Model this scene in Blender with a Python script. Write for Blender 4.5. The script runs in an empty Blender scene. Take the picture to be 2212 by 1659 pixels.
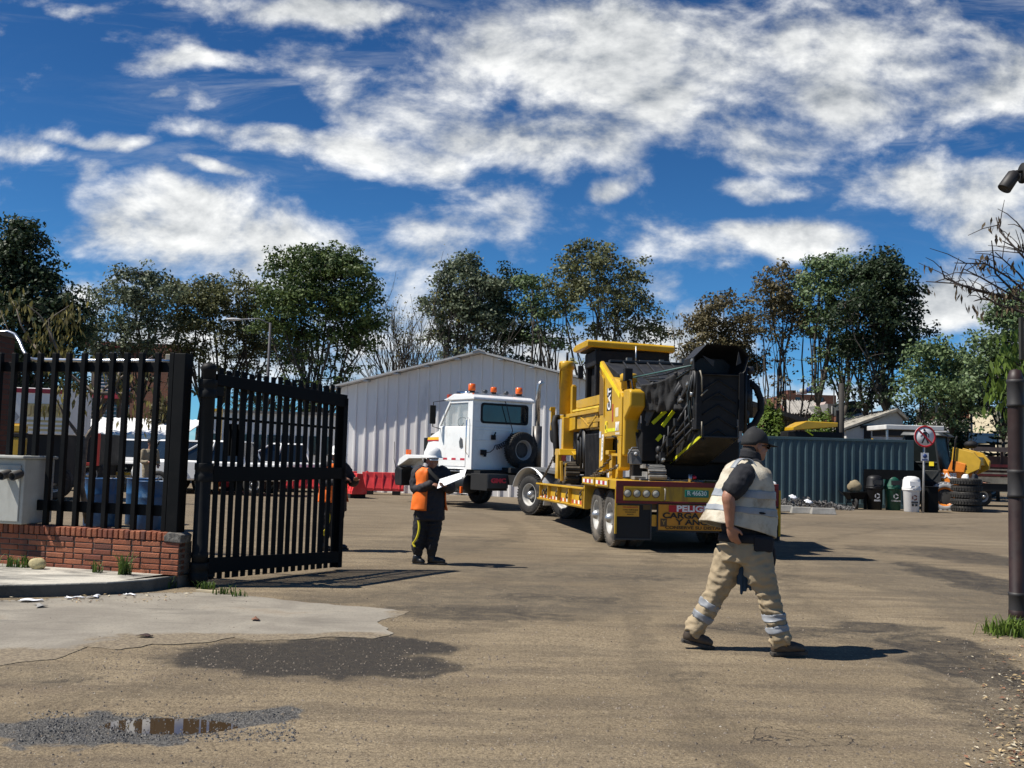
import bpy, bmesh, math, random
import numpy as np
from mathutils import Vector, Matrix, noise as mnoise
R=math.radians; PI=math.pi
random.seed(7); rng=np.random.default_rng(7)
scn=bpy.context.scene
col=scn.collection
# ---------------------------------------------------------------- camera
CAMH=1.5; PITCH=R(4.2); ROLL=R(1.6); FPX=1000.0
_fw=Vector((0,math.cos(PITCH),math.sin(PITCH))); _u0=Vector((0,-math.sin(PITCH),math.cos(PITCH))); _r0=Vector((1,0,0))
_rt=_r0*math.cos(ROLL)+_u0*math.sin(ROLL); _up=-_r0*math.sin(ROLL)+_u0*math.cos(ROLL)
cam=bpy.data.cameras.new('camera'); cam.sensor_width=36; cam.lens=36*FPX/1024; cam.clip_start=.1; cam.clip_end=3000
co=bpy.data.objects.new('camera',cam); col.objects.link(co)
co.matrix_world=Matrix(((_rt.x,_up.x,-_fw.x,0),(_rt.y,_up.y,-_fw.y,0),(_rt.z,_up.z,-_fw.z,CAMH),(0,0,0,1)))
scn.camera=co
def ray(u,v):
    f=FPX*2212/1024
    return _fw+_rt*((u-1106)/f)-_up*((v-829.5)/f)
def at(u,v,Y):
    d=ray(u,v); return Vector((0,0,CAMH))+d*(Y/d.y)
def G(u,v,z=0):
    d=ray(u,v); return Vector((0,0,CAMH))+d*((z-CAMH)/d.z)
# ---------------------------------------------------------------- light
SUN_EL=R(55); SUN_AZ=(-0.985,-0.17)      # direction towards the sun
EXPO=0.42; SKY=0.06; SUNW=5.0
sl=bpy.data.lights.new('sun','SUN'); sl.energy=SUNW; sl.angle=R(.53); sl.color=(1,.95,.87)
so=bpy.data.objects.new('sun',sl); col.objects.link(so)
_s=Vector((SUN_AZ[0]*math.cos(SUN_EL),SUN_AZ[1]*math.cos(SUN_EL),math.sin(SUN_EL)))
so.rotation_euler=_s.to_track_quat('Z','Y').to_euler()
scn.view_settings.view_transform='Standard'; scn.view_settings.look='None'; scn.view_settings.exposure=EXPO; scn.view_settings.gamma=1
scn.view_settings.use_curve_mapping=False
scn.cycles.max_bounces=6; scn.cycles.diffuse_bounces=3; scn.cycles.glossy_bounces=3; scn.cycles.transmission_bounces=6; scn.cycles.transparent_max_bounces=8
scn.cycles.use_denoising=True; scn.cycles.sample_clamp_indirect=4
# ---------------------------------------------------------------- sky
wd=bpy.data.worlds.new('World'); scn.world=wd; wd.use_nodes=True
nt=wd.node_tree; nt.nodes.clear()
class NT:
    def __init__(s,nt): s.nt=nt
    def n(s,t,**k):
        x=s.nt.nodes.new(t)
        for a,b in k.items(): setattr(x,a,b)
        return x
    def l(s,a,b): s.nt.links.new(a,b)
    def val(s,x,sock):
        if isinstance(x,(int,float,tuple,list)): sock.default_value=x
        else: s.l(x,sock)
    def math(s,op,a,b=0,c=0,clamp=False):
        x=s.n('ShaderNodeMath',operation=op,use_clamp=clamp); s.val(a,x.inputs[0]); s.val(b,x.inputs[1]); s.val(c,x.inputs[2]); return x.outputs[0]
    def ss(s,v,a,b,lo=0.,hi=1.):
        x=s.n('ShaderNodeMapRange',interpolation_type='SMOOTHSTEP'); s.val(v,x.inputs[0])
        for i,q in enumerate((a,b,lo,hi)): x.inputs[i+1].default_value=q
        return x.outputs[0]
    def lin(s,v,a,b,lo=0.,hi=1.):
        x=s.n('ShaderNodeMapRange'); s.val(v,x.inputs[0])
        for i,q in enumerate((a,b,lo,hi)): x.inputs[i+1].default_value=q
        return x.outputs[0]
    def mix(s,f,a,b,bt='MIX'):
        x=s.n('ShaderNodeMix',data_type='RGBA',blend_type=bt)
        s.val(f,x.inputs[0])
        for q,i in ((a,6),(b,7)):
            if isinstance(q,tuple) and len(q)==3: q=q+(1,)
            s.val(q,x.inputs[i])
        return x.outputs[2]
    def noise(s,vec,scale,detail=4,rough=.55,dist=0,lac=2.):
        x=s.n('ShaderNodeTexNoise'); 
        if vec is not None: s.l(vec,x.inputs['Vector'])
        x.inputs['Scale'].default_value=scale; x.inputs['Detail'].default_value=detail; x.inputs['Roughness'].default_value=rough; x.inputs['Distortion'].default_value=dist; x.inputs['Lacunarity'].default_value=lac
        return x.outputs[0]
    def mapping(s,vec,loc=(0,0,0),rot=(0,0,0),sc=(1,1,1),vt='POINT'):
        x=s.n('ShaderNodeMapping',vector_type=vt); s.l(vec,x.inputs[0]); x.inputs[1].default_value=loc; x.inputs[2].default_value=rot; x.inputs[3].default_value=sc; return x.outputs[0]
    def vmath(s,op,a,b=None):
        x=s.n('ShaderNodeVectorMath',operation=op); s.val(a,x.inputs[0])
        if b is not None: s.val(b,x.inputs[1])
        return x
    def comb(s,x_,y_,z_):
        x=s.n('ShaderNodeCombineXYZ'); s.val(x_,x.inputs[0]); s.val(y_,x.inputs[1]); s.val(z_,x.inputs[2]); return x.outputs[0]
w=NT(nt)
sky=w.n('ShaderNodeTexSky',sky_type='NISHITA',sun_disc=False,sun_elevation=SUN_EL,sun_rotation=math.atan2(SUN_AZ[0],SUN_AZ[1]),altitude=2600,air_density=1.0,dust_density=.3,ozone_density=2.5)
tc=w.n('ShaderNodeTexCoord'); sx=w.n('ShaderNodeSeparateXYZ'); w.l(tc.outputs['Generated'],sx.inputs[0])
dx,dy,dz=sx.outputs
ya=w.math('MAXIMUM',w.math('ABSOLUTE',dy),.05)
gu=w.math('DIVIDE',dx,ya); gv=w.math('DIVIDE',dz,ya)
gn=w.comb(gu,gv,w.math('SIGN',dy))
front=w.ss(dy,.05,.45)
def warp(v,sc,amt):
    x=w.n('ShaderNodeTexNoise'); w.l(v,x.inputs['Vector']); x.inputs['Scale'].default_value=sc; x.inputs['Detail'].default_value=3
    y=w.vmath('SUBTRACT',x.outputs[1],(.5,.5,.5)).outputs[0]; z=w.n('ShaderNodeVectorMath',operation='SCALE'); w.l(y,z.inputs[0]); z.inputs[3].default_value=amt
    return w.vmath('ADD',v,z.outputs[0]).outputs[0]
gw=warp(gn,6,.10)
# cloud masses: direction (as centre, half width, half height), weight, tilt
BL=[(1180,215,330,150,1.0,0),(1000,250,300,110,.8,0),(1560,90,620,130,.85,0),(1950,130,420,150,.8,0),(1330,130,420,190,.75,0),(860,200,230,70,.5,0),(590,315,240,42,.85,3),(820,345,200,70,.75,5),
 (720,10,250,50,.75,0),(420,135,150,28,.6,4),(640,150,120,50,.4,0),(215,318,115,28,.7,8),(420,500,300,85,1.0,5),(700,560,250,70,.7,3),(980,500,260,110,.72,0),(1090,430,170,80,.6,0),(1310,375,85,24,.8,-4),
 (1640,300,190,80,.42,0),(1670,398,130,30,.6,0),(1710,508,190,48,1.05,0),(1510,545,170,42,.5,0),(1420,600,90,70,.45,0),(2090,420,230,90,.95,8),(2170,500,120,70,.8,0),(2140,200,170,110,.7,0),(2060,650,170,60,.85,0),
 (190,650,60,50,.8,0),(445,382,75,16,.7,5),(450,235,55,32,.55,20),(170,390,50,50,.45,30),(360,205,45,18,.5,0),(860,720,170,110,.9,0),(1100,730,300,80,.8,0),(1480,720,180,70,.6,0),(1800,810,250,60,.7,0),(2100,780,200,60,.6,0),(560,770,560,110,.95,0),(1300,800,420,90,.75,0),(1900,850,420,90,.6,0),(700,650,500,60,.5,2),(1980,290,150,40,.35,0),(40,340,150,30,.35,8),(100,0,160,25,.5,0)]
tot=None; f_=FPX*2212/1024
for (cu,cv,ru,rv,wt,rot) in BL:
    if wt<=0: continue
    d=ray(cu,cv); c=(d.x/d.y,d.z/d.y,1)
    m=w.mapping(gw,c,(0,0,R(-rot)),(ru/f_*1.25,rv/f_*1.25,1),'TEXTURE')
    ln=w.vmath('LENGTH',m).outputs['Value']
    v=w.ss(ln,1.25,.15,0,wt)
    tot=v if tot is None else w.math('MAXIMUM',tot,w.math('ADD',v,w.math('MULTIPLY',tot,.25)))
tot=w.math('MULTIPLY',tot,front)
gs=w.mapping(gn,(0,0,0),(0,0,R(2)),(1,1.6,1))
n1=w.noise(gs,7.5,11,.60,.15)
up=w.mapping(gn,(.008,-.022,0),(0,0,R(2)),(1,1.6,1))
n2=w.noise(up,7.5,6,.56,.15)
den=w.math('ADD',tot,w.math('MULTIPLY',w.math('SUBTRACT',n1,.5),3.0))
cs_=w.mapping(gn,(0,0,0),(0,0,R(-7)),(1,5.2,1)); cn=w.noise(cs_,4.2,9,.66,.6)
cir=w.math('MULTIPLY',w.ss(cn,.50,.76,0,.5),w.math('MULTIPLY',front,w.ss(w.noise(gs,1.7,2,.5),.40,.62)))
alpha=w.math('MAXIMUM',w.ss(den,.15,1.02,0,1),cir)
thick=w.ss(den,.5,1.6)
rel=w.math('SUBTRACT',n1,n2)
big=w.noise(gs,2.2,3,.5)
shade=w.math('ADD',w.math('ADD',.58,w.math('MULTIPLY',rel,2.7)),w.math('MULTIPLY',w.math('SUBTRACT',big,.5),.9),clamp=True)
shade=w.math('SUBTRACT',shade,w.math('MULTIPLY',thick,w.ss(dz,.22,.5,0,.16)),clamp=True)
CL=1.0/SKY
ccol=w.mix(shade,(.15*CL,.18*CL,.215*CL),(.88*CL,.88*CL,.86*CL))
tint=w.mix(w.ss(dz,.08,.42),(.44,.98,1.34),(.29,.70,1.08))
skyc=w.mix(1.0,sky.outputs[0],tint,'MULTIPLY')
skyc=w.mix(w.math('MULTIPLY',alpha,.96),skyc,ccol)
bg=w.n('ShaderNodeBackground'); w.l(skyc,bg.inputs[0]); bg.inputs[1].default_value=SKY
ow=w.n('ShaderNodeOutputWorld'); w.l(bg.outputs[0],ow.inputs[0])
# ---------------------------------------------------------------- material helper
def P(name):
    m=bpy.data.materials.new(name); m.use_nodes=True; t=NT(m.node_tree); b=m.node_tree.nodes['Principled BSDF']; return m,t,b
_mc={}
def mat(name,c,rough=.6,metal=0.,var=.12,vs=2.5,bump=0.,bs=40,dirt=None,da=.5,ds=1.6,spec=.5,coat=0,emit=None,es=1,streak=False,alpha=None,trans=0):
    if name in _mc: return _mc[name]
    m,t,b=P(name); tcn=t.n('ShaderNodeTexCoord'); ob=tcn.outputs['Object']
    n=t.noise(ob,vs,5,.6)
    lo=tuple(max(0,q*(1-var)) for q in c); hi=tuple(min(1,q*(1+var)) for q in c)
    cc=t.mix(t.ss(n,.3,.7),lo,hi)
    rr=t.lin(n,.3,.7,max(.02,rough-.08),min(1,rough+.1))
    if dirt:
        vec=t.mapping(ob,sc=(1,1,.18)) if streak else ob
        nd=t.noise(vec,ds,8,.68,.2)
        f=t.ss(nd,.62-.25*da,.80-.2*da,0,min(1,.35+da*.6))
        cc=t.mix(f,cc,dirt); rr=t.mix(f,rr,(.85,.85,.85))
    t.l(cc,b.inputs['Base Color']); t.l(rr,b.inputs['Roughness'])
    b.inputs['Metallic'].default_value=metal; b.inputs['Specular IOR Level'].default_value=spec
    if coat: b.inputs['Coat Weight'].default_value=coat; b.inputs['Coat Roughness'].default_value=.08
    if bump:
        bn=t.n('ShaderNodeBump'); bn.inputs['Strength'].default_value=bump; bn.inputs['Distance'].default_value=.02
        t.l(t.noise(ob,bs,5,.6),bn.inputs['Height']); t.l(bn.outputs[0],b.inputs['Normal'])
    if emit: b.inputs['Emission Color'].default_value=emit+(1,); b.inputs['Emission Strength'].default_value=es
    if trans: b.inputs['Transmission Weight'].default_value=trans
    _mc[name]=m; return m
# ---------------------------------------------------------------- mesh builder
class MB:
    def __init__(s): s.V=[];s.F=[];s.I=[];s.S=[];s.M=[];s.mi=0;s.T=Matrix.Identity(4);s.sm=False
    def mat(s,m):
        if m not in s.M: s.M.append(m)
        s.mi=s.M.index(m); return s
    def tr(s,T): s.T=T; return s
    def add(s,vs,fs,smooth=None):
        o=len(s.V); s.V+= [tuple(s.T@Vector(v)) for v in vs]; s.F+=[tuple(i+o for i in f) for f in fs]
        s.I+=[s.mi]*len(fs); s.S+=[s.sm if smooth is None else smooth]*len(fs); return s
    def box(s,a,b):
        x0,y0,z0=(min(p,q) for p,q in zip(a,b)); x1,y1,z1=(max(p,q) for p,q in zip(a,b))
        return s.add([(x0,y0,z0),(x1,y0,z0),(x1,y1,z0),(x0,y1,z0),(x0,y0,z1),(x1,y0,z1),(x1,y1,z1),(x0,y1,z1)],[(0,3,2,1),(4,5,6,7),(0,1,5,4),(1,2,6,5),(2,3,7,6),(3,0,4,7)],False)
    def hexa(s,b,t): # bottom 4 pts ccw, top 4 pts
        return s.add(list(b)+list(t),[(0,3,2,1),(4,5,6,7),(0,1,5,4),(1,2,6,5),(2,3,7,6),(3,0,4,7)],False)
    def prism(s,pts,vec):
        n=len(pts); v=Vector(vec); P_=[Vector(p) for p in pts]
        fs=[tuple(range(n))[::-1],tuple(range(n,2*n))]+[(i,(i+1)%n,n+(i+1)%n,n+i) for i in range(n)]
        return s.add(P_+[p+v for p in P_],fs,False)
    def quad(s,*p): return s.add(list(p),[tuple(range(len(p)))],False)
    def beam(s,p0,p1,w_,h_,up=(0,0,1)):
        p0=Vector(p0);p1=Vector(p1);d=(p1-p0).normalized();u=Vector(up)
        if abs(d.dot(u))>.98: u=Vector((1,0,0))
        sd=d.cross(u).normalized();u=sd.cross(d).normalized()
        q=[sd*(-w_/2)+u*(-h_/2),sd*(w_/2)+u*(-h_/2),sd*(w_/2)+u*(h_/2),sd*(-w_/2)+u*(h_/2)]
        return s.add([p0+a for a in q]+[p1+a for a in q],[(0,1,2,3),(7,6,5,4),(1,0,4,5),(2,1,5,6),(3,2,6,7),(0,3,7,4)],False)
    def tube(s,pts,r,n=8,caps=True,smooth=True,el=1.):
        P_=[Vector(p) for p in pts]; k=len(P_); rs=r if isinstance(r,(list,tuple)) else [r]*k
        vs=[];u=None
        for i in range(k):
            d=(P_[min(i+1,k-1)]-P_[max(i-1,0)])
            d=d.normalized() if d.length>1e-9 else Vector((0,0,1))
            if u is None:
                u=Vector((0,0,1)) if abs(d.z)<.9 else Vector((1,0,0))
            sd=d.cross(u)
            if sd.length<1e-6: sd=d.orthogonal()
            sd.normalize(); u=sd.cross(d).normalized()
            rr=rs[i]; ra,rb=(rr if isinstance(rr,(tuple,list)) else (rr,rr*el))
            for j in range(n):
                a=2*PI*j/n; vs.append(P_[i]+sd*(math.cos(a)*ra)+u*(math.sin(a)*rb))
        fs=[(i*n+j,i*n+(j+1)%n,(i+1)*n+(j+1)%n,(i+1)*n+j) for i in range(k-1) for j in range(n)]
        s.add(vs,fs,smooth)
        if caps:
            o=len(s.V)-len(vs)
            s.F+=[tuple(o+j for j in range(n))[::-1],tuple(o+(k-1)*n+j for j in range(n))]; s.I+=[s.mi]*2; s.S+=[False]*2
        return s
    def cyl(s,p0,p1,r,r2=None,n=16,smooth=True): return s.tube([p0,p1],[r,r if r2 is None else r2],n,True,smooth)
    def lathe(s,prof,n=24,c=(0,0,0),ax=(0,0,1),smooth=True,close=False,arc=None):
        a=Vector(ax).normalized(); e1=a.orthogonal().normalized(); e2=a.cross(e1); c=Vector(c); vs=[]
        for (r,z) in prof:
            for j in range(n):
                t=2*PI*j/n; vs.append(c+a*z+e1*(r*math.cos(t))+e2*(r*math.sin(t)))
        k=len(prof); fs=[]
        for i in range(k if close else k-1):
            for j in range(n): fs.append((i*n+j,i*n+(j+1)%n,((i+1)%k)*n+(j+1)%n,((i+1)%k)*n+j))
        return s.add(vs,fs,smooth)
    def ell(s,c,r,nu=16,nv=10,M_=None):
        c=Vector(c); vs=[]; fs=[]
        for i in range(nv+1):
            p=PI*i/nv
            for j in range(nu):
                t=2*PI*j/nu; v=Vector((r[0]*math.sin(p)*math.cos(t),r[1]*math.sin(p)*math.sin(t),-r[2]*math.cos(p)))
                if M_ is not None: v=M_@v
                vs.append(c+v)
        for i in range(nv):
            for j in range(nu): fs.append((i*nu+j,i*nu+(j+1)%nu,(i+1)*nu+(j+1)%nu,(i+1)*nu+j))
        return s.add(vs,fs,True)
    def grid(s,f,nu,nv,smooth=True):
        vs=[f(i/nu,j/nv) for j in range(nv+1) for i in range(nu+1)]
        return s.add(vs,[(j*(nu+1)+i,j*(nu+1)+i+1,(j+1)*(nu+1)+i+1,(j+1)*(nu+1)+i) for j in range(nv) for i in range(nu)],smooth)
    def build(s,name,parent=None,m=None,bevel=0,seg=2,weld=False,loc=None,rz=0):
        me=bpy.data.meshes.new(name); me.from_pydata(s.V,[],s.F)
        for q in (s.M or [m]): 
            if q: me.materials.append(q)
        me.polygons.foreach_set('material_index',s.I); me.polygons.foreach_set('use_smooth',s.S); me.update()
        o=bpy.data.objects.new(name,me); col.objects.link(o)
        if parent is not None: o.parent=parent
        if loc is not None: o.location=loc
        o.rotation_euler.z=rz
        if weld:
            bm=bmesh.new(); bm.from_mesh(me); bmesh.ops.remove_doubles(bm,verts=bm.verts,dist=1e-4); bmesh.ops.recalc_face_normals(bm,faces=bm.faces); bm.to_mesh(me); bm.free()
        if bevel:
            b=o.modifiers.new('bevel','BEVEL'); b.width=bevel; b.segments=seg; b.limit_method='ANGLE'; b.angle_limit=R(40); b.harden_normals=False
        return o
def tag(o,label,cat,group=None,kind=None):
    if label: o['label']=label
    if cat: o['category']=cat
    if group: o['group']=group
    if kind: o['kind']=kind
    return o
def thing(name,loc=(0,0,0),rz=0,label=None,cat=None,group=None):
    o=bpy.data.objects.new(name,None); col.objects.link(o); o.location=loc; o.rotation_euler.z=rz; o.empty_display_size=.3
    return tag(o,label,cat,group)
def struct(o): o['kind']='structure'; return o
def dup(root,loc=None,rz=None,label=None):
    r=root.copy(); col.objects.link(r)
    if loc is not None: r.location=loc
    if rz is not None: r.rotation_euler.z=rz
    if label: r['label']=label
    for c in list(root.children):
        k=c.copy(); col.objects.link(k); k.parent=r
        for g in list(c.children):
            h=g.copy(); col.objects.link(h); h.parent=k
    return r
def text(name,body,size,M4,m,parent,ext=.004,bold=.0,xs=1.,align='CENTER'):
    """lettering standing on the local x axis of M4, facing its +z"""
    c=bpy.data.curves.new(name,'FONT'); c.body=body; c.size=size; c.extrude=ext; c.offset=bold; c.align_x=align; c.align_y='CENTER'; c.resolution_u=3
    t=bpy.data.objects.new(name+'_curve',c); col.objects.link(t)
    me=bpy.data.meshes.new_from_object(t.evaluated_get(bpy.context.evaluated_depsgraph_get()))
    bpy.data.objects.remove(t); bpy.data.curves.remove(c)
    me.transform(M4@Matrix.Diagonal((xs,1,1,1))); me.materials.clear(); me.materials.append(m); me.name=name
    o=bpy.data.objects.new(name,me); col.objects.link(o)
    if parent: o.parent=parent
    return o
def frame(o,x,n): # matrix: origin, x axis, normal
    x=Vector(x).normalized(); z=Vector(n).normalized(); y=z.cross(x).normalized(); x=y.cross(z)
    return Matrix(((x.x,y.x,z.x,o[0]),(x.y,y.y,z.y,o[1]),(x.z,y.z,z.z,o[2]),(0,0,0,1)))
# ---------------------------------------------------------------- ground
def patchmask(t,vec,pts):
    tot=None
    for (cu,cv,ru,rv,wt) in pts:
        c=G(cu,cv); rx=(G(cu+ru,cv)-c).length; ry=(G(cu,cv-rv)-G(cu,cv+rv)).length/2
        m=t.mapping(vec,(c.x,c.y,0),(0,0,0),(rx,ry,1),'TEXTURE')
        ln=t.vmath('LENGTH',t.mapping(m,sc=(1,1,0))).outputs['Value']
        v=t.ss(ln,1.15,.55,0,wt)
        tot=v if tot is None else t.math('MAXIMUM',tot,v)
    return tot
def ground_mat():
    m,t,b=P('packed_dirt'); ob=t.n('ShaderNodeTexCoord').outputs['Object']
    wn=t.n('ShaderNodeTexNoise'); t.l(ob,wn.inputs['Vector']); wn.inputs['Scale'].default_value=1.6; wn.inputs['Detail'].default_value=5
    wv=t.n('ShaderNodeVectorMath',operation='SCALE'); t.l(t.vmath('SUBTRACT',wn.outputs[1],(.5,.5,.5)).outputs[0],wv.inputs[0]); wv.inputs[3].default_value=1.0
    wo=t.vmath('ADD',ob,wv.outputs[0]).outputs[0]
    n1=t.noise(ob,.35,6,.6,.3); n2=t.noise(ob,2.3,6,.65); n3=t.noise(ob,14,5,.7); n4=t.noise(ob,90,3,.7)
    # long streaks left by tyres
    wo2=t.vmath('ADD',t.mapping(wo,sc=(.22,.22,.22)),t.mapping(ob,sc=(.78,.78,.78))).outputs[0]; st=t.noise(t.mapping(wo2,rot=(0,0,R(9)),sc=(.22,1.5,1)),1.9,9,.74)
    base=t.mix(t.ss(n1,.32,.68),(.200,.156,.098),(.292,.234,.152))
    base=t.mix(t.ss(st,.42,.64,0,.75),base,(.118,.095,.068))
    base=t.mix(t.ss(n2,.52,.72,0,.55),base,(.16,.122,.085))
    base=t.mix(t.ss(n3,.56,.74,0,.5),base,(.36,.29,.20)); base=t.mix(t.ss(n3,.46,.30,0,.6),base,(.125,.095,.06)); n5=t.noise(wo,6,7,.72); base=t.mix(t.ss(n5,.54,.70,0,.55),base,(.12,.092,.062))
    far=t.n('ShaderNodeSeparateXYZ'); t.l(ob,far.inputs[0])
    base=t.mix(t.ss(far.outputs[1],9,30,0,.36),base,(.13,.105,.078))
    # dark patches over the ground
    n6=t.noise(ob,34,4,.75); base=t.mix(t.ss(n6,.52,.34,0,.75),base,(.095,.072,.047)); n7=t.noise(ob,70,2,.6); base=t.mix(t.ss(n7,.46,.30,0,.7),base,(.10,.077,.052)); base=t.mix(t.ss(n7,.60,.74,0,.6),base,(.43,.355,.25)); base=t.mix(t.ss(n6,.60,.76,0,.5),base,(.42,.345,.24))
    for (cx,cy,rad,wd,stg) in ((31,7,28.0,.17,.55),(31,7,29.9,.17,.5),(-15,21,15.2,.20,.5),(-15,21,17.0,.20,.45),(-30,30,36.5,.2,.45),(24,26,23.5,.2,.4)):
        ln=t.vmath('LENGTH',t.mapping(wo,(-cx,-cy,0),sc=(1,1,0))).outputs['Value']; mk=t.ss(t.math('ABSOLUTE',t.math('SUBTRACT',ln,rad)),wd*1.3,wd*.6,0,stg); base=t.mix(t.math('MULTIPLY',mk,t.ss(n5,.35,.6,.1,1.)),base,(.10,.08,.055))
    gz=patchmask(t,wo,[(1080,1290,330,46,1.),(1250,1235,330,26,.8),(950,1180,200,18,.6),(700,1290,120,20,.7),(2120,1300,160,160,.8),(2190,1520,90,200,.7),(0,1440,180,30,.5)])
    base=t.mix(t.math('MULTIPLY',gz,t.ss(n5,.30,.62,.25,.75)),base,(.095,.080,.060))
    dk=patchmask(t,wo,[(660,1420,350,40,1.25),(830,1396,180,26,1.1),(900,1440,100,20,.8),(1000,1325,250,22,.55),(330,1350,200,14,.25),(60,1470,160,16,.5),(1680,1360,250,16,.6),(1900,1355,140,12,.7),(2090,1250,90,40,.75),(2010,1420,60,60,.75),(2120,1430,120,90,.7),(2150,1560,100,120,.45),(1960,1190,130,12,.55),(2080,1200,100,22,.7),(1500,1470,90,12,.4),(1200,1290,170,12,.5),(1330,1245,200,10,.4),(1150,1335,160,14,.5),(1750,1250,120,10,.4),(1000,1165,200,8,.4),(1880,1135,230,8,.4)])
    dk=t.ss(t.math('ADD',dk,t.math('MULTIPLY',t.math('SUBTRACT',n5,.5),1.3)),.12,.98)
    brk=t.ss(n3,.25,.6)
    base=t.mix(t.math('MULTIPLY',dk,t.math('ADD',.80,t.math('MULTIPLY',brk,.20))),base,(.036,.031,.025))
    pk=patchmask(t,wo,[(260,1568,260,36,1.),(470,1555,200,24,1.),(590,1545,110,18,.6)])
    g=t.mix(t.ss(n4,.35,.65),(.035,.034,.033),(.14,.135,.125))
    base=t.mix(t.ss(pk,.25,.6),base,g)
    # cracks in the hard crust
    vo=t.n('ShaderNodeTexVoronoi',feature='DISTANCE_TO_EDGE'); t.l(t.mapping(wo,sc=(.9,1.5,1)),vo.inputs['Vector']); vo.inputs['Scale'].default_value=4.6
    cm=patchmask(t,wo,[(1740,1590,190,28,1.),(1330,1580,90,12,.4)])
    ck=t.math('MULTIPLY',t.ss(vo.outputs[0],.030,.008),t.ss(t.math('ADD',cm,t.math('MULTIPLY',t.math('SUBTRACT',n2,.5),1.6)),.45,.7))
    base=t.mix(t.math('MULTIPLY',ck,.85),base,(.04,.034,.03))
    # tread pattern of a heavy tyre
    wvz=t.n('ShaderNodeTexWave',bands_direction='Y'); t.l(t.mapping(ob,rot=(0,0,R(20))),wvz.inputs['Vector']); wvz.inputs['Scale'].default_value=6; wvz.inputs['Distortion'].default_value=3; wvz.inputs['Detail'].default_value=3
    tm=patchmask(t,wo,[(1990,1570,70,110,.7),(1940,1180,60,40,.5),(1780,1500,60,60,.35)])
    base=t.mix(t.math('MULTIPLY',t.math('MULTIPLY',tm,wvz.outputs[0]),.35),base,(.12,.095,.07))
    gr=t.ss(n4,.3,.72); base=t.mix(.45,base,t.mix(gr,(.25,.25,.25),(.8,.78,.76)),'OVERLAY')
    t.l(base,b.inputs['Base Color']); t.l(t.mix(dk,(.93,.93,.93),(.7,.7,.7)),b.inputs['Roughness']); b.inputs['Specular IOR Level'].default_value=.25
    h=t.math('ADD',t.math('ADD',t.math('MULTIPLY',n3,.6),t.math('MULTIPLY',n6,.8)),t.math('ADD',t.math('MULTIPLY',n2,.45),t.math('MULTIPLY',t.math('ADD',t.math('MULTIPLY',st,.3),t.math('MULTIPLY',ck,-1.2)),.6)))
    bn=t.n('ShaderNodeBump'); bn.inputs['Strength'].default_value=.75; bn.inputs['Distance'].default_value=.03; t.l(h,bn.inputs['Height']); t.l(bn.outputs[0],b.inputs['Normal'])
    return m
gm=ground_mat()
def hgt(x,y): # the puddle's hollow and a little roll
    c=PUD; e=((x-c.x)/.75)**2+((y-c.y)/.36)**2
    return -.03*math.exp(-e*1.3)+.008*mnoise.noise(Vector((x*.9,y*.9,3)))*(1 if y<40 else 0)
PUD=G(385,1560)
b_=MB()
xs=sorted(set([-600,-250,-120,-70,-45]+list(np.arange(-30,31,3))+list(np.arange(-9,9.01,.25))+list(np.arange(-2.9,-.6,.0625))+[45,70,120,250,600]))
ys=sorted(set([-600,-200,-80,-30,-10,0]+list(np.arange(1,16,.25))+list(np.arange(5.0,6.3,.0625))+list(np.arange(16,61,3))+[80,120,200,600]))
b_.grid(lambda i,j:(0,0,0),1,1); b_=MB(); b_.sm=True
vs=[(x,y,hgt(x,y) if 1<y<30 and abs(x)<12 else 0) for y in ys for x in xs]; nx=len(xs)
b_.add(vs,[(j*nx+i,j*nx+i+1,(j+1)*nx+i+1,(j+1)*nx+i) for j in range(len(ys)-1) for i in range(nx-1)],True)
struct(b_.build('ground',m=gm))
# puddle of muddy water
m,t,b=P('muddy_water'); b.inputs['Base Color'].default_value=(.055,.036,.02,1); b.inputs['Roughness'].default_value=.015; b.inputs['Specular IOR Level'].default_value=1.0
mb=MB(); pts=[(262,1560),(272,1548),(300,1545),(335,1541),(372,1540),(420,1543),(470,1546),(500,1551),(485,1560),(450,1567),(400,1572),(360,1574),(322,1570),(290,1570)]
mb.quad(*[ (lambda p:(p.x,p.y,-.0205))(PUD+(G(*p)-PUD)*1.5) for p in pts][::-1]); struct(mb.build('puddle',m=m))
# concrete apron, thin worn slab in front of the kerb
m,t,b=P('worn_concrete_apron'); ob=t.n('ShaderNodeTexCoord').outputs['Object']
n1=t.noise(ob,1.2,7,.62,.4); n2=t.noise(ob,25,4,.7); st=t.noise(t.mapping(ob,rot=(0,0,R(-30)),sc=(.5,2.6,1)),1.6,6,.6)
c=t.mix(t.ss(n1,.35,.65),(.205,.182,.147),(.29,.262,.212)); c=t.mix(t.ss(st,.5,.72,0,.6),c,(.10,.09,.075)); c=t.mix(t.ss(n1,.55,.7,0,.6),c,(.22,.17,.115)); c=t.mix(t.ss(n2,.6,.78,0,.5),c,(.17,.14,.11))
em=patchmask(t,ob,[(600,1392,460,26,1.),(60,1430,330,34,1.),(330,1400,200,24,1.),(760,1376,120,12,.8),(880,1326,60,12,.7)]); n3=t.noise(ob,5,7,.7); c=t.mix(t.ss(t.math('ADD',em,t.math('MULTIPLY',t.math('SUBTRACT',n3,.5),1.5)),.30,.75,0,.95),c,t.mix(t.ss(t.noise(ob,34,4,.75),.4,.6),(.13,.10,.065),(.25,.20,.13)))
c=t.mix(t.ss(t.noise(ob,45,4,.75),.52,.34,0,.4),c,(.11,.095,.075)); t.l(c,b.inputs['Base Color']); b.inputs['Roughness'].default_value=.92
bn=t.n('ShaderNodeBump'); bn.inputs['Strength'].default_value=.4; bn.inputs['Distance'].default_value=.01; t.l(n2,bn.inputs['Height']); t.l(bn.outputs[0],b.inputs['Normal'])
apron_m=m
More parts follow.
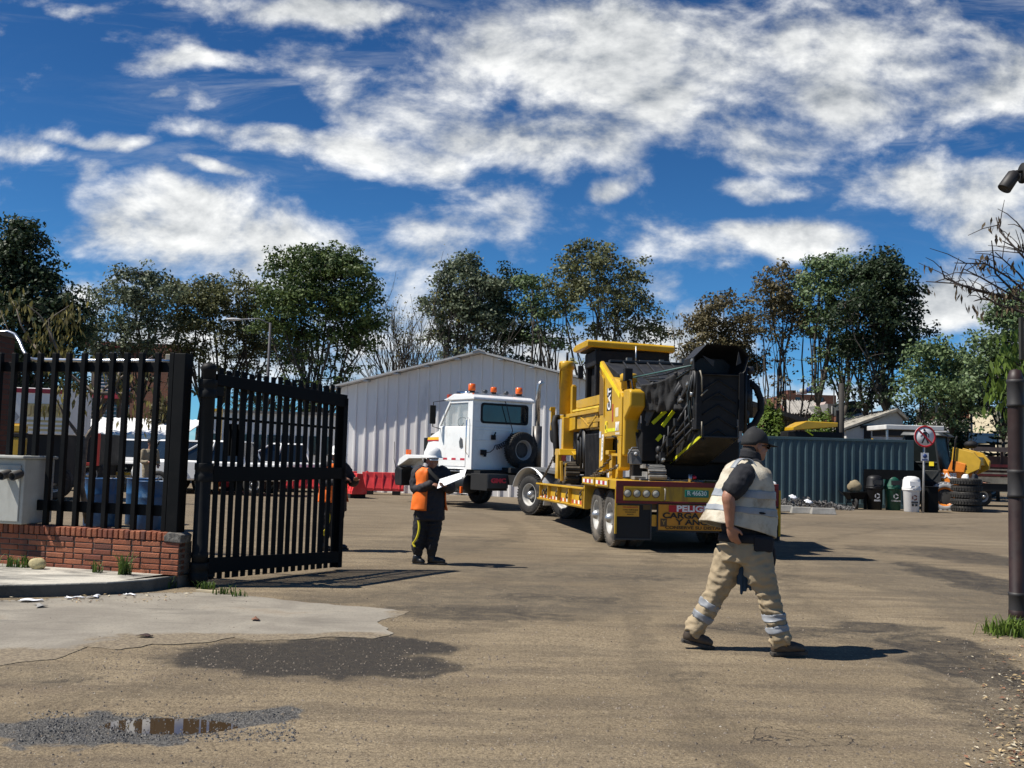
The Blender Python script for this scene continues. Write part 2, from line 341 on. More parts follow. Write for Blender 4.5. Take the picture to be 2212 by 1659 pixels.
out=[(-160,1300),(60,1297),(200,1288),(330,1282),(430,1280),(560,1290),(700,1306),(820,1314),(885,1323),(872,1331),(835,1336),(815,1345),(835,1358),(850,1368),(838,1376),(800,1380),(720,1376),(650,1383),(560,1386),(500,1378),(430,1392),(330,1392),(260,1405),(190,1398),(120,1425),(40,1432),(-60,1450),(-250,1460)]
pp=[]
for i in range(len(out)):
    a=G(*out[i]);c=G(*out[(i+1)%len(out)]); k=5
    for j in range(k):
        p=a.lerp(c,j/k); 
        if 4<i<24: p+=Vector((mnoise.noise(p*7),mnoise.noise(p*7+Vector((9,0,0))),0))*.06
        pp.append(p)
mb=MB(); mb.prism([(p.x,p.y,-.06) for p in pp[::-1]],(0,0,.0655)); struct(mb.build('apron_pavement',m=apron_m))
# raised pavement with a curved kerb
m,t,b=P('pavement_concrete'); ob=t.n('ShaderNodeTexCoord').outputs['Object']
n1=t.noise(t.mapping(ob,sc=(.7,1.6,1)),2.4,7,.66,.5); n2=t.noise(ob,30,4,.7)
c=t.mix(t.ss(n1,.38,.62),(.20,.19,.165),(.50,.47,.40)); c=t.mix(t.ss(n2,.55,.75,0,.4),c,(.2,.18,.15))
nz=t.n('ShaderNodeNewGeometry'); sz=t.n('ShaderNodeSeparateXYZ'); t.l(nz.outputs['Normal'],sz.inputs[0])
c=t.mix(t.ss(sz.outputs[2],.5,.2,0,.85),c,(.045,.042,.036))  # upright kerb faces darkened: their shade is painted into the colour
t.l(c,b.inputs['Base Color']); b.inputs['Roughness'].default_value=.9
bn=t.n('ShaderNodeBump'); bn.inputs['Strength'].default_value=.6; bn.inputs['Distance'].default_value=.012; t.l(t.math('ADD',n2,t.math('MULTIPLY',n1,1.5)),bn.inputs['Height']); t.l(bn.outputs[0],b.inputs['Normal'])
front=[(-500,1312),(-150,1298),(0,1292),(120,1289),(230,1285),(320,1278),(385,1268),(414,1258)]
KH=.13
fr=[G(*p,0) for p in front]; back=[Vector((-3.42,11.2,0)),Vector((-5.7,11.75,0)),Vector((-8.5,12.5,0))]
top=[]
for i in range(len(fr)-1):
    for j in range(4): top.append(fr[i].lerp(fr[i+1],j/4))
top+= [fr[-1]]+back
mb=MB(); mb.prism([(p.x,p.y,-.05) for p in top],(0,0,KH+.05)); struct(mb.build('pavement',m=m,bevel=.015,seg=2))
# ---------------------------------------------------------------- trees and plants
def leaf_mat(name,ca,cb,tr=.25):
    m,t,b=P(name); at_=t.n('ShaderNodeAttribute',attribute_name='tone')
    c=t.mix(at_.outputs['Fac'],ca,cb); t.l(c,b.inputs['Base Color']); b.inputs['Roughness'].default_value=.55; b.inputs['Specular IOR Level'].default_value=.3
    tl=t.n('ShaderNodeBsdfTranslucent'); t.l(c,tl.inputs[0]); mx=t.n('ShaderNodeMixShader'); mx.inputs[0].default_value=tr
    t.l(b.outputs[0],mx.inputs[1]); t.l(tl.outputs[0],mx.inputs[2]); t.l(mx.outputs[0],m.node_tree.nodes['Material Output'].inputs[0]); return m
BARK=mat('bark_grey',(.060,.050,.040),.9,var=.35,vs=6,bump=.5,bs=30)
BARKP=mat('bark_pale',(.17,.15,.12),.9,var=.3,vs=6)
L_dark=leaf_mat('leaf_dark_green',(0.017,0.030,0.014),(0.055,0.085,0.036))
L_deep=leaf_mat('leaf_deep_green',(0.037,0.068,0.020),(0.126,0.169,0.048))
L_grey=leaf_mat('leaf_grey_green',(0.053,0.070,0.039),(0.185,0.220,0.131))
L_olive=leaf_mat('leaf_olive',(0.061,0.070,0.029),(0.194,0.202,0.088))
L_brown=leaf_mat('leaf_ochre_brown',(0.073,0.061,0.029),(0.195,0.163,0.081))
L_pale=leaf_mat('leaf_pale_green',(0.055,0.094,0.035),(0.196,0.265,0.118))
L_lime=leaf_mat('leaf_lime_green',(.05,.085,.012),(.20,.29,.05),.35)
L_yel=leaf_mat('leaf_yellowing',(.10,.085,.025),(.30,.26,.08),.35)
L_dry=leaf_mat('leaf_dry_brown',(.05,.035,.02),(.16,.12,.07),.3)
def leaves_mesh(name,C,N,S,m,parent,asp=.62,tone=None,seed=1):
    """one mesh of many small leaf quads: centres C, normals N, sizes S"""
    r=np.random.default_rng(seed); n=len(C); C=np.asarray(C,float); N=np.asarray(N,float); N/=np.linalg.norm(N,axis=1)[:,None]+1e-9
    T_=r.normal(size=(n,3)); T_-=N*(T_*N).sum(1)[:,None]; T_/=np.linalg.norm(T_,axis=1)[:,None]+1e-9; B_=np.cross(N,T_)
    S=np.asarray(S)[:,None]; a=T_*S; b=B_*S*asp
    V=np.empty((n,4,3)); V[:,0]=C-a*.5; V[:,1]=C-b*.5+a*.08+N*S*.08; V[:,2]=C+a*.5; V[:,3]=C+b*.5+a*.08+N*S*.08
    me=bpy.data.meshes.new(name); me.vertices.add(4*n); me.vertices.foreach_set('co',V.reshape(-1)); me.loops.add(4*n); me.loops.foreach_set('vertex_index',np.arange(4*n,dtype=np.int32))
    me.polygons.add(n); me.polygons.foreach_set('loop_start',np.arange(0,4*n,4,dtype=np.int32)); me.polygons.foreach_set('loop_total',np.full(n,4,dtype=np.int32)); me.update(calc_edges=True)
    tn=r.random(n) if tone is None else np.asarray(tone); A=me.attributes.new('tone','FLOAT','POINT'); A.data.foreach_set('value',np.repeat(np.clip(tn,0,1),4).astype(np.float32))
    me.materials.append(m); o=bpy.data.objects.new(name,me); col.objects.link(o)
    if parent is not None: o.parent=parent
    return o
def bend(a,b,r,k=5,sag=.12):
    a=Vector(a);b=Vector(b);L=(b-a).length; pts=[]
    ctrl=a.lerp(b,.45)+Vector((0,0,L*sag))+Vector(r.normal(size=3)*L*.07)
    for i in range(k+1):
        t=i/k; pts.append(a*(1-t)**2+ctrl*2*t*(1-t)+b*t*t+Vector(r.normal(size=3)*L*.012)*(0<i<k))
    return pts
def tree(label,d,ubase,blobs,m,vb=None,fork=.3,stems=1,dens=1.,leaf=.2,seed=1,bark=None,cat='tree',name='leafy_tree',group='trees behind the yard',twigs=1.,hollow=.55,clump=.62,thick=1.):
    r=np.random.default_rng(seed)
    base=at(ubase,980,d); base=Vector((base.x,base.y,0))
    T0=thing(name,base,0,label,cat,group)
    W=MB(); px=d/2160.
    B=[]
    for (u,v,ru,rv) in blobs:
        c=at(u,v,d+r.uniform(-1,1)*ru*px*.5)-base; B.append((c,ru*px,rv*px,))
    ztop=max(c.z+rv for c,_,rv in B); zlow=min(c.z-rv for c,_,rv in B)
    zf=max(.6,fork*ztop)
    tr=.0135*ztop*thick
    B=[(c,ru*1.25,rv*1.2) for c,ru,rv in B]
    # stems
    ends=[]
    cx=sum(c.x*ru for c,ru,_ in B)/sum(ru for _,ru,_ in B)
    for k in range(stems):
        a=2*PI*k/stems+seed; off=Vector((math.cos(a),math.sin(a),0))*(.0 if stems==1 else .25+.1*zf)
        top=Vector((cx*.45,0,zf))+off*(1 if stems==1 else 1.3)
        pts=bend(Vector(off*.25),top,r,4,0); W.tube(pts,[tr*(1 if stems==1 else .7)*(1.15-.4*i/4) for i in range(5)],7); ends.append(top)
    C=[];N=[];S=[];TN=[]
    for bi,(c,ru,rv) in enumerate(B):
        st=min(ends,key=lambda e:(e-c).length+r.uniform(0,.5))
        low=Vector((c.x,c.y,c.z-rv*.55))
        limb=bend(st,low,r,5,.10); r0=tr*.55; W.tube(limb,[r0*(1-.5*i/5) for i in range(6)],6)
        limb2=bend(low,c+Vector((0,0,rv*.5)),r,3,0); W.tube(limb2,[r0*.45,r0*.33,r0*.2,r0*.1],5)
        L=limb[2:]+limb2
        nc=max(5,int(dens*9*ru*rv/(clump*clump)))
        for k in range(2):
            e=c+Vector((r.uniform(-.7,.7)*ru,r.uniform(-.7,.7)*ru,r.uniform(-.2,.8)*rv)); q0=min(ends,key=lambda z:(z-c).length+r.uniform(0,1.5)); lb=bend(q0,e,r,5,.06); W.tube(lb,[tr*.34*(1-.75*i/5) for i in range(6)],5); L+=lb[1:]
        for k in range(nc+nc//3):
            v=r.normal(size=3); v/=np.linalg.norm(v); q=hollow+(1-hollow)*r.random()**.6
            if v[2]<-.35 and r.random()<.75: v[2]=abs(v[2])*.6
            jit=1+.16*r.normal()
            p=c+Vector((v[0]*ru*q*jit,v[1]*ru*.9*q*jit,v[2]*rv*q*jit))
            if k>=nc:
                q1=limb[1+k%4]; p=q1+Vector((r.normal()*ru*.35,r.normal()*ru*.35,r.normal()*rv*.25)); p.z=max(p.z,1.2)
            near=min(L,key=lambda e:(e-p).length)
            if r.random()<.75*twigs:
                tw=bend(near,p,r,3,.08); W.tube(tw,[tr*.12,tr*.09,tr*.06,tr*.03],4,False)
            cs=clump*r.uniform(.6,1.25)*(.6 if k>=nc else 1); nl=int(40*r.uniform(.6,1.3)*(cs/clump)**2*(clump/.62)**2*(.2/leaf)**1.5)
            w=r.normal(size=(nl,3)); w/=np.linalg.norm(w,axis=1)[:,None]; w*= (r.random(nl)**.45)[:,None]
            w[:,2]*=.55
            C.append(np.array(p)+w*cs); nn=w*1.0+r.normal(size=(nl,3))*.55+np.array([0,0,.55]); N.append(nn); S.append(leaf*r.uniform(.65,1.35,nl))
            TN.append(np.clip(.42+.22*r.normal()+.25*r.normal(size=nl),0,1))
    W.build('trunk',T0,bark or BARK)
    leaves_mesh('crown',np.concatenate(C),np.concatenate(N),np.concatenate(S),m,T0,.62,np.concatenate(TN),seed)
    return T0
def bare_tree(label,d,ubase,vtop,spread,seed,n=9,leafm=None,name='bare_tree'):
    r=np.random.default_rng(seed); base=at(ubase,980,d); base=Vector((base.x,base.y,0)); T0=thing(name,base,0,label,'tree','trees behind the yard'); W=MB(); px=d/2160.
    H=at(ubase,vtop,d).z; C=[]
    def rec(p,dv,L,rad,lev):
        q=p+dv*L; W.tube(bend(p,q,r,3,.02),[rad,rad*.85,rad*.7,rad*.55],5 if lev<2 else 4,False)
        C.append(q)
        if lev>=4 or rad<.006: return
        for k in range(3 if lev<3 else 2):
            e=(dv+Vector(r.normal(size=3)*.34)*Vector((1,1,.4))).normalized() if False else dv+Vector((r.normal()*.33,r.normal()*.33,.12+abs(r.normal())*.1)); e.normalize()
            rec(p.lerp(q,r.uniform(.55,1)),e,L*r.uniform(.55,.85),rad*.55,lev+1)
    for k in range(n):
        x=(k/(n-1)-.5)*2; dv=Vector((x*spread*px/H*1.3+r.normal()*.03,r.normal()*.15,1)).normalized(); rec(Vector((x*.3,r.normal()*.15,0)),dv,H*.50*r.uniform(.85,1.1),.085,1)
    W.build('trunk',T0,BARK)
    if leafm:
        k=900; idx=r.integers(0,len(C),k); P0=np.array([tuple(C[i]) for i in idx])+r.normal(size=(k,3))*.25
        leaves_mesh('crown',P0,r.normal(size=(k,3))+[0,0,.5],.14*r.uniform(.6,1.3,k),leafm,T0,.6,None,seed)
    return T0
tree('tall dark evergreen at the left edge behind the white box truck',44,52,[(48,535,42,55),(12,600,60,70),(70,625,68,75),(115,690,62,66),(30,700,90,70),(150,735,35,35),(60,770,80,50),(45,500,18,30)],L_dark,fork=.22,dens=1.5,seed=11,hollow=.35,name='evergreen_tree')
tree('grey green tree with open lower branches above the brick office building',58,290,[(290,615,52,38),(262,662,62,42),(335,655,58,40),(232,722,52,34),(318,716,56,36),(205,745,25,25),(275,760,50,22)],L_grey,fork=.34,seed=12,stems=2,dens=.85)
tree('olive tree between the grey green tree and the brown green tree, above the fence post',60,400,[(385,650,46,42),(425,665,40,44),(385,708,50,34),(440,715,44,34),(415,755,40,24)],L_olive,fork=.36,seed=13,dens=.85,stems=2)
tree('brown green tree behind the street lamp, left of the big dome shaped tree',62,505,[(455,640,36,40),(515,640,50,44),(490,690,56,42),(552,680,40,48),(530,735,46,34),(575,760,30,30)],L_olive,fork=.34,seed=14,stems=3,dens=.8)
tree('biggest dome shaped deep green tree rising above the open gate',56,688,[(690,598,78,58),(636,590,55,44),(742,610,58,58),(612,664,48,48),(680,672,90,52),(770,670,46,55),(700,566,52,24),(590,715,36,34),(790,715,34,34),(645,730,40,28),(730,740,60,26)],L_deep,fork=.26,seed=15,stems=5,dens=1.1,thick=.8)
tree('low leafy tree behind the gate pickets left of the street lamp pole',64,600,[(560,770,40,30),(610,760,36,34),(640,790,36,30),(520,780,36,26)],L_grey,fork=.4,seed=31,stems=2,dens=.6)
bare_tree('bare upright tree with thin grey stems left of the warehouse ridge',60,858,640,42,21,11,L_yel)
bare_tree('leafless bushy tree just above the left roof slope of the warehouse',58,965,712,70,22,7,L_grey)
tree('dense dark tree directly above the warehouse ridge',60,1000,[(1000,612,50,44),(958,668,38,52),(1040,640,48,46),(1000,690,56,44),(1005,572,26,24),(1050,700,40,36),(965,735,36,28)],L_dark if False else L_grey,fork=.3,seed=16,stems=4,dens=1.15)
tree('dark green tree right of the warehouse ridge',61,1090,[(1095,630,48,42),(1090,690,58,46),(1060,735,44,30),(1130,740,44,34),(1110,790,40,22)],L_dark,fork=.3,seed=17,stems=3,dens=1.)
tree('light green topped thin tree beside the tallest brown green tree',59,1190,[(1165,622,40,26),(1180,660,40,40),(1150,675,34,30),(1215,690,30,50),(1185,740,40,28),(1150,615,24,20)],L_pale,fork=.3,seed=18,stems=3,dens=.55)
tree('tallest brown green tree with bare lower limbs behind the yellow canopy',58,1300,[(1262,590,62,50),(1335,610,50,52),(1222,632,36,44),(1290,655,68,46),(1372,668,42,44),(1280,548,42,24),(1395,715,40,26),(1330,715,50,24)],L_olive,fork=.30,seed=19,stems=5,dens=.72,thick=.8)
bare_tree('leafless twiggy tree between the yellow canopy and the black conveyor',60,1425,690,50,23,6,L_olive)
tree('ochre rounded tree just left of the black conveyor top',62,1560,[(1560,682,52,42),(1520,722,44,42),(1600,730,36,46),(1555,760,60,36),(1490,765,26,26),(1600,800,40,40)],L_brown,fork=.25,seed=24,stems=3,dens=.95)
tree('tall thin brown tree with many upright stems behind the conveyor hose',60,1690,[(1690,600,34,32),(1665,640,40,44),(1715,640,42,48),(1650,705,42,52),(1735,700,40,50),(1690,690,46,50)],L_brown,fork=.16,seed=25,stems=6,dens=.55,thick=.75)
tree('pale green tall tree with slanting trunks left of the darkest tree',58,1812,[(1800,590,52,42),(1770,640,40,50),(1830,640,44,50),(1795,700,44,40),(1805,760,34,30),(1775,580,30,28)],L_pale,fork=.36,seed=26,stems=3,dens=.9)
tree('widest darkest tree at the right with twin trunks',56,1885,[(1888,610,62,56),(1925,650,58,60),(1865,690,66,60),(1950,715,52,48),(1900,760,76,44),(1840,760,36,40),(1915,590,40,34)],L_dark,fork=.33,seed=27,stems=2,dens=1.25,hollow=.4)
tree('medium green tree behind the no walking sign',50,2010,[(2010,775,42,42),(2050,800,48,44),(1985,825,40,36),(2030,850,56,36),(2075,850,34,40)],L_pale,fork=.4,seed=28,stems=2,dens=1.0)
tree('shaded dark tree behind the backhoe, right of the medium green tree',54,2085,[(2075,830,40,40),(2045,890,50,30),(2095,880,34,40)],L_dark,fork=.3,seed=29,dens=1.0)
tree('pale grey green tree at the right edge behind the red brown pipe post',46,2195,[(2172,700,40,48),(2210,690,50,60),(2140,765,40,46),(2190,780,52,52),(2120,820,34,34),(2170,850,48,36),(2230,830,50,60)],L_pale,fork=.3,seed=30,dens=1.15,stems=2)
# dark bushes in front of the far houses, light bushes behind the container
def bush(label,d,u,v,ru,rv,m,seed,name='garden_bush',cat='bush',group='bushes beyond the container',leaf=.16,n=1500):
    r=np.random.default_rng(seed); c=at(u,v,d); px=d/2160.; base=Vector((c.x,c.y,0)); T0=thing(name,base,0,label,cat,group)
    zt=c.z+rv*px; cz=zt*.5; rz_=zt*.5; n=int(n*max(1,rz_/(rv*px))); W=MB()
    for k in range(5):
        a=r.random()*6.28; W.tube(bend((0,0,0),(math.cos(a)*ru*px*.5,math.sin(a)*ru*px*.5,cz+rv*px*.3),r,3,.1),[.06,.045,.03,.012],5)
    W.build('trunk',T0,BARK)
    w=r.normal(size=(n,3)); w/=np.linalg.norm(w,axis=1)[:,None]; q=(.55+.45*r.random(n)**.5)*(1+.14*np.sin(w[:,0]*7+seed)*np.cos(w[:,2]*6))
    C=np.stack([w[:,0]*ru*px*q,w[:,1]*ru*px*q,cz+w[:,2]*rz_*q],1); C[:,2]=np.maximum(C[:,2],.05)
    leaves_mesh('crown',C,w+r.normal(size=(n,3))*.5+[0,0,.4],leaf*r.uniform(.6,1.4,n),m,T0,.6,np.clip(.45+.3*np.sin(C[:,0]*5)*np.cos(C[:,2]*6)+.2*r.normal(size=n),0,1),seed); return T0
bush('bright green bush right behind the conveyor hose and the cap of the walking man',46,1668,915,36,44,L_lime,41,n=2600)
bush('small green bush between the tiled roof and the yellow canopy',52,1775,905,34,26,L_lime,42,n=1200)
bush('dark shaded bush left of the no walking sign, above the leaning white gable',60,1945,905,55,44,L_dark,43,n=2600)
bush('dark shaded hedge right above the no walking sign',62,2015,915,60,40,L_dark,44,n=2600)
bush('dark round bush above the cab of the backhoe',52,2062,945,30,26,L_dark,45,n=1500)
bush('bushy dark mass behind the brick office building and white truck',50,150,830,60,50,L_dark,46,n=2200)
bush('dark shrubs behind the white canopy, left of the fence corner post',48,345,880,26,30,L_brown,47,n=900)
bush('low dark shrubs far behind the gate',70,560,880,90,40,L_dark,48,n=2600)
# small monkey-puzzle like fir at the right
d=50; c=at(2155,960,d); T0=thing('araucaria_tree',(c.x,c.y,0),0,'small dark tiered fir with horizontal branches right of the backhoe','tree'); W=MB(); H=at(2155,918,d).z
W.tube([(0,0,0),(0,0,H)],[.09,.02],6); W.build('trunk',T0,BARK); W=MB()
for k in range(9):
    z=H-.1-k*.27; L=.14+k*.135
    for j in range(7):
        a=j*2*PI/7+k*.4; e=Vector((math.cos(a)*L,math.sin(a)*L,z+.10*L)); W.tube([(0,0,z),(e.x*.5,e.y*.5,z-.06*L),e],[.06,.075,.03],5)
W.build('crown',T0,mat('fir_green',(.012,.022,.014),.8,var=.4,vs=9))
# near bare tree that reaches in from the right, with hanging dry leaves
def near_branches():
    r=np.random.default_rng(55); base=Vector((6.6,11.5,0)); T0=thing('drooping_tree',base,0,'nearly leafless tree reaching in from the right edge with hanging dry leaves','tree'); W=MB(); C=[];N=[];S=[]; C2=[]
    W.tube([(0,0,0),(.05,.02,1.8),(-.05,0,3.2)],[.13,.11,.08],8)
    D=11.2; hub=at(2290,700,D)-base; hub2=at(2260,860,D)-base
    W.tube([(-.05,0,3.2),hub],[.06,.02],6); W.tube([(0,0,2.2),hub2],[.07,.04],6)
    paths=[[(2290,700),(2200,648),(2120,628),(2060,612),(2000,608)],[(2270,690),(2190,640),(2120,600),(2080,580)],[(2290,700),(2200,590),(2150,545)],[(2290,690),(2215,560),(2160,500),(2152,470)],[(2280,640),(2212,545),(2165,520)],[(2250,660),(2180,600),(2130,570),(2062,568)],[(2200,640),(2150,590),(2142,520)],[(2270,600),(2212,500),(2195,478)],[(2180,645),(2100,625),(2040,600),(2032,575)],[(2230,680),(2160,660),(2125,640),(2118,655)]]
    for p in paths:
        q=[at(u,v,D+r.uniform(-.3,.3))-base for u,v in p]; k=len(q); W.tube(q,[.013*(1-.8*i/(k-1))+.003 for i in range(k)],5,False)
        for i in range(1,k):
            for t in range(3):
                a=q[i-1].lerp(q[i],r.random()); e=a+Vector((r.normal()*.16-.05,r.normal()*.12,r.normal()*.12+.05)); W.tube([a,a.lerp(e,.5)+Vector((0,0,.02)),e],[.006,.005,.003],4,False)
                if r.random()<.30:
                    for z in range(5): C.append(e+Vector((r.normal()*.04,r.normal()*.04,-.07-.05*r.random()))); S.append(.10*r.uniform(.7,1.2))
    for (u,v,n) in [(2120,552,5),(2152,470,7),(2162,492,6),(2075,612,4),(2118,655,5),(2135,545,6),(2165,620,16),(2185,640,18),(2200,600,10),(2115,560,4),(2012,607,2)]:
        c=at(u,v,D)-base
        for z in range(n): C.append(c+Vector((r.normal()*.05,r.normal()*.05,-.05-.09*r.random()))); S.append(.11*r.uniform(.7,1.2))
    for (u,v,n) in [(2170,770,50),(2190,740,40),(2180,820,70),(2205,790,60),(2165,855,24),(2200,850,50)]:
        c=at(u,v,D)-base
        for z in range(n): C2.append(c+Vector((r.normal()*.10,r.normal()*.1,r.normal()*.10)))
        W.tube([hub2,hub2.lerp(c,.5)+Vector((0,0,.1)),c],[.02,.012,.006],4,False)
    W.build('trunk',T0,mat('bark_dark',(.04,.030,.026),.9,var=.3))
    n=len(C); hang(T0,'hanging_leaves',C,S,L_dry,3); hang(T0,'green_leaves',C2,[.15*random.uniform(.7,1.2) for _ in C2],L_lime,4)
def hang(T0,name,C,S,m,seed):
    """pointed leaves hanging down from the twigs"""
    r=np.random.default_rng(seed); V=[];F=[];tn=[]
    for c,s in zip(C,S):
        a=r.random()*6.28; t=Vector((math.cos(a),math.sin(a),0))*s*.16; d=Vector((r.normal()*.25,r.normal()*.25,-1)).normalized()*s; o=len(V)
        c=Vector(c); V+= [c,c+d*.4+t,c+d,c+d*.4-t]; F.append((o,o+1,o+2,o+3)); tn+=[r.random()]*4
    me=bpy.data.meshes.new(name); me.from_pydata([tuple(v) for v in V],[],F); A=me.attributes.new('tone','FLOAT','POINT'); A.data.foreach_set('value',tn); me.materials.append(m)
    o=bpy.data.objects.new(name,me); col.objects.link(o); o.parent=T0; return o
near_branches()
# young tree with drooping yellowing leaves behind the fence on the left
def sapling():
    r=np.random.default_rng(66); D=14.2; b=at(300,1120,D); base=Vector((at(150,1000,D).x,D,0)); T0=thing('young_tree',base,0,'young tree with drooping yellow green leaves behind the black fence','tree'); W=MB(); C=[];S=[]
    paths=[([(190,1130),(175,1050),(185,950),(215,900),(245,850),(262,790)],.05),([(245,850),(205,850),(140,800),(90,770),(70,740)],.035),([(140,800),(110,720),(85,680),(60,660)],.02),([(110,740),(105,690),(150,660)],.016),([(215,900),(225,840),(300,790),(330,770)],.028),([(70,745),(45,700),(35,665),(20,640)],.016),([(185,960),(140,900),(120,860)],.03),([(250,850),(285,850),(300,870)],.02),([(60,740),(20,720),(0,670)],.012)]
    for p,w_ in paths:
        q=[at(u,v,D+r.uniform(-.15,.15))-base for u,v in p]; k=len(q); W.tube(q,[w_*(1-.65*i/(k-1)) for i in range(k)],6)
    for (u,v,n) in [(120,700,26),(150,690,20),(135,740,26),(80,720,22),(165,665,14),(35,655,10),(60,670,10),(100,770,20),(150,780,16),(240,810,18),(260,830,18),(225,870,14),(290,880,16),(120,870,14),(155,850,14),(300,810,12),(205,800,16),(330,900,12),(190,850,12),(20,640,6),(350,870,14)]:
        c=at(u,v,D)-base
        for z in range(int(n*1.6)): C.append(c+Vector((r.normal()*.11,r.normal()*.11,r.normal()*.11))); S.append(.135*r.uniform(.6,1.15))
    W.build('trunk',T0,mat('bark_sapling',(.16,.13,.10),.85,var=.4,vs=12)); hang(T0,'drooping_leaves',C,S,L_yel,5)
sapling()
# ---------------------------------------------------------------- shared materials
BLACK=mat('black_paint_steel',(.004,.0045,.005),.6,var=.3,dirt=(.02,.018,.016),da=.2,spec=.14)
BLACKM=mat('matt_black',(.007,.007,.007),.8,var=.3)
STEEL=mat('galvanised_steel',(.42,.43,.44),.35,.8,var=.2,vs=8)
CHROME=mat('chrome',(.75,.75,.75),.12,1.)
WHITE=mat('white_vehicle_paint',(.80,.80,.78),.30,var=.04,dirt=(.35,.30,.24),da=.18,ds=2,coat=.4)
WHITED=mat('white_dusty_paint',(.74,.73,.70),.45,var=.06,dirt=(.33,.29,.23),da=.35,ds=2,streak=True)
GLASS=mat('dark_glass',(.012,.016,.018),.05,var=.1,spec=.8)
RUB=mat('tyre_rubber',(.018,.017,.016),.85,var=.35,vs=8,dirt=(.15,.125,.095),da=.45,ds=5,bump=.3)
RUBD=mat('tyre_rubber_dusty',(.075,.068,.058),.9,var=.3,vs=8,dirt=(.19,.16,.125),da=.7,ds=4,bump=.3)
CONC=mat('concrete_grey',(.30,.29,.265),.85,var=.2,vs=4,dirt=(.12,.11,.10),da=.4,ds=3,bump=.3)
REDP=mat('red_plastic',(.60,.035,.035),.42,var=.15,dirt=(.45,.14,.12),da=.35,ds=3)
YEL=mat('yellow_machine_paint',(.56,.325,.012),.38,var=.08,dirt=(.22,.13,.05),da=.28,ds=3,coat=.25)
YELT=mat('yellow_trailer_paint',(.54,.32,.014),.5,var=.12,dirt=(.16,.10,.045),da=.5,ds=3,streak=True)
HIVY=mat('lime_reflective',(.70,.72,.01),.5)
ORL=mat('amber_lens',(.80,.13,.01),.2,var=.1,coat=.5)
# ---------------------------------------------------------------- brick materials
def brick_mat(name,ca,cb,mortar,bw,bh,rotx=True,scale=1.,stain=.6):
    m,t,b=P(name); ob=t.n('ShaderNodeTexCoord').outputs['Object']
    # walls run along local x; use x and z
    sx_=t.n('ShaderNodeSeparateXYZ'); t.l(ob,sx_.inputs[0]); v=t.comb(t.math('ADD',sx_.outputs[0],sx_.outputs[1]),sx_.outputs[2],0)
    br=t.n('ShaderNodeTexBrick'); t.l(v,br.inputs['Vector']); br.inputs['Color1'].default_value=ca+(1,); br.inputs['Color2'].default_value=cb+(1,); br.inputs['Mortar'].default_value=mortar+(1,)
    br.inputs['Scale'].default_value=scale; br.inputs['Mortar Size'].default_value=.008; br.inputs['Brick Width'].default_value=bw; br.inputs['Row Height'].default_value=bh; br.inputs['Bias'].default_value=-.1
    n=t.noise(t.mapping(ob,sc=(1,1,.3)),5,6,.65); c=t.mix(t.ss(n,.5,.68,0,stain),br.outputs[0],(.055,.038,.032)); t.l(c,b.inputs['Base Color']); b.inputs['Roughness'].default_value=.85
    bn=t.n('ShaderNodeBump'); bn.inputs['Strength'].default_value=.7; bn.inputs['Distance'].default_value=.01; bn.invert=True; t.l(t.math('SUBTRACT',br.outputs['Fac'],t.math('MULTIPLY',t.noise(ob,40,3),.3)),bn.inputs['Height']); t.l(bn.outputs[0],b.inputs['Normal'])
    return m
BRK1=[mat('brick_orange_%s'%k,c,.85,var=.18,vs=9,bump=.35,bs=60,dirt=(.07,.04,.03),da=.3,ds=5,streak=True) for k,c in (('a',(.27,.085,.040)),('b',(.32,.112,.055)),('c',(.20,.062,.034)),('d',(.13,.048,.032)))]
MORT=mat('mortar',(.15,.125,.10),.95,var=.3,bump=.3)
BRKF=brick_mat('brick_far_wall',(.20,.07,.038),(.14,.052,.03),(.13,.10,.08),.26,.09,stain=.3)
BRKP=brick_mat('brick_dark_pillar',(.13,.042,.026),(.09,.032,.022),(.06,.05,.045),.24,.07)
# ---------------------------------------------------------------- low brick wall with fence on the left
WL=G(0,1217,.13); WR=G(384,1243,.13); WL.z=0; WR.z=0; wd_=(WR-WL); wl=wd_.length; wa=math.atan2(wd_.y,wd_.x)
def WP(x): return WL+wd_.normalized()*x
X0=-2.0
wall=thing('brick_wall',(WL.x,WL.y,0),wa,'low orange brick wall with upright coping bricks beside the open gate','wall')
core=MB(); WH=.48
core.box((X0,.012,0),(wl-.005,.24,WH)); core.build('mortar_core',wall,MORT)
r=np.random.default_rng(3); bb=MB(); rowh=.062; y=.135
for row in range(6):
    z0=KH-.02+row*rowh; x=X0-(.13 if row%2 else 0)
    while x<wl:
        L=.245 if r.random()<.85 else .12; x1=min(x+L,wl)
        if x1-x>.04:
            bb.mat(BRK1[r.choice(4,p=[.42,.28,.2,.1])]); e=r.uniform(-.003,.005); bb.box((x+.006,-e,z0+.006),(x1-.005,.12,z0+rowh-.005))
        x+=L+.004
bb.build('brickwork',wall,bevel=.006,seg=1)
cp=MB(); x=X0; zt=KH-.02+6*rowh
while x<wl-.20:
    w_=.066+r.uniform(-.004,.004); cp.mat(BRK1[r.choice(4,p=[.45,.3,.15,.1])]); e=r.uniform(0,.006); cp.box((x+.004,-.004-e,zt+.004),(x+w_-.004,.25,zt+.105-r.uniform(0,.008))); x+=w_+.004
cp.build('coping',wall,bevel=.010,seg=2)
mb=MB(); mb.prism([(wl-.19,-.01,zt),(wl+.02,-.012,zt-.01),(wl+.03,-.01,zt+.08),(wl-.02,-.01,zt+.10),(wl-.15,-.008,zt+.105),(wl-.2,-.01,zt+.06)],(0,.2,0)); mb.build('broken_corner',wall,mat('rough_mortar',(.13,.12,.105),.95,var=.5,vs=14,bump=1,bs=18),bevel=.012)
WTOP=zt+.105
